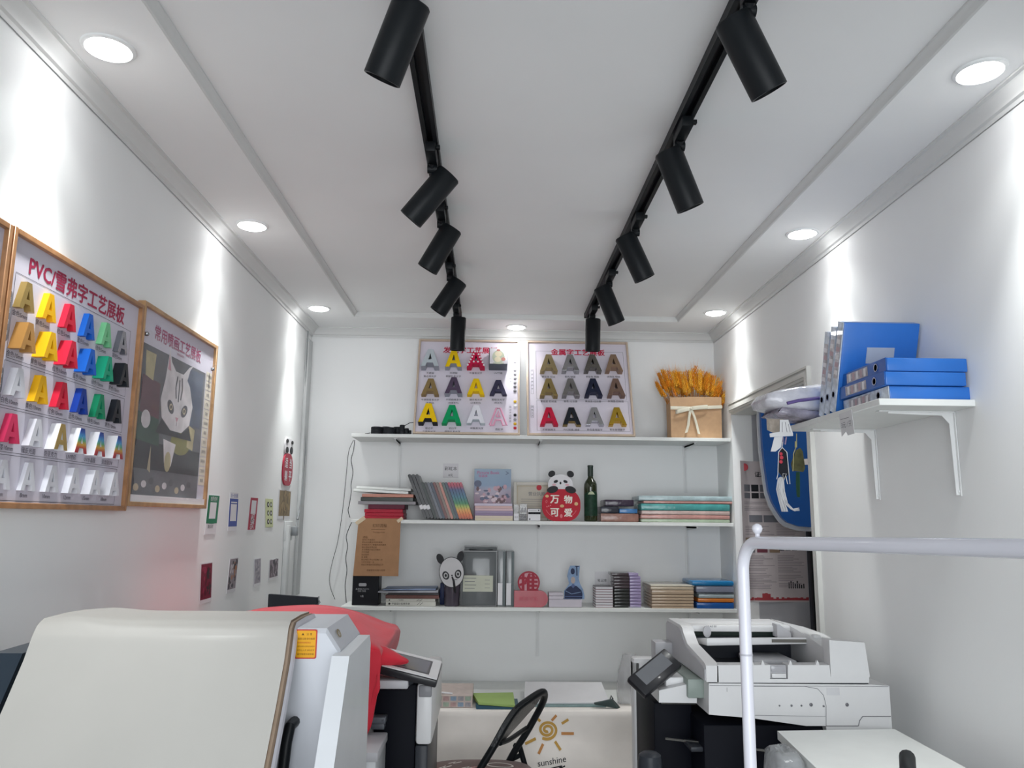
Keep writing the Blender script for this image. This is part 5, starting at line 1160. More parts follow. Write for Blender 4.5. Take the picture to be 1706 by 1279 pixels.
b = MB(); q = [at(x, y, Y=Yb2) for x, y in ((1322, 766), (1344, 764), (1400, 762), (1400, 772), (1344, 774), (1322, 774))]; b.poly(F, [(p.x, p.z) for p in q], .0008); obj('lettering', b, M_paper, t)
b = MB(); zb = min(z for x, z in big_)
for dx in (.04, .24): b.box(cxm+dx-.015, cxm+dx+.015, Yb2+.052, Yb2+.075, 0, zb+.5)
b.box(cxm+.0, cxm+.3, Yb2-.14, Yb2+.078, 0, .02); obj('stand', b, M_black, t)
P = [at(x, y, Y=4.575) for x, y in ((1229, 768), (1337, 771), (1335, 1003), (1231, 1003))]
x0, x1, z0_, z1_ = P[0].x, P[1].x, P[2].z, P[0].z; w_, h_ = x1-x0, z1_-z0_
t = thing('newspaper_poster', 'tall printed newspaper-like poster hanging beyond the doorway', 'poster', ((x0+x1)/2, 4.575, z0_))
b = MB(); R = []
for i in range(22):
    f = i/21; yy = 4.579-.006*math.sin(f*5)-(.05*max(0, .15-f)/.15); R.append([Vector((x0+w_*f, yy, z0_+h_*g_/6)) for g_ in range(7)])
R2 = [[p+Vector((0, .0015, 0)) for p in r] for r in R]
b.rows(R); b.rows(R2); obj('sheet', b, mat('newsprint', '#cdc3c4', .6, noise=.04), t)
def surf_y(f): return 4.579-.006*math.sin(f*5)-(.05*max(0, .15-f)/.15)
b = MB(); rn = random.Random(11)
def nb(m, f0, f1, g0, g1, z=.001):
    n = max(1, int((f1-f0)*14)); b.mi = m
    for i in range(n):
        a, c = f0+(f1-f0)*i/n, f0+(f1-f0)*(i+1)/n
        b.faces([Vector((x0+w_*a, surf_y(a)-z, z0_+h_*g0)), Vector((x0+w_*c, surf_y(c)-z, z0_+h_*g0)), Vector((x0+w_*c, surf_y(c)-z, z0_+h_*g1)), Vector((x0+w_*a, surf_y(a)-z, z0_+h_*g1))], [(0, 1, 2, 3)])
G = Frame((x0, 4.5705, z0_), (1, 0, 0), (0, 0, 1))
b.m(0).text('最新企业办', G, w_*.62, h_*.945, w=w_*.42, bold=.02); b.m(0).text('证流程 工商财税', G, w_*.56, h_*.905, w=w_*.62, bold=.02)
b.m(2).lathe([(.022, 0), (.022, .001), (0, .001)], Frame(Vector((x0+w_*.08, surf_y(.08)-.002, z0_+h_*.955))), 14)
for g0, g1 in ((.78, .83), (.73, .77)):
    for k in range(5): nb(0 if k % 2 else 1, .06+.13*k, .17+.13*k, g0, g1)
for f0, f1 in ((.14, .34), (.36, .62)): nb(1, f0, f1, .56, .61)
for k in range(3):
    for r in range(2): nb([3, 1, 4][(k+r) % 3], .05+.19*k, .21+.19*k, .40-.055*r, .45-.055*r)
for k in range(4):
    for r in range(2): nb(0 if (k+r) % 2 else 1, .58+.1*k, .66+.1*k, .41-.05*r, .45-.05*r)
for g0 in [x*.0115 for x in range(8, 62)]:
    if .33 < g0 < .46 or .55 < g0 < .62: continue
    for f0, f1 in ((.05, .52), (.55, .96)):
        if rn.random() < .86: nb(5, f0, f0+(f1-f0)*rn.uniform(.55, 1), g0, g0+.004)
for k in range(8): nb(0, .70+.032*k, .718+.032*k, .095, .12+.03*rn.random())
for k in range(24): nb(2, k/24, (k+1)/24, .012, .022+.012*abs(math.sin(k*1.7))+(.03 if 6 < k < 10 else 0))
obj('print', b, [M_ink, M_greyink, mat('print_brick', '#a8434a', .5), mat('print_tan', '#97806c', .5), mat('print_wine', '#74404c', .5), mat('print_line', '#9d9498', .6)], t)
b = MB(); b.box(1.815, 2.4, 4.458, 4.58, 0, 1.5, .005); b.box(1.83, 2.38, 4.45, 4.458, .05, 1.46, .003)
tag(obj('shade_block', b, mat('opening_dark', '#3a3d46', .5), base=(2.1, 4.5, 0)), 'dark block standing in for the dark opening beyond the doorway', 'shade_block')  # added dark block, gives the darkness of the opening right of the poster
# ---------------------------------------------------------------- large roll laminator in the left foreground
M_mach = mat('machine_grey', '#c4c7ce', .4, noise=.02, coat=.1); M_mach2 = mat('machine_white', '#d3d6da', .35, noise=.02, coat=.2)
t = thing('laminator', 'tall grey floor-standing laminating machine in the left foreground', 'machine', (-.66, 1.85, 0))
xl, xr_ = -.925, -.305
b = MB(); prof = [(1.74, .9), (1.74, 1.309), (1.75, 1.318), (2.0, 1.318), (2.01, 1.309), (2.01, .9)]
b.recalc = False
# hood: chamfered at its right end
def hood_ring(x, dz): return [Vector((x, y, z-(dz if z > 1.0 else 0))) for y, z in prof]
b.rows([hood_ring(xl, 0), hood_ring(-.34, 0), hood_ring(-.309, .044)], closed=True); n = len(prof)
b.faces(hood_ring(xl, 0), [tuple(range(n))]); b.faces(hood_ring(-.309, .044), [tuple(range(n-1, -1, -1))]); obj('hood', b, M_mach, t, sharp=.4)
b = MB(); b.box(xl, -.312, 1.78, 1.98, .55, .9); obj('inner_casing', b, M_mach, t)
b = MB(); 
side = [(1.70, 1.27), (1.98, 1.273), (2.0, 1.25), (2.0, .02), (1.42, .02), (1.42, .86)]
F = Frame((-.318, 0, 0), (0, 1, 0), (0, 0, 1))
b.extr([side[::-1]], 0, .036, F); obj('right_side_panel', b, M_mach2, t)
b = MB(); b.extr([[(y, z+.002) for y, z in side][::-1]], 0, .06, Frame((-1.0, 0, 0), (0, 1, 0), (0, 0, 1))); obj('left_side_panel', b, mat('machine_dark', '#23303c', .35, coat=.3), t, label='dark blue grey left side panel')
b = MB(); b.box(xl, -.318, 1.5, 2.05, .02, .55, .006); obj('base_cabinet', b, M_mach, t)
for x in (-.93, -.37):
    for y in (1.5, 2.03):
        b = MB(); b.lathe([(.02, 0), (.024, .004), (.024, .016), (.01, .021), (0, .021)], Frame((x, y, 0), (1, 0, 0), (0, 1, 0)), 14); obj('foot', b, M_black, t)
# warning label, emblem, lever
P = [at(x, y, Y=1.739) for x, y in ((493, 1048), (529, 1049), (526, 1096), (490, 1097))]
x0, x1, z0_, z1_ = P[3].x, P[1].x, P[3].z, P[0].z; F = BW(x0, z0_, 1.7395); w_, h_ = x1-x0, z1_-z0_
b = MB(); b.m(0).extr([rrect(0, w_, 0, h_, .004)], 0, .0006, F); b.m(1).extr([rrect(.0025, w_-.0025, .0025, h_-.0025, .003)], .0006, .0009, F)
b.m(2).poly(F, [(w_*.28, h_*.80), (w_*.42, h_*.80), (w_*.35, h_*.88)], .0012); b.m(2).text('注 意', F, w_*.64, h_*.84, h=h_*.085, z=.0012)
for k in range(5): b.m(3 if k == 1 else 2).text(['温度过高请勿触摸', '请保持胶辊清洁', '操作前请认真阅读说明书', '非专业人员 请勿打开', '请勿随意拆装本机'][k], F, w_*.12, h_*(.68-.13*k), w=w_*(.78 if k != 1 else .6), z=.0012, align='L')
obj('warning_label', b, [mat('label_red', '#b5352f', .4), mat('label_amber', '#e0a21c', .4), mat('label_ink', '#6a4a12', .5), mat('label_redink', '#b5552a', .5)], t)
b = MB(); c0 = Vector((-.3245, 1.80, 1.3005)); F = Frame(c0, (.575, 0, -.818), (0, 1, 0)); 
b.m(0).extr([circ(0, 0, .0085, .016, 20, rot=.3), circ(.001, .001, .0062, .012, 20, rot=.3)[::-1]], .0012, .002, F); b.m(0).poly(F, circ(.002, 0, .003, .010, 12, rot=.9), .002); obj('emblem', b, mat('emblem_bronze', '#8c7a4a', .3, metal=.6), t)
P0 = at(483, 1210, Y=1.70); b = MB(); b.tube([(P0.x, 1.74, P0.z), (P0.x, 1.70, P0.z), (P0.x-.003, 1.69, P0.z-.03), (P0.x-.008, 1.69, P0.z-.1), (P0.x-.012, 1.69, .9)], .011, 10); obj('lever', b, M_black, t)
# white film sheet hung over the hood
M_film2 = mat('vinyl_white', '#b7b5b0', .38, noise=.02, nscale=6); M_filmb = mat('vinyl_backing', '#8f7d6c', .5, noise=.1)
t = thing('vinyl_sheet', 'large white vinyl sheet with brown backing draped over the laminating machine', 'sheet', (-.67, 1.6, .9))
def sheet_pt(f, s):
    """f across 0..1, s along: back edge of the top, over the front edge, down the front"""
    path = [(1.93, 1.3315), (1.85, 1.334), (1.76, 1.332), (1.725, 1.322), (1.70, 1.305), (1.665, 1.265), (1.60, 1.19), (1.50, 1.07), (1.42, .95), (1.36, .82), (1.34, .66)]
    k = min(int(s), len(path)-2); u = s-k; y = path[k][0]*(1-u)+path[k+1][0]*u; z = path[k][1]*(1-u)+path[k+1][1]*u
    xa, xb = (-.935, -.418) if s <= 2 else (-.935+.006*(s-2), -.418+.004*(s-2))
    bow = .004*math.sin(f*math.pi*2.2+s*.6)*(min(1, s/4))
    return Vector((xa+(xb-xa)*f, y-bow*1.2, z+bow*.3 + (.006*math.exp(-((f-.13)/.1)**2) if s < 3 else 0)))
NS = 41
b = MB(); th = .004
top = [[sheet_pt(i/16, 10*j/(NS-1)) for i in range(17)] for j in range(NS)]
def offs(R, d):
    out = []
    for j, r in enumerate(R):
        q = []
        for i, p in enumerate(r):
            tj = R[min(j+1, len(R)-1)][i]-R[max(j-1, 0)][i]; ti = r[min(i+1, len(r)-1)]-r[max(i-1, 0)]
            q.append(p - ti.cross(-tj).normalized()*d)
        out.append(q)
    return out
low = offs(top, th)
b.m(0).rows(top)
obj('sheet_face', b, M_film2, t, sharp=1.2)
b = MB(); b.rows(low)
for i in (0, 16): b.rows([[r[i] for r in top], [r[i] for r in low]])
b.rows([top[0], low[0]]); b.rows([top[-1], low[-1]])
low2 = offs(top, .011); b.rows([[r[16]+Vector((.006, 0, 0)) for r in low], [r[16]+Vector((.011, 0, 0)) for r in low2]]); b.rows([[r[16] for r in low], [r[16]+Vector((.006, 0, 0)) for r in low]])
obj('brown_backing', b, M_filmb, t, sharp=1.2, label='brown backing paper along the edge')
b = MB(); b.rows([[r[16]+Vector((.0115, 0, 0)) for r in low], [r[16]+Vector((.015, .002, -.001)) for r in low2]]); b.rows([[r[16]+Vector((.015, .002, -.001)) for r in low2], [r[16]+Vector((.016, .012, -.008)) for r in low2]])
obj('under_layer', b, mat('vinyl_liner', '#c9c8cf', .4), t, sharp=1.2)

# ---------------------------------------------------------------- copier against the left wall, under a red cloth
M_cw = mat('copier_white', '#d9d9da', .35, noise=.015, coat=.1); M_cg = mat('copier_grey', '#b9b9bd', .4, noise=.02); M_ck = mat('copier_black', '#10121a', .5, noise=.05); M_ckm = mat('copier_charcoal', '#33363c', .35)
M_ck.node_tree.nodes['Principled BSDF'].inputs['Specular IOR Level'].default_value = .08
M_scr = mat('screen_grey', '#6d6f73', .12, noise=.04, coat=.6); M_bez = mat('bezel_black', '#242428', .3, coat=.3)
t = thing('copier', 'black and white copier with a tilted touch panel, under the red cloth', 'copier', (-.62, 3.0, 0))
b = MB(); b.box(-1.0, -.37, 2.78, 3.3, .03, 1.03, .01); obj('main_body', b, M_cw, t)
b = MB(); b.box(-.37, -.232, 2.76, 3.28, .05, 1.008, .008); obj('front_cover', b, M_ck, t, label='black front cover')
b = MB(); b.box(-.2315, -.178, 2.75, 3.28, .82, 1.012, .012); obj('front_edge', b, M_cw, t); b = MB(); b.box(-.2315, -.19, 2.755, 3.28, .05, .818, .006); obj('lower_front', b, M_ckm, t)
p = at(704, 1152, Y=2.75); b = MB(); b.box(p.x-.012, p.x+.03, 2.747, 2.752, p.z-.016, p.z+.02, .004); obj('sensor_window', b, mat('window_grey', '#8d8d91', .25), t)
b = MB(); b.box(-.372, -.255, 2.70, 2.79, 1.003, 1.03, .006); b.box(-.36, -.27, 2.76, 2.9, .99, 1.01); obj('panel_mount', b, M_cg, t)
P = [at(668, 1084, Y=2.86), at(737, 1095, Y=2.86), at(728, 1131, Y=2.70), at(636, 1108, Y=2.70)]
o_ = P[3]; u = (P[2]-P[3]); vv = P[0]-P[3]; wP = u.length; u.normalize(); vv = vv-u*vv.dot(u); hP = vv.length; F = Frame(o_, u, vv)
if F.n.z < 0: F.n = -F.n
b = MB(); b.m(0).box(0, wP, 0, hP, -.004, 0, .0015, F, 1); b.m(1).box(-.003, wP+.003, -.003, hP+.003, -.03, -.004, .006, F); pn = obj('touch_panel', b, [M_cw, M_bez], t)
b = MB(); b.m(0).box(wP*.07, wP*.84, hP*.12, hP*.84, .0, .001, 0, F); b.m(1).box(wP*.1, wP*.80, hP*.16, hP*.80, .001, .0014, 0, F); obj('screen', b, [M_bez, M_scr], pn)
b = MB(); b.tube([F(wP*.55, hP*.1, -.03), F(wP*.5, hP*.3, -.055), (-.255, 2.80, 1.0)], .014, 8); obj('panel_arm', b, M_ckm, t)
b = MB(); b.box(-.372, -.325, 2.71, 2.76, .895, .915, .003); b.box(-.372, -.33, 2.72, 2.76, .875, .893, .002); b.lathe([(.004, 0), (.003, .004), (0, .005)], BW(-.333, .905, 2.71), 8); obj('side_latch', b, mat('latch_grey', '#5c5f66', .35), t)
for x in (-.95, -.3):
    for y in (2.83, 3.22):
        b = MB(); b.lathe([(.03, 0), (.03, .03), (.02, .045), (0, .045)], Frame((x, y, 0), (1, 0, 0), (0, 1, 0)), 14); obj('caster', b, M_ckm, t)
t = thing('storage_box', 'translucent white box beside the black copier front, behind the laminating machine', 'box', (-.345, 2.6, 0))
b = MB(); b.box(-.48, -.32, 2.48, 2.70, .001, .865, .006); obj('box_body', b, mat('milky_plastic', '#b5b8bb', .3, noise=.06, coat=.3), t)
b = MB(); b.box(-.484, -.316, 2.476, 2.704, .845, .872, .004); obj('lid', b, M_cg, t)
# red cloth over the copier
t = thing('red_cloth', 'red fabric cover draped over the copier behind the laminating machine', 'cloth cover', (-.65, 3.0, 1.0))
sec = [(-1.04, .98), (-1.02, 1.10), (-.985, 1.185), (-.90, 1.207), (-.80, 1.214), (-.68, 1.217), (-.58, 1.213), (-.50, 1.197), (-.44, 1.172), (-.395, 1.150), (-.362, 1.142), (-.345, 1.134), (-.339, 1.124), (-.343, 1.11), (-.348, 1.09), (-.353, 1.065), (-.36, 1.04), (-.366, 1.0), (-.374, .96), (-.376, .93)]
ys = [2.66, 2.665, 2.68, 2.72, 2.78, 2.86, 2.94, 3.02, 3.1, 3.18, 3.24]
R = []
for j, y in enumerate(ys):
    r = []
    for i, (x, z) in enumerate(sec):
        k = (y-2.66)/.58; sag = -.012*(j == 0)-.006*(j == 1) + (-.01 if j > 8 else 0)
        wv = .006*math.sin(i*1.3+j*.8)+.004*math.sin(i*2.7-j*1.9)
        tipk = 0
        r.append(Vector((x+wv*.5-tipk*.07*k, y, z+wv*.7+sag+tipk*.02*k)))
    R.append(r)
b = MB(); b.rows(R)
front = [[R[0][i] for i in range(len(sec))]]
for dz in (.04, .10, .18, .26):
    front.append([Vector((R[0][i].x+.004*math.sin(i*1.7+dz*20), 2.655-.006*math.sin(i*.9+dz*9), max(.86, min(R[0][i].z, R[0][i].z-dz if i < 11 else R[0][i].z-dz*.35)))) for i in range(len(sec))])
b.rows(front)
me_o = obj('cloth', b, mat('red_fabric', '#cf2c3d', .55, noise=.06, nscale=8, bump=.1, bscale=30, sheen=.2), t, sharp=3)
sm = me_o.modifiers.new('smooth', 'SUBSURF'); sm.levels = 2; sm.render_levels = 2
b = MB(); R = []
for k, (x, z, ry, rz, yy) in enumerate(((-.40, 1.098, .05, .040, 2.735), (-.37, 1.097, .05, .039, 2.735), (-.34, 1.095, .045, .033, 2.738), (-.31, 1.090, .034, .023, 2.742), (-.285, 1.086, .022, .014, 2.745), (-.268, 1.083, .012, .008, 2.746), (-.262, 1.082, .003, .002, 2.746))):
    R.append([Vector((x+.004*math.sin(q*2.1), yy+ry*math.cos(2*math.pi*q/14), z+rz*math.sin(2*math.pi*q/14)*(1+.12*math.sin(q*1.7+k)))) for q in range(14)])
b.rows(R, closed=True); b.faces(R[-1], [tuple(range(14))]); obj('folded_corner', b, MATS['red_fabric'], t, sharp=2)
sd = me_o.modifiers.new('thick', 'SOLIDIFY'); sd.thickness = .003
# dark monitor behind, at the far left
P = [at(x, y, Y=3.75) for x, y in ((478, 1012), (527, 995), (527, 1016))]
t = thing('monitor', 'corner of a dark monitor showing above the red cloth at the far left', 'monitor', (-.98, 3.72, 0))
F = Frame((P[1].x, 3.75, P[1].z), (.86, -.5, 0), (0, 0, 1))
b = MB(); b.box(-.30, 0, -.34, 0, -.02, 0, .004, F); obj('screen_case', b, M_ckm, t)
b = MB(); b.tube([F(.006, .004, -.01), F(.009, -.01, -.006), F(.016, -.022, -.008), F(.004, -.03, -.01)], .003, 6); obj('hook', b, mat('hook_grey', '#8c8f92', .3), t)
b = MB(); b.box(-.17, -.13, -P[1].z+.65, -.3, -.05, -.03, 0, F); b.box(-.24, -.06, -P[1].z+.623, -P[1].z+.65, -.11, .06, .003, F); obj('stand', b, M_ckm, t)
b = MB(); b.box(-1.12, -.62, 3.42, 4.05, .58, .62, .003)
for x, y in ((-1.08, 3.46), (-.66, 3.46), (-1.08, 4.0), (-.66, 4.0)): b.box(x-.02, x+.02, y-.02, y+.02, 0, .58)
tag(obj('side_desk', b, M_cg, base=(-.87, 3.73, 0)), 'grey desk carrying the dark monitor behind the left copier', 'desk')

# ---------------------------------------------------------------- large copier by the right wall
t = thing('copier', 'large white copier with document feeder and dark touch panel by the right wall', 'copier', (1.0, 2.95, 0))
Yn = 2.66
def pz(x, y, Y=Yn): p = at(x, y, Y=Y); return p.x, p.z
F = BW(0, 0, Yn)
# near upper body plate and the bodywork behind it
up = [pz(1181, 1138), pz(1181, 1190), pz(1253, 1196), pz(1343, 1209), pz(1376, 1209), pz(1378, 1222), pz(1487, 1224), pz(1481.5, 1142.5), pz(1449, 1140)]
b = MB(); b.extr([up], -.52, 0, F); obj('upper_body', b, M_cw, t)
b = MB(); b.box(.70, 1.30, Yn+.03, 3.2, .05, .90, .006); obj('lower_body', b, M_ck, t, label='black lower body')
b = MB(); b.box(1.09, 1.302, Yn+.004, 3.2, .05, .886, .004); obj('rear_cover', b, M_cw, t)
b = MB(); b.box(.575, .705, 2.86, 3.2, .05, .93, .004); obj('paper_bay', b, M_ck, t)
b = MB(); b.m(0).tube([(.60, 2.80, .83), (.95, 2.655, .825)], .004, 6); b.m(0).tube([(.60, 2.86, .93), (.72, 2.86, .928)], .0035, 6); b.m(1).box(.66, .70, 2.70, 2.80, .815, .83, .003); obj('bay_rail', b, [mat('rail_steel', '#8f8f8c', .25, metal=.8), M_ckm], t)
b = MB(); b.box(.565, .60, 3.2, 3.26, .05, 1.015, .012); b.box(.565, .72, 3.20, 3.27, .93, 1.02, .012); obj('front_panel', b, M_cw, t)
b = MB(); b.box(1.304-.45, 1.30, Yn-.0008, Yn+.001, .885, .8865); 
L1 = [pz(1240, 1143), pz(1340, 1143), pz(1362, 1147), pz(1372, 1158), pz(1376, 1175), pz(1376, 1209)]; b = MB(); b.line(F, L1, .0016, .0008); b.line(F, [pz(1253, 1191), pz(1375, 1193)], .0012, .0008); b.line(F, [pz(1376, 1209), pz(1430, 1209), pz(1432, 1200), pz(1437, 1193), pz(1484, 1193)], .0026, .0008); b.line(F, [pz(1182, 1141.5), pz(1480, 1143.5)], .0012, .0009)
b.line(F, [pz(1211, 1145), pz(1211, 1152)], .0012, .0008); obj('panel_seams', b, mat('seam_grey', '#77777c', .5), t)
b = MB()
for x, y, r in ((1298.5, 1175, 1.3), (1318.5, 1175, 1.7), (1335, 1175, 1.5), (1372, 1176, 1.6), (1351, 1173.5, 2.8), (1411, 1173.5, 2.8)):
    p = at(x, y, Y=Yn); b.lathe([(r*.002, 0), (r*.002, .002), (r*.0013, .0026), (0, .0026)], Frame(p), 12)
obj('screw_covers', b, mat('screw_grey', '#6f6f74', .3, metal=.4), t)
x_, z_ = pz(1377, 1145); x2, z2 = pz(1399, 1158); b = MB(); b.box(x_, x2, z2, z_, 0, .0006, 0, F); obj('rating_label', b, mat('label_pale', '#cdcdd0', .5), t)
# scanner gap and document feeder
zl = 1.0375
b = MB(); b.box(.716, 1.236, Yn+.004, 3.2, zl-.004, zl-.0005); b.m(1).box(.66, .73, Yn+.06, 3.2, .975, 1.035, .004); obj('scanner_glass_frame', b, [M_ckm, mat('scanner_green', '#8f9a94', .3)], t)
fz = at(1193, 1108, Y=Yn).z
b = MB(); b.extr([[pz(1195, 1137), pz(1448, 1137.5), pz(1448, 1127), pz(1384, 1127), pz(1382, 1107.6), pz(1313, 1107.6), pz(1313, 1131), pz(1283, 1131), pz(1283, 1107.6), pz(1195, 1107.6)][::-1]], -.05, 0, F); obj('feeder_front', b, M_cw, t)
b = MB(); x_, z_ = pz(1285, 1131); x2, z2 = pz(1312, 1109); b.m(0).box(x_, x2, z_, z2, -.03, -.012, .002, F); b.m(1).box(x_+.004, x2-.004, z_+.003, z_+.016, -.012, -.004, .001, F); b.m(2).box(x_+.004, x2-.004, z_+.022, z2-.002, -.012, -.008, .001, F); obj('output_stopper', b, [M_cg, M_cw, mat('stopper_clear', '#a9a9ae', .2, coat=.4)], t)
for x in (1252, 1270, 1316, 1361):
    b = MB(); p = at(x, 1107, Y=Yn+.01); b.extr([[(-.006, 0), (.006, 0), (.001, .014), (-.001, .014)]], -.006, .006, Frame(p)); obj('sheet_guide', b, M_cw, t)
# left cheek of the feeder: rises towards the far side
cheek = [(Yn, zl), (Yn, 1.088), (Yn+.025, 1.096), (2.90, 1.12), (2.955, 1.15), (2.97, 1.165), (3.0, 1.172), (3.2, 1.172), (3.22, 1.16), (3.22, zl)]
b = MB(); b.extr([cheek[::-1]], 0, .040, Frame((.706, 0, 0), (0, 1, 0), (0, 0, 1)), ); obj('left_cheek', b, M_cw, t)
b = MB(); b.extr([[(y+.004, z-.012) if z > 1.05 else (y+.004, z+.004) for y, z in cheek][::-1]], -.004, 0, Frame((.706, 0, 0), (0, 1, 0), (0, 0, 1))); obj('cheek_trim', b, M_cg, t)
b = MB(); b.box(.747, 1.11, 3.05, 3.2, 1.135, 1.172, .006); b.box(.747, 1.12, 3.0, 3.06, 1.148, 1.171, .006); obj('top_cover', b, M_cw, t)
# right feeder box
bp = [pz(1384, 1127), pz(1381, 1066), pz(1440, 1070), pz(1449, 1127)]
b = MB(); b.extr([bp], -.06, 0.002, F); obj('feeder_cover', b, M_cw, t)
cr = [(Yn+.05, zl), (Yn+.05, 1.14), (2.85, 1.158), (3.0, 1.172), (3.2, 1.172), (3.2, zl)]
b = MB(); b.rows([[Vector((1.112+(z-zl)*.0, y, z)) for y, z in cr], [Vector((1.245-(z-zl)*.08, y, z-(.028 if z > 1.1 else 0))) for y, z in cr]]); b.extr([cr[::-1]], 0, .003, Frame((1.112, 0, 0), (0, 1, 0), (0, 0, 1))); b.extr([[(y, z-(.028 if z > 1.1 else 0)) for y, z in cr][::-1]], -.002, 0, Frame((1.238, 0, 0), (0, 1, 0), (0, 0, 1))); obj('feeder_housing', b, M_cw, t)
# trays
b = MB(); b.box(.764, 1.112, Yn+.05, 3.2, zl, zl+.02); b.m(1).box(.764, 1.112, 3.0, 3.05, zl+.02, 1.13); b.m(1).box(.764, .80, Yn+.06, 3.0, zl+.02, 1.075); b.m(2).box(.9, 1.05, 2.78, 2.95, 1.066, 1.085, .005); obj('output_tray', b, [M_ckm, mat('tray_dark', '#232730', .3, coat=.4), M_cg], t)
tr = [pz(1160, 1073, 2.85), pz(1168, 1084, 2.85), pz(1368, 1067, 2.85), pz(1368, 1058, 2.85)]
tz = 1.108
b = MB(); b.hexa([Vector(p) for p in ((.762, 2.85, 1.121), (1.15, 2.85, 1.13), (1.11, 3.02, 1.112), (.762, 3.02, 1.106), (.762, 2.85, 1.148), (1.15, 2.85, 1.152), (1.11, 3.02, 1.128), (.762, 3.02, 1.122))], .004); b.m(1).box(.99, 1.13, 2.8485, 2.852, 1.134, 1.145); b.m(0).box(1.136, 1.162, 2.84, 2.87, 1.132, 1.16, .004); obj('input_tray', b, [M_cw, mat('slot_grey', '#6d6b66', .4)], t)
b = MB(); b.extr([circ(0, .0, .014, .02, 16)], -.004, .004, Frame((.788, 2.94, 1.157), (1, 0, 0), (0, 0, 1))); obj('paper_guide', b, M_cg, t)
b = MB(); b.extr([[(-.03, .022), (-.02, .022), (.02, -.006), (.02, -.022), (-.03, -.022)]], -.03, .02, Frame((1.08, 2.98, 1.158), (1, 0, 0), (0, 0, 1))); obj('paper_guide', b, M_cg, t)
b = MB(); b.box(.766, 1.11, 3.022, 3.049, 1.126, 1.1475); obj('feed_slot', b, mat('feed_dark', '#27342f', .3), t)
b = MB(); G = BW(0, 0, 2.999); b.text('A4 A3 B5', G, .82, 1.168, h=.007); obj('size_marks', b, M_greyink, t)
# touch panel on its bracket
P = [at(1107, 1078, Y=2.83), at(1141, 1105, Y=2.78), at(1070, 1163, Y=2.70), at(1045, 1128, Y=2.75)]
o_ = P[3]; u = P[0]-P[3]; wP = u.length; vv = P[2]-P[3]; u.normalize(); vv = -(vv-u*vv.dot(u)); hP = vv.length; F2 = Frame(o_-vv, u, vv)
if F2.n.y > 0: F2.n = -F2.n
b = MB(); b.box(0, wP, 0, hP, -.028, 0, .007, F2); pn = obj('touch_panel', b, M_bez, t)
b = MB(); b.box(wP*.16, wP*.86, hP*.28, hP*.9, 0, .0012, 0, F2); obj('screen', b, M_scr, pn)
b = MB(); a_, c_ = pz(1098, 1152, 2.74), pz(1160, 1170, 2.74); b.extr([[pz(1098, 1150, 2.74), pz(1098, 1170, 2.74), pz(1161, 1171, 2.74), pz(1161, 1136, 2.74)]], -.2, 0, BW(0, 0, 2.74)); b.box(.60, .72, 2.78, 2.95, .985, 1.03, .006); obj('panel_bracket', b, M_cw, t)
b = MB(); b.tube([F2(wP*.5, hP*.5, -.028), (.62, 2.86, 1.0)], .022, 10); obj('panel_arm', b, M_ckm, t)
for x in (.76, 1.25):
    for y in (2.74, 3.12):
        b = MB(); b.lathe([(.03, 0), (.03, .035), (.02, .05), (0, .05)], Frame((x, y, 0), (1, 0, 0), (0, 1, 0)), 14); obj('caster', b, M_ckm, t)

p0, p1 = at(1092, 1090, Y=3.12), at(1121, 1070, Y=3.12); b = MB(); b.box(p0.x, p1.x, 3.12, 3.2, 1.018, p1.z, .004); obj('side_unit', b, M_cg, bpy.data.objects['copier.001'])
pb = at(1076, 1253, Y=2.52)
b = MB(); b.lathe([(0, 0), (.03, 0), (.032, .01), (.036, pb.z-.03), (.033, pb.z-.008), (.022, pb.z), (0, pb.z)], Frame((pb.x+.012, 2.52, .001), (1, 0, 0), (0, 1, 0)), 24)
tag(obj('bin', b, M_ckm, base=(pb.x+.012, 2.52, .001)), 'slim dark round bin at the front corner of the right copier', 'bin')
# ---------------------------------------------------------------- low table with a printed cloth at the back
TZ = .612; TYf = 4.15
t = thing('low_table', 'low white table against the back wall, under the printed cloth', 'table', (.1, 4.5, 0))
b = MB(); b.box(-.85, 1.02, TYf+.006, 4.89, TZ-.03, TZ-.003, .003); obj('tabletop', b, M_white, t)
for x in (-.80, .97):
    for y in (TYf+.05, 4.84):
        b = MB(); b.box(x-.02, x+.02, y-.02, y+.02, 0, TZ-.03); obj('leg', b, M_white, t)
t = thing('table_cloth', 'white cloth printed with a sun and the word sunshine, hanging from the low table', 'cloth', (.1, TYf, .0))
def cl(x, z):
    k = (TZ-z); w1 = .011*math.sin(x*5+z*9)+.008*math.sin(x*11-z*16+1)+.006*math.sin(z*26+x*2.2)
    return TYf-.004-.03*min(1, k/.25)+w1*min(1, k/.12)
b = MB(); R = []
NX = 60
R.append([Vector((-.86+1.89*i/NX, 4.30, TZ+.0005)) for i in range(NX+1)]); R.append([Vector((-.86+1.89*i/NX, TYf+.004, TZ+.0005)) for i in range(NX+1)])
for j in range(25):
    z = TZ-.004-.58*j/24; R.append([Vector((-.86+1.89*i/NX, cl(-.86+1.89*i/NX, z), z)) for i in range(NX+1)])
b.rows(R); obj('cloth', b, mat('cloth_white', '#f1ebe5', .7, noise=.02, sheen=.2), t, sharp=3)
def onc(px, py):
    p = at(px, py, Y=TYf-.04); return p.x, p.z
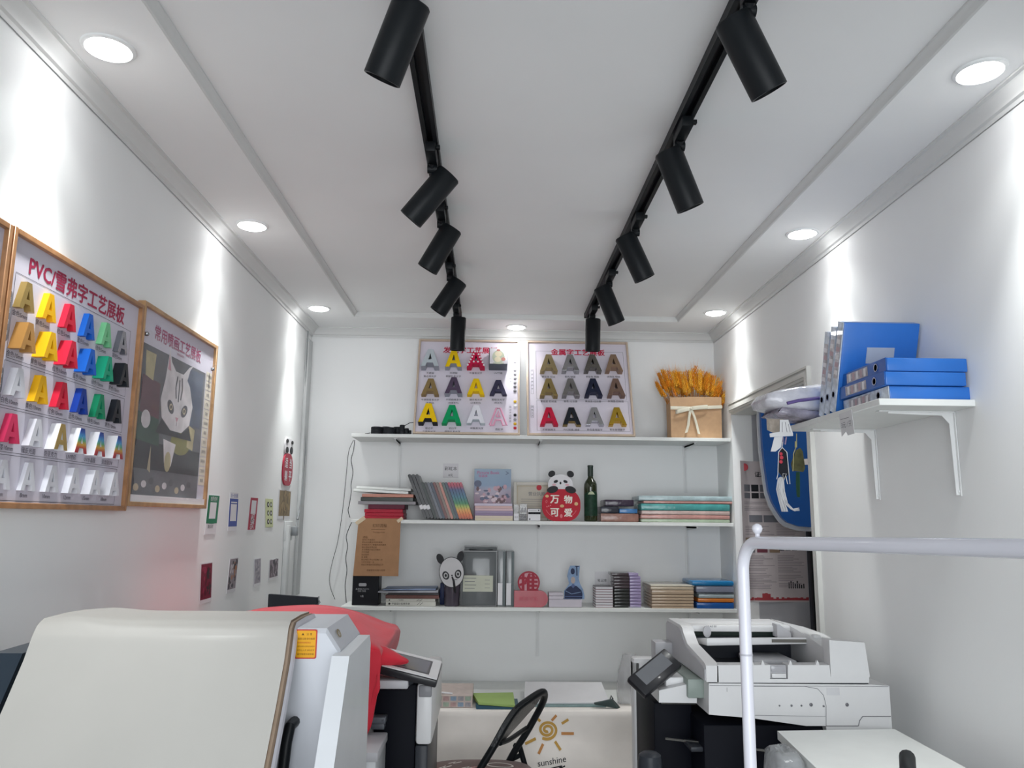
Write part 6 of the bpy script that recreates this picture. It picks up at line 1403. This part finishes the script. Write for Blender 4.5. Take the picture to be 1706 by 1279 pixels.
def cstroke(b, pts, wd):
    P = [onc(*q) for q in pts]; Q = []
    for (a, c), (d, e) in zip(P[:-1], P[1:]):
        n = 4
        for s in range(n): Q.append((a+(d-a)*s/n, c+(e-c)*s/n))
    Q.append(P[-1]); Lr, Rr = [], []
    for i, (x, z) in enumerate(Q):
        x0_, z0_ = Q[max(0, i-1)]; x1_, z1_ = Q[min(len(Q)-1, i+1)]; L = math.hypot(x1_-x0_, z1_-z0_) or 1; nx, nz = -(z1_-z0_)/L*wd/2, (x1_-x0_)/L*wd/2
        Lr.append(Vector((x+nx, cl(x+nx, z+nz)-.0025, z+nz))); Rr.append(Vector((x-nx, cl(x-nx, z-nz)-.0025, z-nz)))
    b.rows([Lr, Rr])
b = MB(); b.m(0)
sp = []
for k in range(61):
    a = math.radians(-60-k*(360*2.15)/60*-1); r = 3+13.5*k/60; sp.append((912.5+r*1.03*math.cos(a+2.2), 1218-r*.92*math.sin(-a-2.2)))
cstroke(b, sp, .0125)
for k, q in enumerate((((894, 1198), (901, 1204)), ((920, 1203), (928, 1194)), ((937, 1208), (948, 1201)), ((936, 1224), (957, 1224)), ((925, 1236), (934, 1249)), ((905, 1240), (897, 1255)), ((893, 1232), (875, 1240)), ((879, 1214), (888, 1216)))):
    b.m(k % 2); cstroke(b, q, .0125)
vs, fs, bb = glyphs('sunshine', 3); p0, p1 = onc(896, 1275), onc(943, 1267); L = math.hypot(p1[0]-p0[0], p1[1]-p0[1]); ux, uz = (p1[0]-p0[0])/L, (p1[1]-p0[1])/L; k_ = L/(bb[1]-bb[0])
V = []
for x, y in vs:
    q = (x-bb[0])*k_; h = y*k_; X_, Z_ = p0[0]+ux*q-uz*h*.6, p0[1]+uz*q+ux*h; V.append(Vector((X_, cl(X_, Z_)-.003, Z_)))
b.m(2).faces(V, fs); cstroke(b, ((908, 1281), (925, 1276), (936, 1274), (930, 1279), (941, 1274)), .006)
obj('print', b, [mat('print_ochre', '#c39a4e', .6), mat('print_amber', '#c48b55', .6), M_ink], t)
# papers on the low table
def lay2(px, m, name, label, cat, th, dz=0, group=None, extra=None, lift=0):
    P = [at(x, y, Z=TZ+.002+dz+th) for x, y in px]; c = sum(P, Vector())/len(P)
    t = thing(name, label, cat, (c.x, c.y, TZ+.002+dz), group=group)
    b = MB(); b.extr([[(p.x, p.y) for p in P]], TZ+.0022+dz, TZ+.002+dz+th); obj('sheets', b, m, t)
    if extra: extra(t, P, TZ+.002+dz+th)
    return t
def news(t, P, z):
    b = MB(); rn = random.Random(4); x0, x1 = min(p.x for p in P), max(p.x for p in P); y0 = min(p.y for p in P)
    G = BW(x0, TZ+.003, y0-.0006); w_, h_ = x1-x0, z-TZ-.003
    for r in range(2):
        for k in range(7): b.m((k+r) % 4).quad(G, w_*(.02+.14*k), w_*(.13+.14*k), h_*(.06+.5*r), h_*(.42+.5*r))
    obj('print', b, [mat('news_pink', '#b89a98', .6, noise=.2, nscale=60), mat('news_blue', '#8fa3b8', .6, noise=.2, nscale=60), mat('news_grey', '#a3a0a6', .6, noise=.2, nscale=60), mat('news_green', '#9fb0a0', .6, noise=.2, nscale=60)], t)
xa, xb = at(700, 1170, Y=4.2).x, at(787, 1170, Y=4.2).x; hN = at(750, 1158, Y=4.2).z-TZ
t = thing('newspaper_stack', 'stack of colourful printed papers at the left of the low table', 'papers', ((xa+xb)/2, 4.3, TZ))
b = MB(); b.box(xa, xb, 4.2, 4.5, TZ+.001, TZ+hN, .002, seg=1); obj('sheets', b, mat('news_base', '#cbbcb6', .6, noise=.08, nscale=30), t); news(t, [Vector((xa, 4.2, 0)), Vector((xb, 4.5, 0))], TZ+hN)
b = MB(); b.tube([(xa+.06, 4.22, TZ+hN+.004), (xa+.1, 4.23, TZ+hN+.008), (xa+.16, 4.22, TZ+hN+.004)], .005, 6); obj('loose_strip', b, M_paper, t)
P = [at(787, 1154, Y=4.42), at(855, 1153, Y=4.42), at(858, 1178, Y=4.17), at(797, 1177, Y=4.17)]
t = thing('paper_pad', 'lime green paper pad lying on the low table', 'paper pad', ((P[0].x+P[1].x)/2, 4.3, TZ))
b = MB(); z_ = TZ+.004; b.hexa([Vector((P[3].x, 4.17, z_+.018)), Vector((P[2].x, 4.17, z_+.006)), Vector((P[1].x, 4.42, z_)), Vector((P[0].x, 4.42, z_)), Vector((P[3].x, 4.17, z_+.03)), Vector((P[2].x, 4.17, z_+.018)), Vector((P[1].x, 4.42, P[1].z)), Vector((P[0].x, 4.42, P[0].z))], .001, 1); obj('green_sheets', b, mat('lime_paper', '#a8c476', .6, noise=.04), t)
b = MB(); b.hexa([Vector((P[3].x-.01, 4.168, z_-.003)), Vector((P[2].x+.02, 4.168, z_-.003)), Vector((P[2].x+.02, 4.40, z_-.003)), Vector((P[3].x-.01, 4.40, z_-.003)), Vector((P[3].x-.014, 4.168, z_+.016)), Vector((P[2].x+.02, 4.168, z_+.004)), Vector((P[2].x+.02, 4.40, z_-.001)), Vector((P[3].x-.014, 4.40, z_-.001))]); obj('folder_base', b, mat('folder_petrol', '#3a5d70', .4), t)
def box2(a, c, pt, pb, Yf, d, m, name, label, cat, bv=.001):
    xa, xb = at(a, pb, Y=Yf).x, at(c, pb, Y=Yf).x; zb = max(TZ+.001, at(a, pb, Y=Yf).z); z1 = at(a, pt, Y=Yf).z
    b = MB(); b.box(xa, xb, Yf, Yf+d, zb, z1, bv, seg=1); return tag(obj(name, b, m, base=((xa+xb)/2, Yf, zb)), label, cat)
t = thing('paper_pile', 'white paper pile over a teal folder on the low table, right of the chair', 'papers', (.5, 4.3, TZ))
xa, xb = at(880, 1170, Y=4.22).x, at(1010, 1170, Y=4.22).x
b = MB(); b.box(xa, xb, 4.22, 4.5, TZ+.001, TZ+.012, .002, seg=1); obj('folder', b, mat('folder_teal_grey', '#7f9596', .4, noise=.1), t)
b = MB(); b.hexa([Vector(p) for p in ((xa-.02, 4.24, TZ+.0125), (xb+.02, 4.24, TZ+.0125), (xb+.03, 4.6, TZ+.0125), (xa, 4.6, TZ+.0125), (xa-.02, 4.24, TZ+.02), (xb+.02, 4.24, TZ+.02), (xb+.03, 4.6, TZ+.05), (xa, 4.6, TZ+.05))], .001, 1); obj('white_sheets', b, M_paper, t)
t = thing('clip_folder', 'dark clip folder lying on the low table beside the right copier', 'folder', (.62, 4.25, TZ))
xa, xb = at(990, 1172, Y=4.2).x, at(1028, 1172, Y=4.2).x
b = MB(); b.hexa([Vector(p) for p in ((xa, 4.19, TZ+.0205), (xb, 4.19, TZ+.0205-.019), (xb+.02, 4.215, TZ+.0015), (xa, 4.215, TZ+.0205), (xa, 4.19, TZ+.026), (xb-.03, 4.19, TZ+.045), (xb-.02, 4.215, TZ+.045), (xa, 4.215, TZ+.026))], .001, 1); obj('cover', b, mat('dark_green_grey', '#3d4a4a', .35, coat=.3), t)
b = MB(); b.tube([(xb-.035, 4.2, TZ+.046), (xb-.03, 4.2, TZ+.062), (xb-.02, 4.2, TZ+.046)], .003, 6); obj('clip', b, M_black, t)
# clear bag standing near the copier
t = thing('plastic_bag', 'upright cloudy clear plastic bag on the low table behind the copier panel', 'bag', (.75, 4.3, TZ))
Fw = Frame((0, 0, 0), (0, 0, 1), (1, 0, 0))
xa, xb = at(1030, 1130, Y=4.3).x, at(1062, 1130, Y=4.3).x; zt = at(1045, 1090, Y=4.3).z
lump(Fw, [(TZ+.008, (xa, xb, 4.26, 4.36)), (TZ+.06, (xa-.005, xb, 4.25, 4.37)), (TZ+.16, (xa+.003, xb, 4.26, 4.36)), (zt-.04, (xa+.012, xb-.004, 4.28, 4.34)), (zt, (xa+.025, xb-.012, 4.30, 4.32))], mat('cloudy_plastic', '#c3c3c6', .25, noise=.1, alpha=.45, coat=.4), 'bag_body', t, .005, 8)
# ---------------------------------------------------------------- folding chair with a brown cushion
t = thing('folding_chair', 'black folding chair with an open backrest before the sun-printed cloth', 'chair', (.03, 3.56, 0))
def cv(px, Ys):
    pts = [at(x, y, Y=Y) for (x, y), Y in zip(px, Ys)]; out = []
    for i in range(len(pts)-1):
        a, c = pts[i], pts[i+1]; p0, p3 = pts[max(0, i-1)], pts[min(len(pts)-1, i+2)]
        for s in range(5):
            u = s/5; out.append(.5*((2*a)+(c-p0)*u+(2*p0-5*a+4*c-p3)*u*u+(3*a-p0-3*c+p3)*u**3))
    return out+[pts[-1]]
fr = cv([(795, 1290), (803, 1275), (822, 1244), (842, 1208), (860, 1182), (880, 1166), (899, 1154), (907, 1154), (905, 1168), (893, 1192), (876, 1222), (858, 1250), (846, 1272)], [3.40, 3.40, 3.40, 3.41, 3.43, 3.47, 3.54, 3.60, 3.65, 3.69, 3.70, 3.71, 3.72])
b = MB(); b.tube(fr, .015, 10)
a0, a1 = fr[0], fr[-1]
b.tube([fr[0], Vector((fr[0].x-.17, 3.385, .02)), Vector((fr[0].x-.172, 3.385, .0))], .0125, 10); b.tube([fr[-1], Vector((fr[-1].x-.30, 3.735, .02)), Vector((fr[-1].x-.302, 3.735, 0))], .0125, 10)
obj('back_frame', b, M_black, t)
nr = [fr[i] for i in range(10, 31)]
b = MB(); R = []
for i, p in enumerate(nr):
    k = math.sin(math.pi*i/(len(nr)-1)); d = Vector((.010+.036*k, .05+.02*k, -.014-.016*k)); q = p+d
    R.append([p+Vector((-.012, -.012, .006)), p+Vector((.004, -.016, .004)), q+Vector((.004, -.004, -.004)), q+Vector((.006, .012, .004)), p+Vector((0, .016, .012))])
b.rows(R, closed=True); b.faces(R[0], [(0, 1, 2, 3, 4)]); b.faces(R[-1], [(4, 3, 2, 1, 0)]); obj('back_pad', b, mat('black_vinyl', '#1f2124', .3, noise=.2, nscale=60, coat=.5, bump=.3, bscale=120), t, sharp=1.2)
b = MB(); b.tube(cv([(833, 1238), (848, 1232), (866, 1220), (878, 1212)], [3.42, 3.5, 3.62, 3.69]), .010, 8); obj('lower_rail', b, M_black, t)
b = MB(); q0, q1 = at(862, 1238, Y=3.72), at(874, 1279, Y=3.72); b.tube([at(858, 1242, Y=3.71), at(866, 1244, Y=3.73), at(871, 1262, Y=3.73), Vector((q1.x+.02, 3.73, .42)), Vector((q1.x+.14, 3.735, .02)), Vector((q1.x+.142, 3.735, 0))], .0125, 10); b.tube([Vector((.02, 3.395, .44)), Vector((q1.x+.12, 3.385, .02)), Vector((q1.x+.122, 3.385, 0))], .0125, 10); b.tube([at(846, 1268, Y=3.72), at(868, 1257, Y=3.73)], .010, 8); b.tube([(q1.x+.09, 3.386, .13), (q1.x+.09, 3.734, .13)], .009, 8); obj('rear_legs', b, M_black, t)
b = MB(); b.extr([rrect(-.24, .17, 3.40, 3.74, .05)], .425, .45); obj('seat', b, mat('seat_black', '#232427', .4, coat=.2), t)
t = thing('seat_cushion', 'brown cushion with white lettering on the folding chair', 'cushion', (-.03, 3.57, .45))
def cush(x, y, up=True):
    ex = max(0, 1-abs((x+.03)/.235)**3); ey = max(0, 1-abs((y-3.57)/.2)**3); k = (ex*ey)**.4
    return .455+(.062*k if up else 0)
b = MB(); R = [[Vector((-.265+.47*i/20, 3.37+.4*j/16, cush(-.265+.47*i/20, 3.37+.4*j/16))) for i in range(21)] for j in range(17)]; b.rows(R)
b.rows([[Vector((-.265+.47*i/20, 3.37+.4*j/16, .4505)) for i in range(21)] for j in (16, 0)])
for i in (0, 20): b.rows([[r[i] for r in R], [Vector((r[i].x, r[i].y, .4505)) for r in R]])
for j in (0, 16): b.rows([R[j], [Vector((p.x, p.y, .4505)) for p in R[j]]])
obj('cushion_body', b, mat('brown_fabric', '#5a3a33', .75, noise=.12, nscale=14, bump=.15, bscale=90, sheen=.3), t, sharp=1.5)
b = MB()
def cdec(pts, wd):
    Lr, Rr = [], []
    for i, (x, y) in enumerate(pts):
        x0_, y0_ = pts[max(0, i-1)]; x1_, y1_ = pts[min(len(pts)-1, i+1)]; L = math.hypot(x1_-x0_, y1_-y0_) or 1; nx, ny = -(y1_-y0_)/L*wd/2, (x1_-x0_)/L*wd/2
        Lr.append(Vector((x+nx, y+ny, cush(x+nx, y+ny)+.0015))); Rr.append(Vector((x-nx, y-ny, cush(x-nx, y-ny)+.0015)))
    b.rows([Lr, Rr])
b.m(0); cdec([(.06+.055*math.cos(a), 3.60+.03*math.sin(a)) for a in [k*math.pi/10 for k in range(21)]], .009)
for x, y in ((-.2, 3.58), (-.16, 3.63), (-.1, 3.55)): cdec([(x, y), (x+.03, y+.02), (x+.02, y-.005), (x+.055, y+.015)], .01)
b.m(1); cdec([(-.06, 3.56), (-.03, 3.57), (-.035, 3.54), (0, 3.55)], .012)
for k in range(6): b.m(0); cdec([(.06+.018*k, 3.50), (.066+.018*k, 3.515), (.072+.018*k, 3.50)], .004)
obj('print', b, [mat('cushion_white', '#ddd6cf', .7), mat('cushion_pink', '#c98f8f', .7)], t)

# ---------------------------------------------------------------- white worktop in front of the right copier
t = thing('side_table', 'white table with a slightly angled top in the right foreground, before the copier', 'table', (1.1, 2.2, 0))
tz = .86; P = [at(1295, 1217, Z=tz), at(1490, 1214, Z=tz), at(1610, 1279, Z=tz), at(1360, 1279, Z=tz)]
u = Vector((P[0].x, P[0].y)); sc = 2.60/2.79
Q = [CAM+(p-CAM)*sc for p in P]; tz = Q[0].z
dl, dr = (Q[3]-Q[0]), (Q[2]-Q[1]); L4 = [(Q[0].x, Q[0].y), (Q[1].x, Q[1].y), (Q[1].x+dr.x*1.9, Q[1].y+dr.y*1.9), (Q[0].x+dl.x*1.9, Q[0].y+dl.y*1.9)]
b = MB(); b.extr([L4[::-1]], tz-.025, tz); obj('tabletop', b, M_white, t)
for (x, y), (ox, oy) in zip(L4, ((.05, -.05), (-.05, -.05), (-.05, .05), (.05, .05))):
    b = MB(); b.box(x+ox-.018, x+ox+.018, y+oy-.018, y+oy+.018, 0, tz-.025, .002); obj('leg', b, M_cg, t)
# black chair arm in front of the table
p = at(1510, 1262, Z=tz+.09)
t = thing('office_chair', 'black chair whose arm tip shows over the white table, lower right', 'chair', (.98, 1.62, 0))
cx_, cy_ = at(1505, 1270, Y=1.86).x, 1.86; zc = at(1505, 1257, Y=1.86).z
b = MB(); b.tube([(cx_+.022, cy_+.02, zc-.01), (cx_+.012, cy_+.005, zc-.006), (cx_-.006, cy_-.03, zc-.022), (cx_-.02, cy_-.1, zc-.05), (cx_-.03, cy_-.22, zc-.07), (cx_-.03, cy_-.3, zc-.1)], [.013, .017, .017, .017, .016, .014], 12); obj('armrest', b, mat('chair_black', '#26282a', .45, noise=.1), t)
b = MB(); b.tube([(cx_-.03, cy_-.28, zc-.09), (cx_-.05, cy_-.34, .62), (cx_-.07, cy_-.34, .47)], .014, 8); obj('arm_post', b, M_black, t)
b = MB(); b.box(cx_-.40, cx_-.04, cy_-.62, cy_-.2, .43, .49, .02); obj('seat', b, mat('chair_black', '#26282a', .45), t)
b = MB(); b.tube([(cx_-.22, cy_-.35, .43), (cx_-.22, cy_-.35, .08)], .025, 10)
for k in range(5): a = k*1.2566; b.tube([(cx_-.22, cy_-.35, .09), (cx_-.22+.2*math.cos(a), cy_-.35+.2*math.sin(a), .035)], .018, 8); b.lathe([(0, -.03), (.028, -.02), (.03, 0), (.028, .02), (0, .03)], Frame((cx_-.22+.2*math.cos(a), cy_-.35+.2*math.sin(a), .0305), (1, 0, 0), (0, 0, 1)), 12)
obj('base', b, M_black, t)
# plastic bag on a carton beside the table
pb_ = at(1325, 1279, Y=2.35)
t = thing('plastic_bag', 'crumpled clear plastic bag under the edge of the white table', 'bag', (.92, 2.38, .5))
Fz2 = Frame((0, 0, 0), (0, 0, 1), (1, 0, 0))
xa, xm = at(1287, 1270, Y=2.35).x, at(1332, 1270, Y=2.35).x; zt = at(1300, 1242, Y=2.35).z; zb = at(1300, 1279, Y=2.35).z
lump(Fz2, [(.602, (xa-.03, xm+.0, 2.26, 2.44)), (.70, (xa-.03, xm+.005, 2.26, 2.44)), (zb+.03, (xa-.01, xm-.002, 2.28, 2.42)), (zb+.05, (xa, xm-.012, 2.31, 2.39)), (zt-.015, (xa, xa+.03, 2.33, 2.37)), (zt, (xa+.002, xa+.018, 2.34, 2.36))], mat('crumple_film', '#b7babd', .2, noise=.2, nscale=20, alpha=.55, coat=.6, bump=.6, bscale=25), 'bag_body', t, .006, 12)
b = MB(); b.box(.76, .98, 2.24, 2.46, 0, .598, .004); tag(obj('carton', b, mat('carton_grey', '#9b9894', .6), base=(.87, 2.35, 0)), 'plain carton under the white table carrying the clear bag', 'box')
# ---------------------------------------------------------------- white tubular rack in the right foreground
M_tube2 = mat('white_enamel_tube', '#d9d9e2', .22, noise=.01, coat=.5)
c0 = at(1236, 903, Y=1.42); e0 = at(1706, 914, Y=.83); d = (e0-c0); e = c0+d*1.35; dn = d.normalized()
t = thing('tube_rack', 'white bent-tube garment rack crossing the right foreground', 'rack', ((c0.x+e.x)/2, (c0.y+e.y)/2, 0))
rb = .05; rt = .0105
def bend(c, din, dout, r, n=8):
    """points round a corner at c"""
    return [c - din*r*(1-math.sin(a)) + dout*r*(1-math.cos(a)) for a in [math.pi/2*k/n for k in range(n+1)]]
up_, dw = Vector((0, 0, 1)), Vector((0, 0, -1))
foot0 = Vector((c0.x, c0.y, .03)); foot1 = Vector((e.x, e.y, .03))
path = [foot0, Vector((c0.x, c0.y, .8))] + bend(c0, up_, dn, rb) + [c0+dn*.2, c0+dn*.4] + bend(e, dn, dw, rb) + [Vector((e.x, e.y, .8)), foot1]
b = MB(); b.tube(path, rt, 14); obj('frame_tube', b, M_tube2, t, sharp=1.2)
zj = at(1238, 1090, Y=1.42).z; b = MB(); b.tube([(c0.x, c0.y, zj-.0015), (c0.x, c0.y, zj+.0015)], rt+.0008, 14); obj('joint_ring', b, mat('joint_grey', '#b5b5bd', .3), t)
kp = c0+dn*.055+Vector((0, 0, rt)); b = MB(); b.lathe([(.004, -.002), (.004, .004), (.0075, .008), (.009, .013), (.0075, .018), (.003, .021), (0, .0215)], Frame(kp, (1, 0, 0), (0, 1, 0)), 16); obj('knob', b, M_tube2, t)
sd_ = Vector((dn.y, -dn.x, 0))
for f_ in (foot0, foot1):
    b = MB(); b.tube([f_-sd_*.16+Vector((0, 0, -.018)), f_+sd_*.16+Vector((0, 0, -.018))], .0115, 10); b.tube([f_+Vector((0, 0, -.018)), f_+Vector((0, 0, .02))], .0115, 10); obj('foot', b, M_tube2, t)
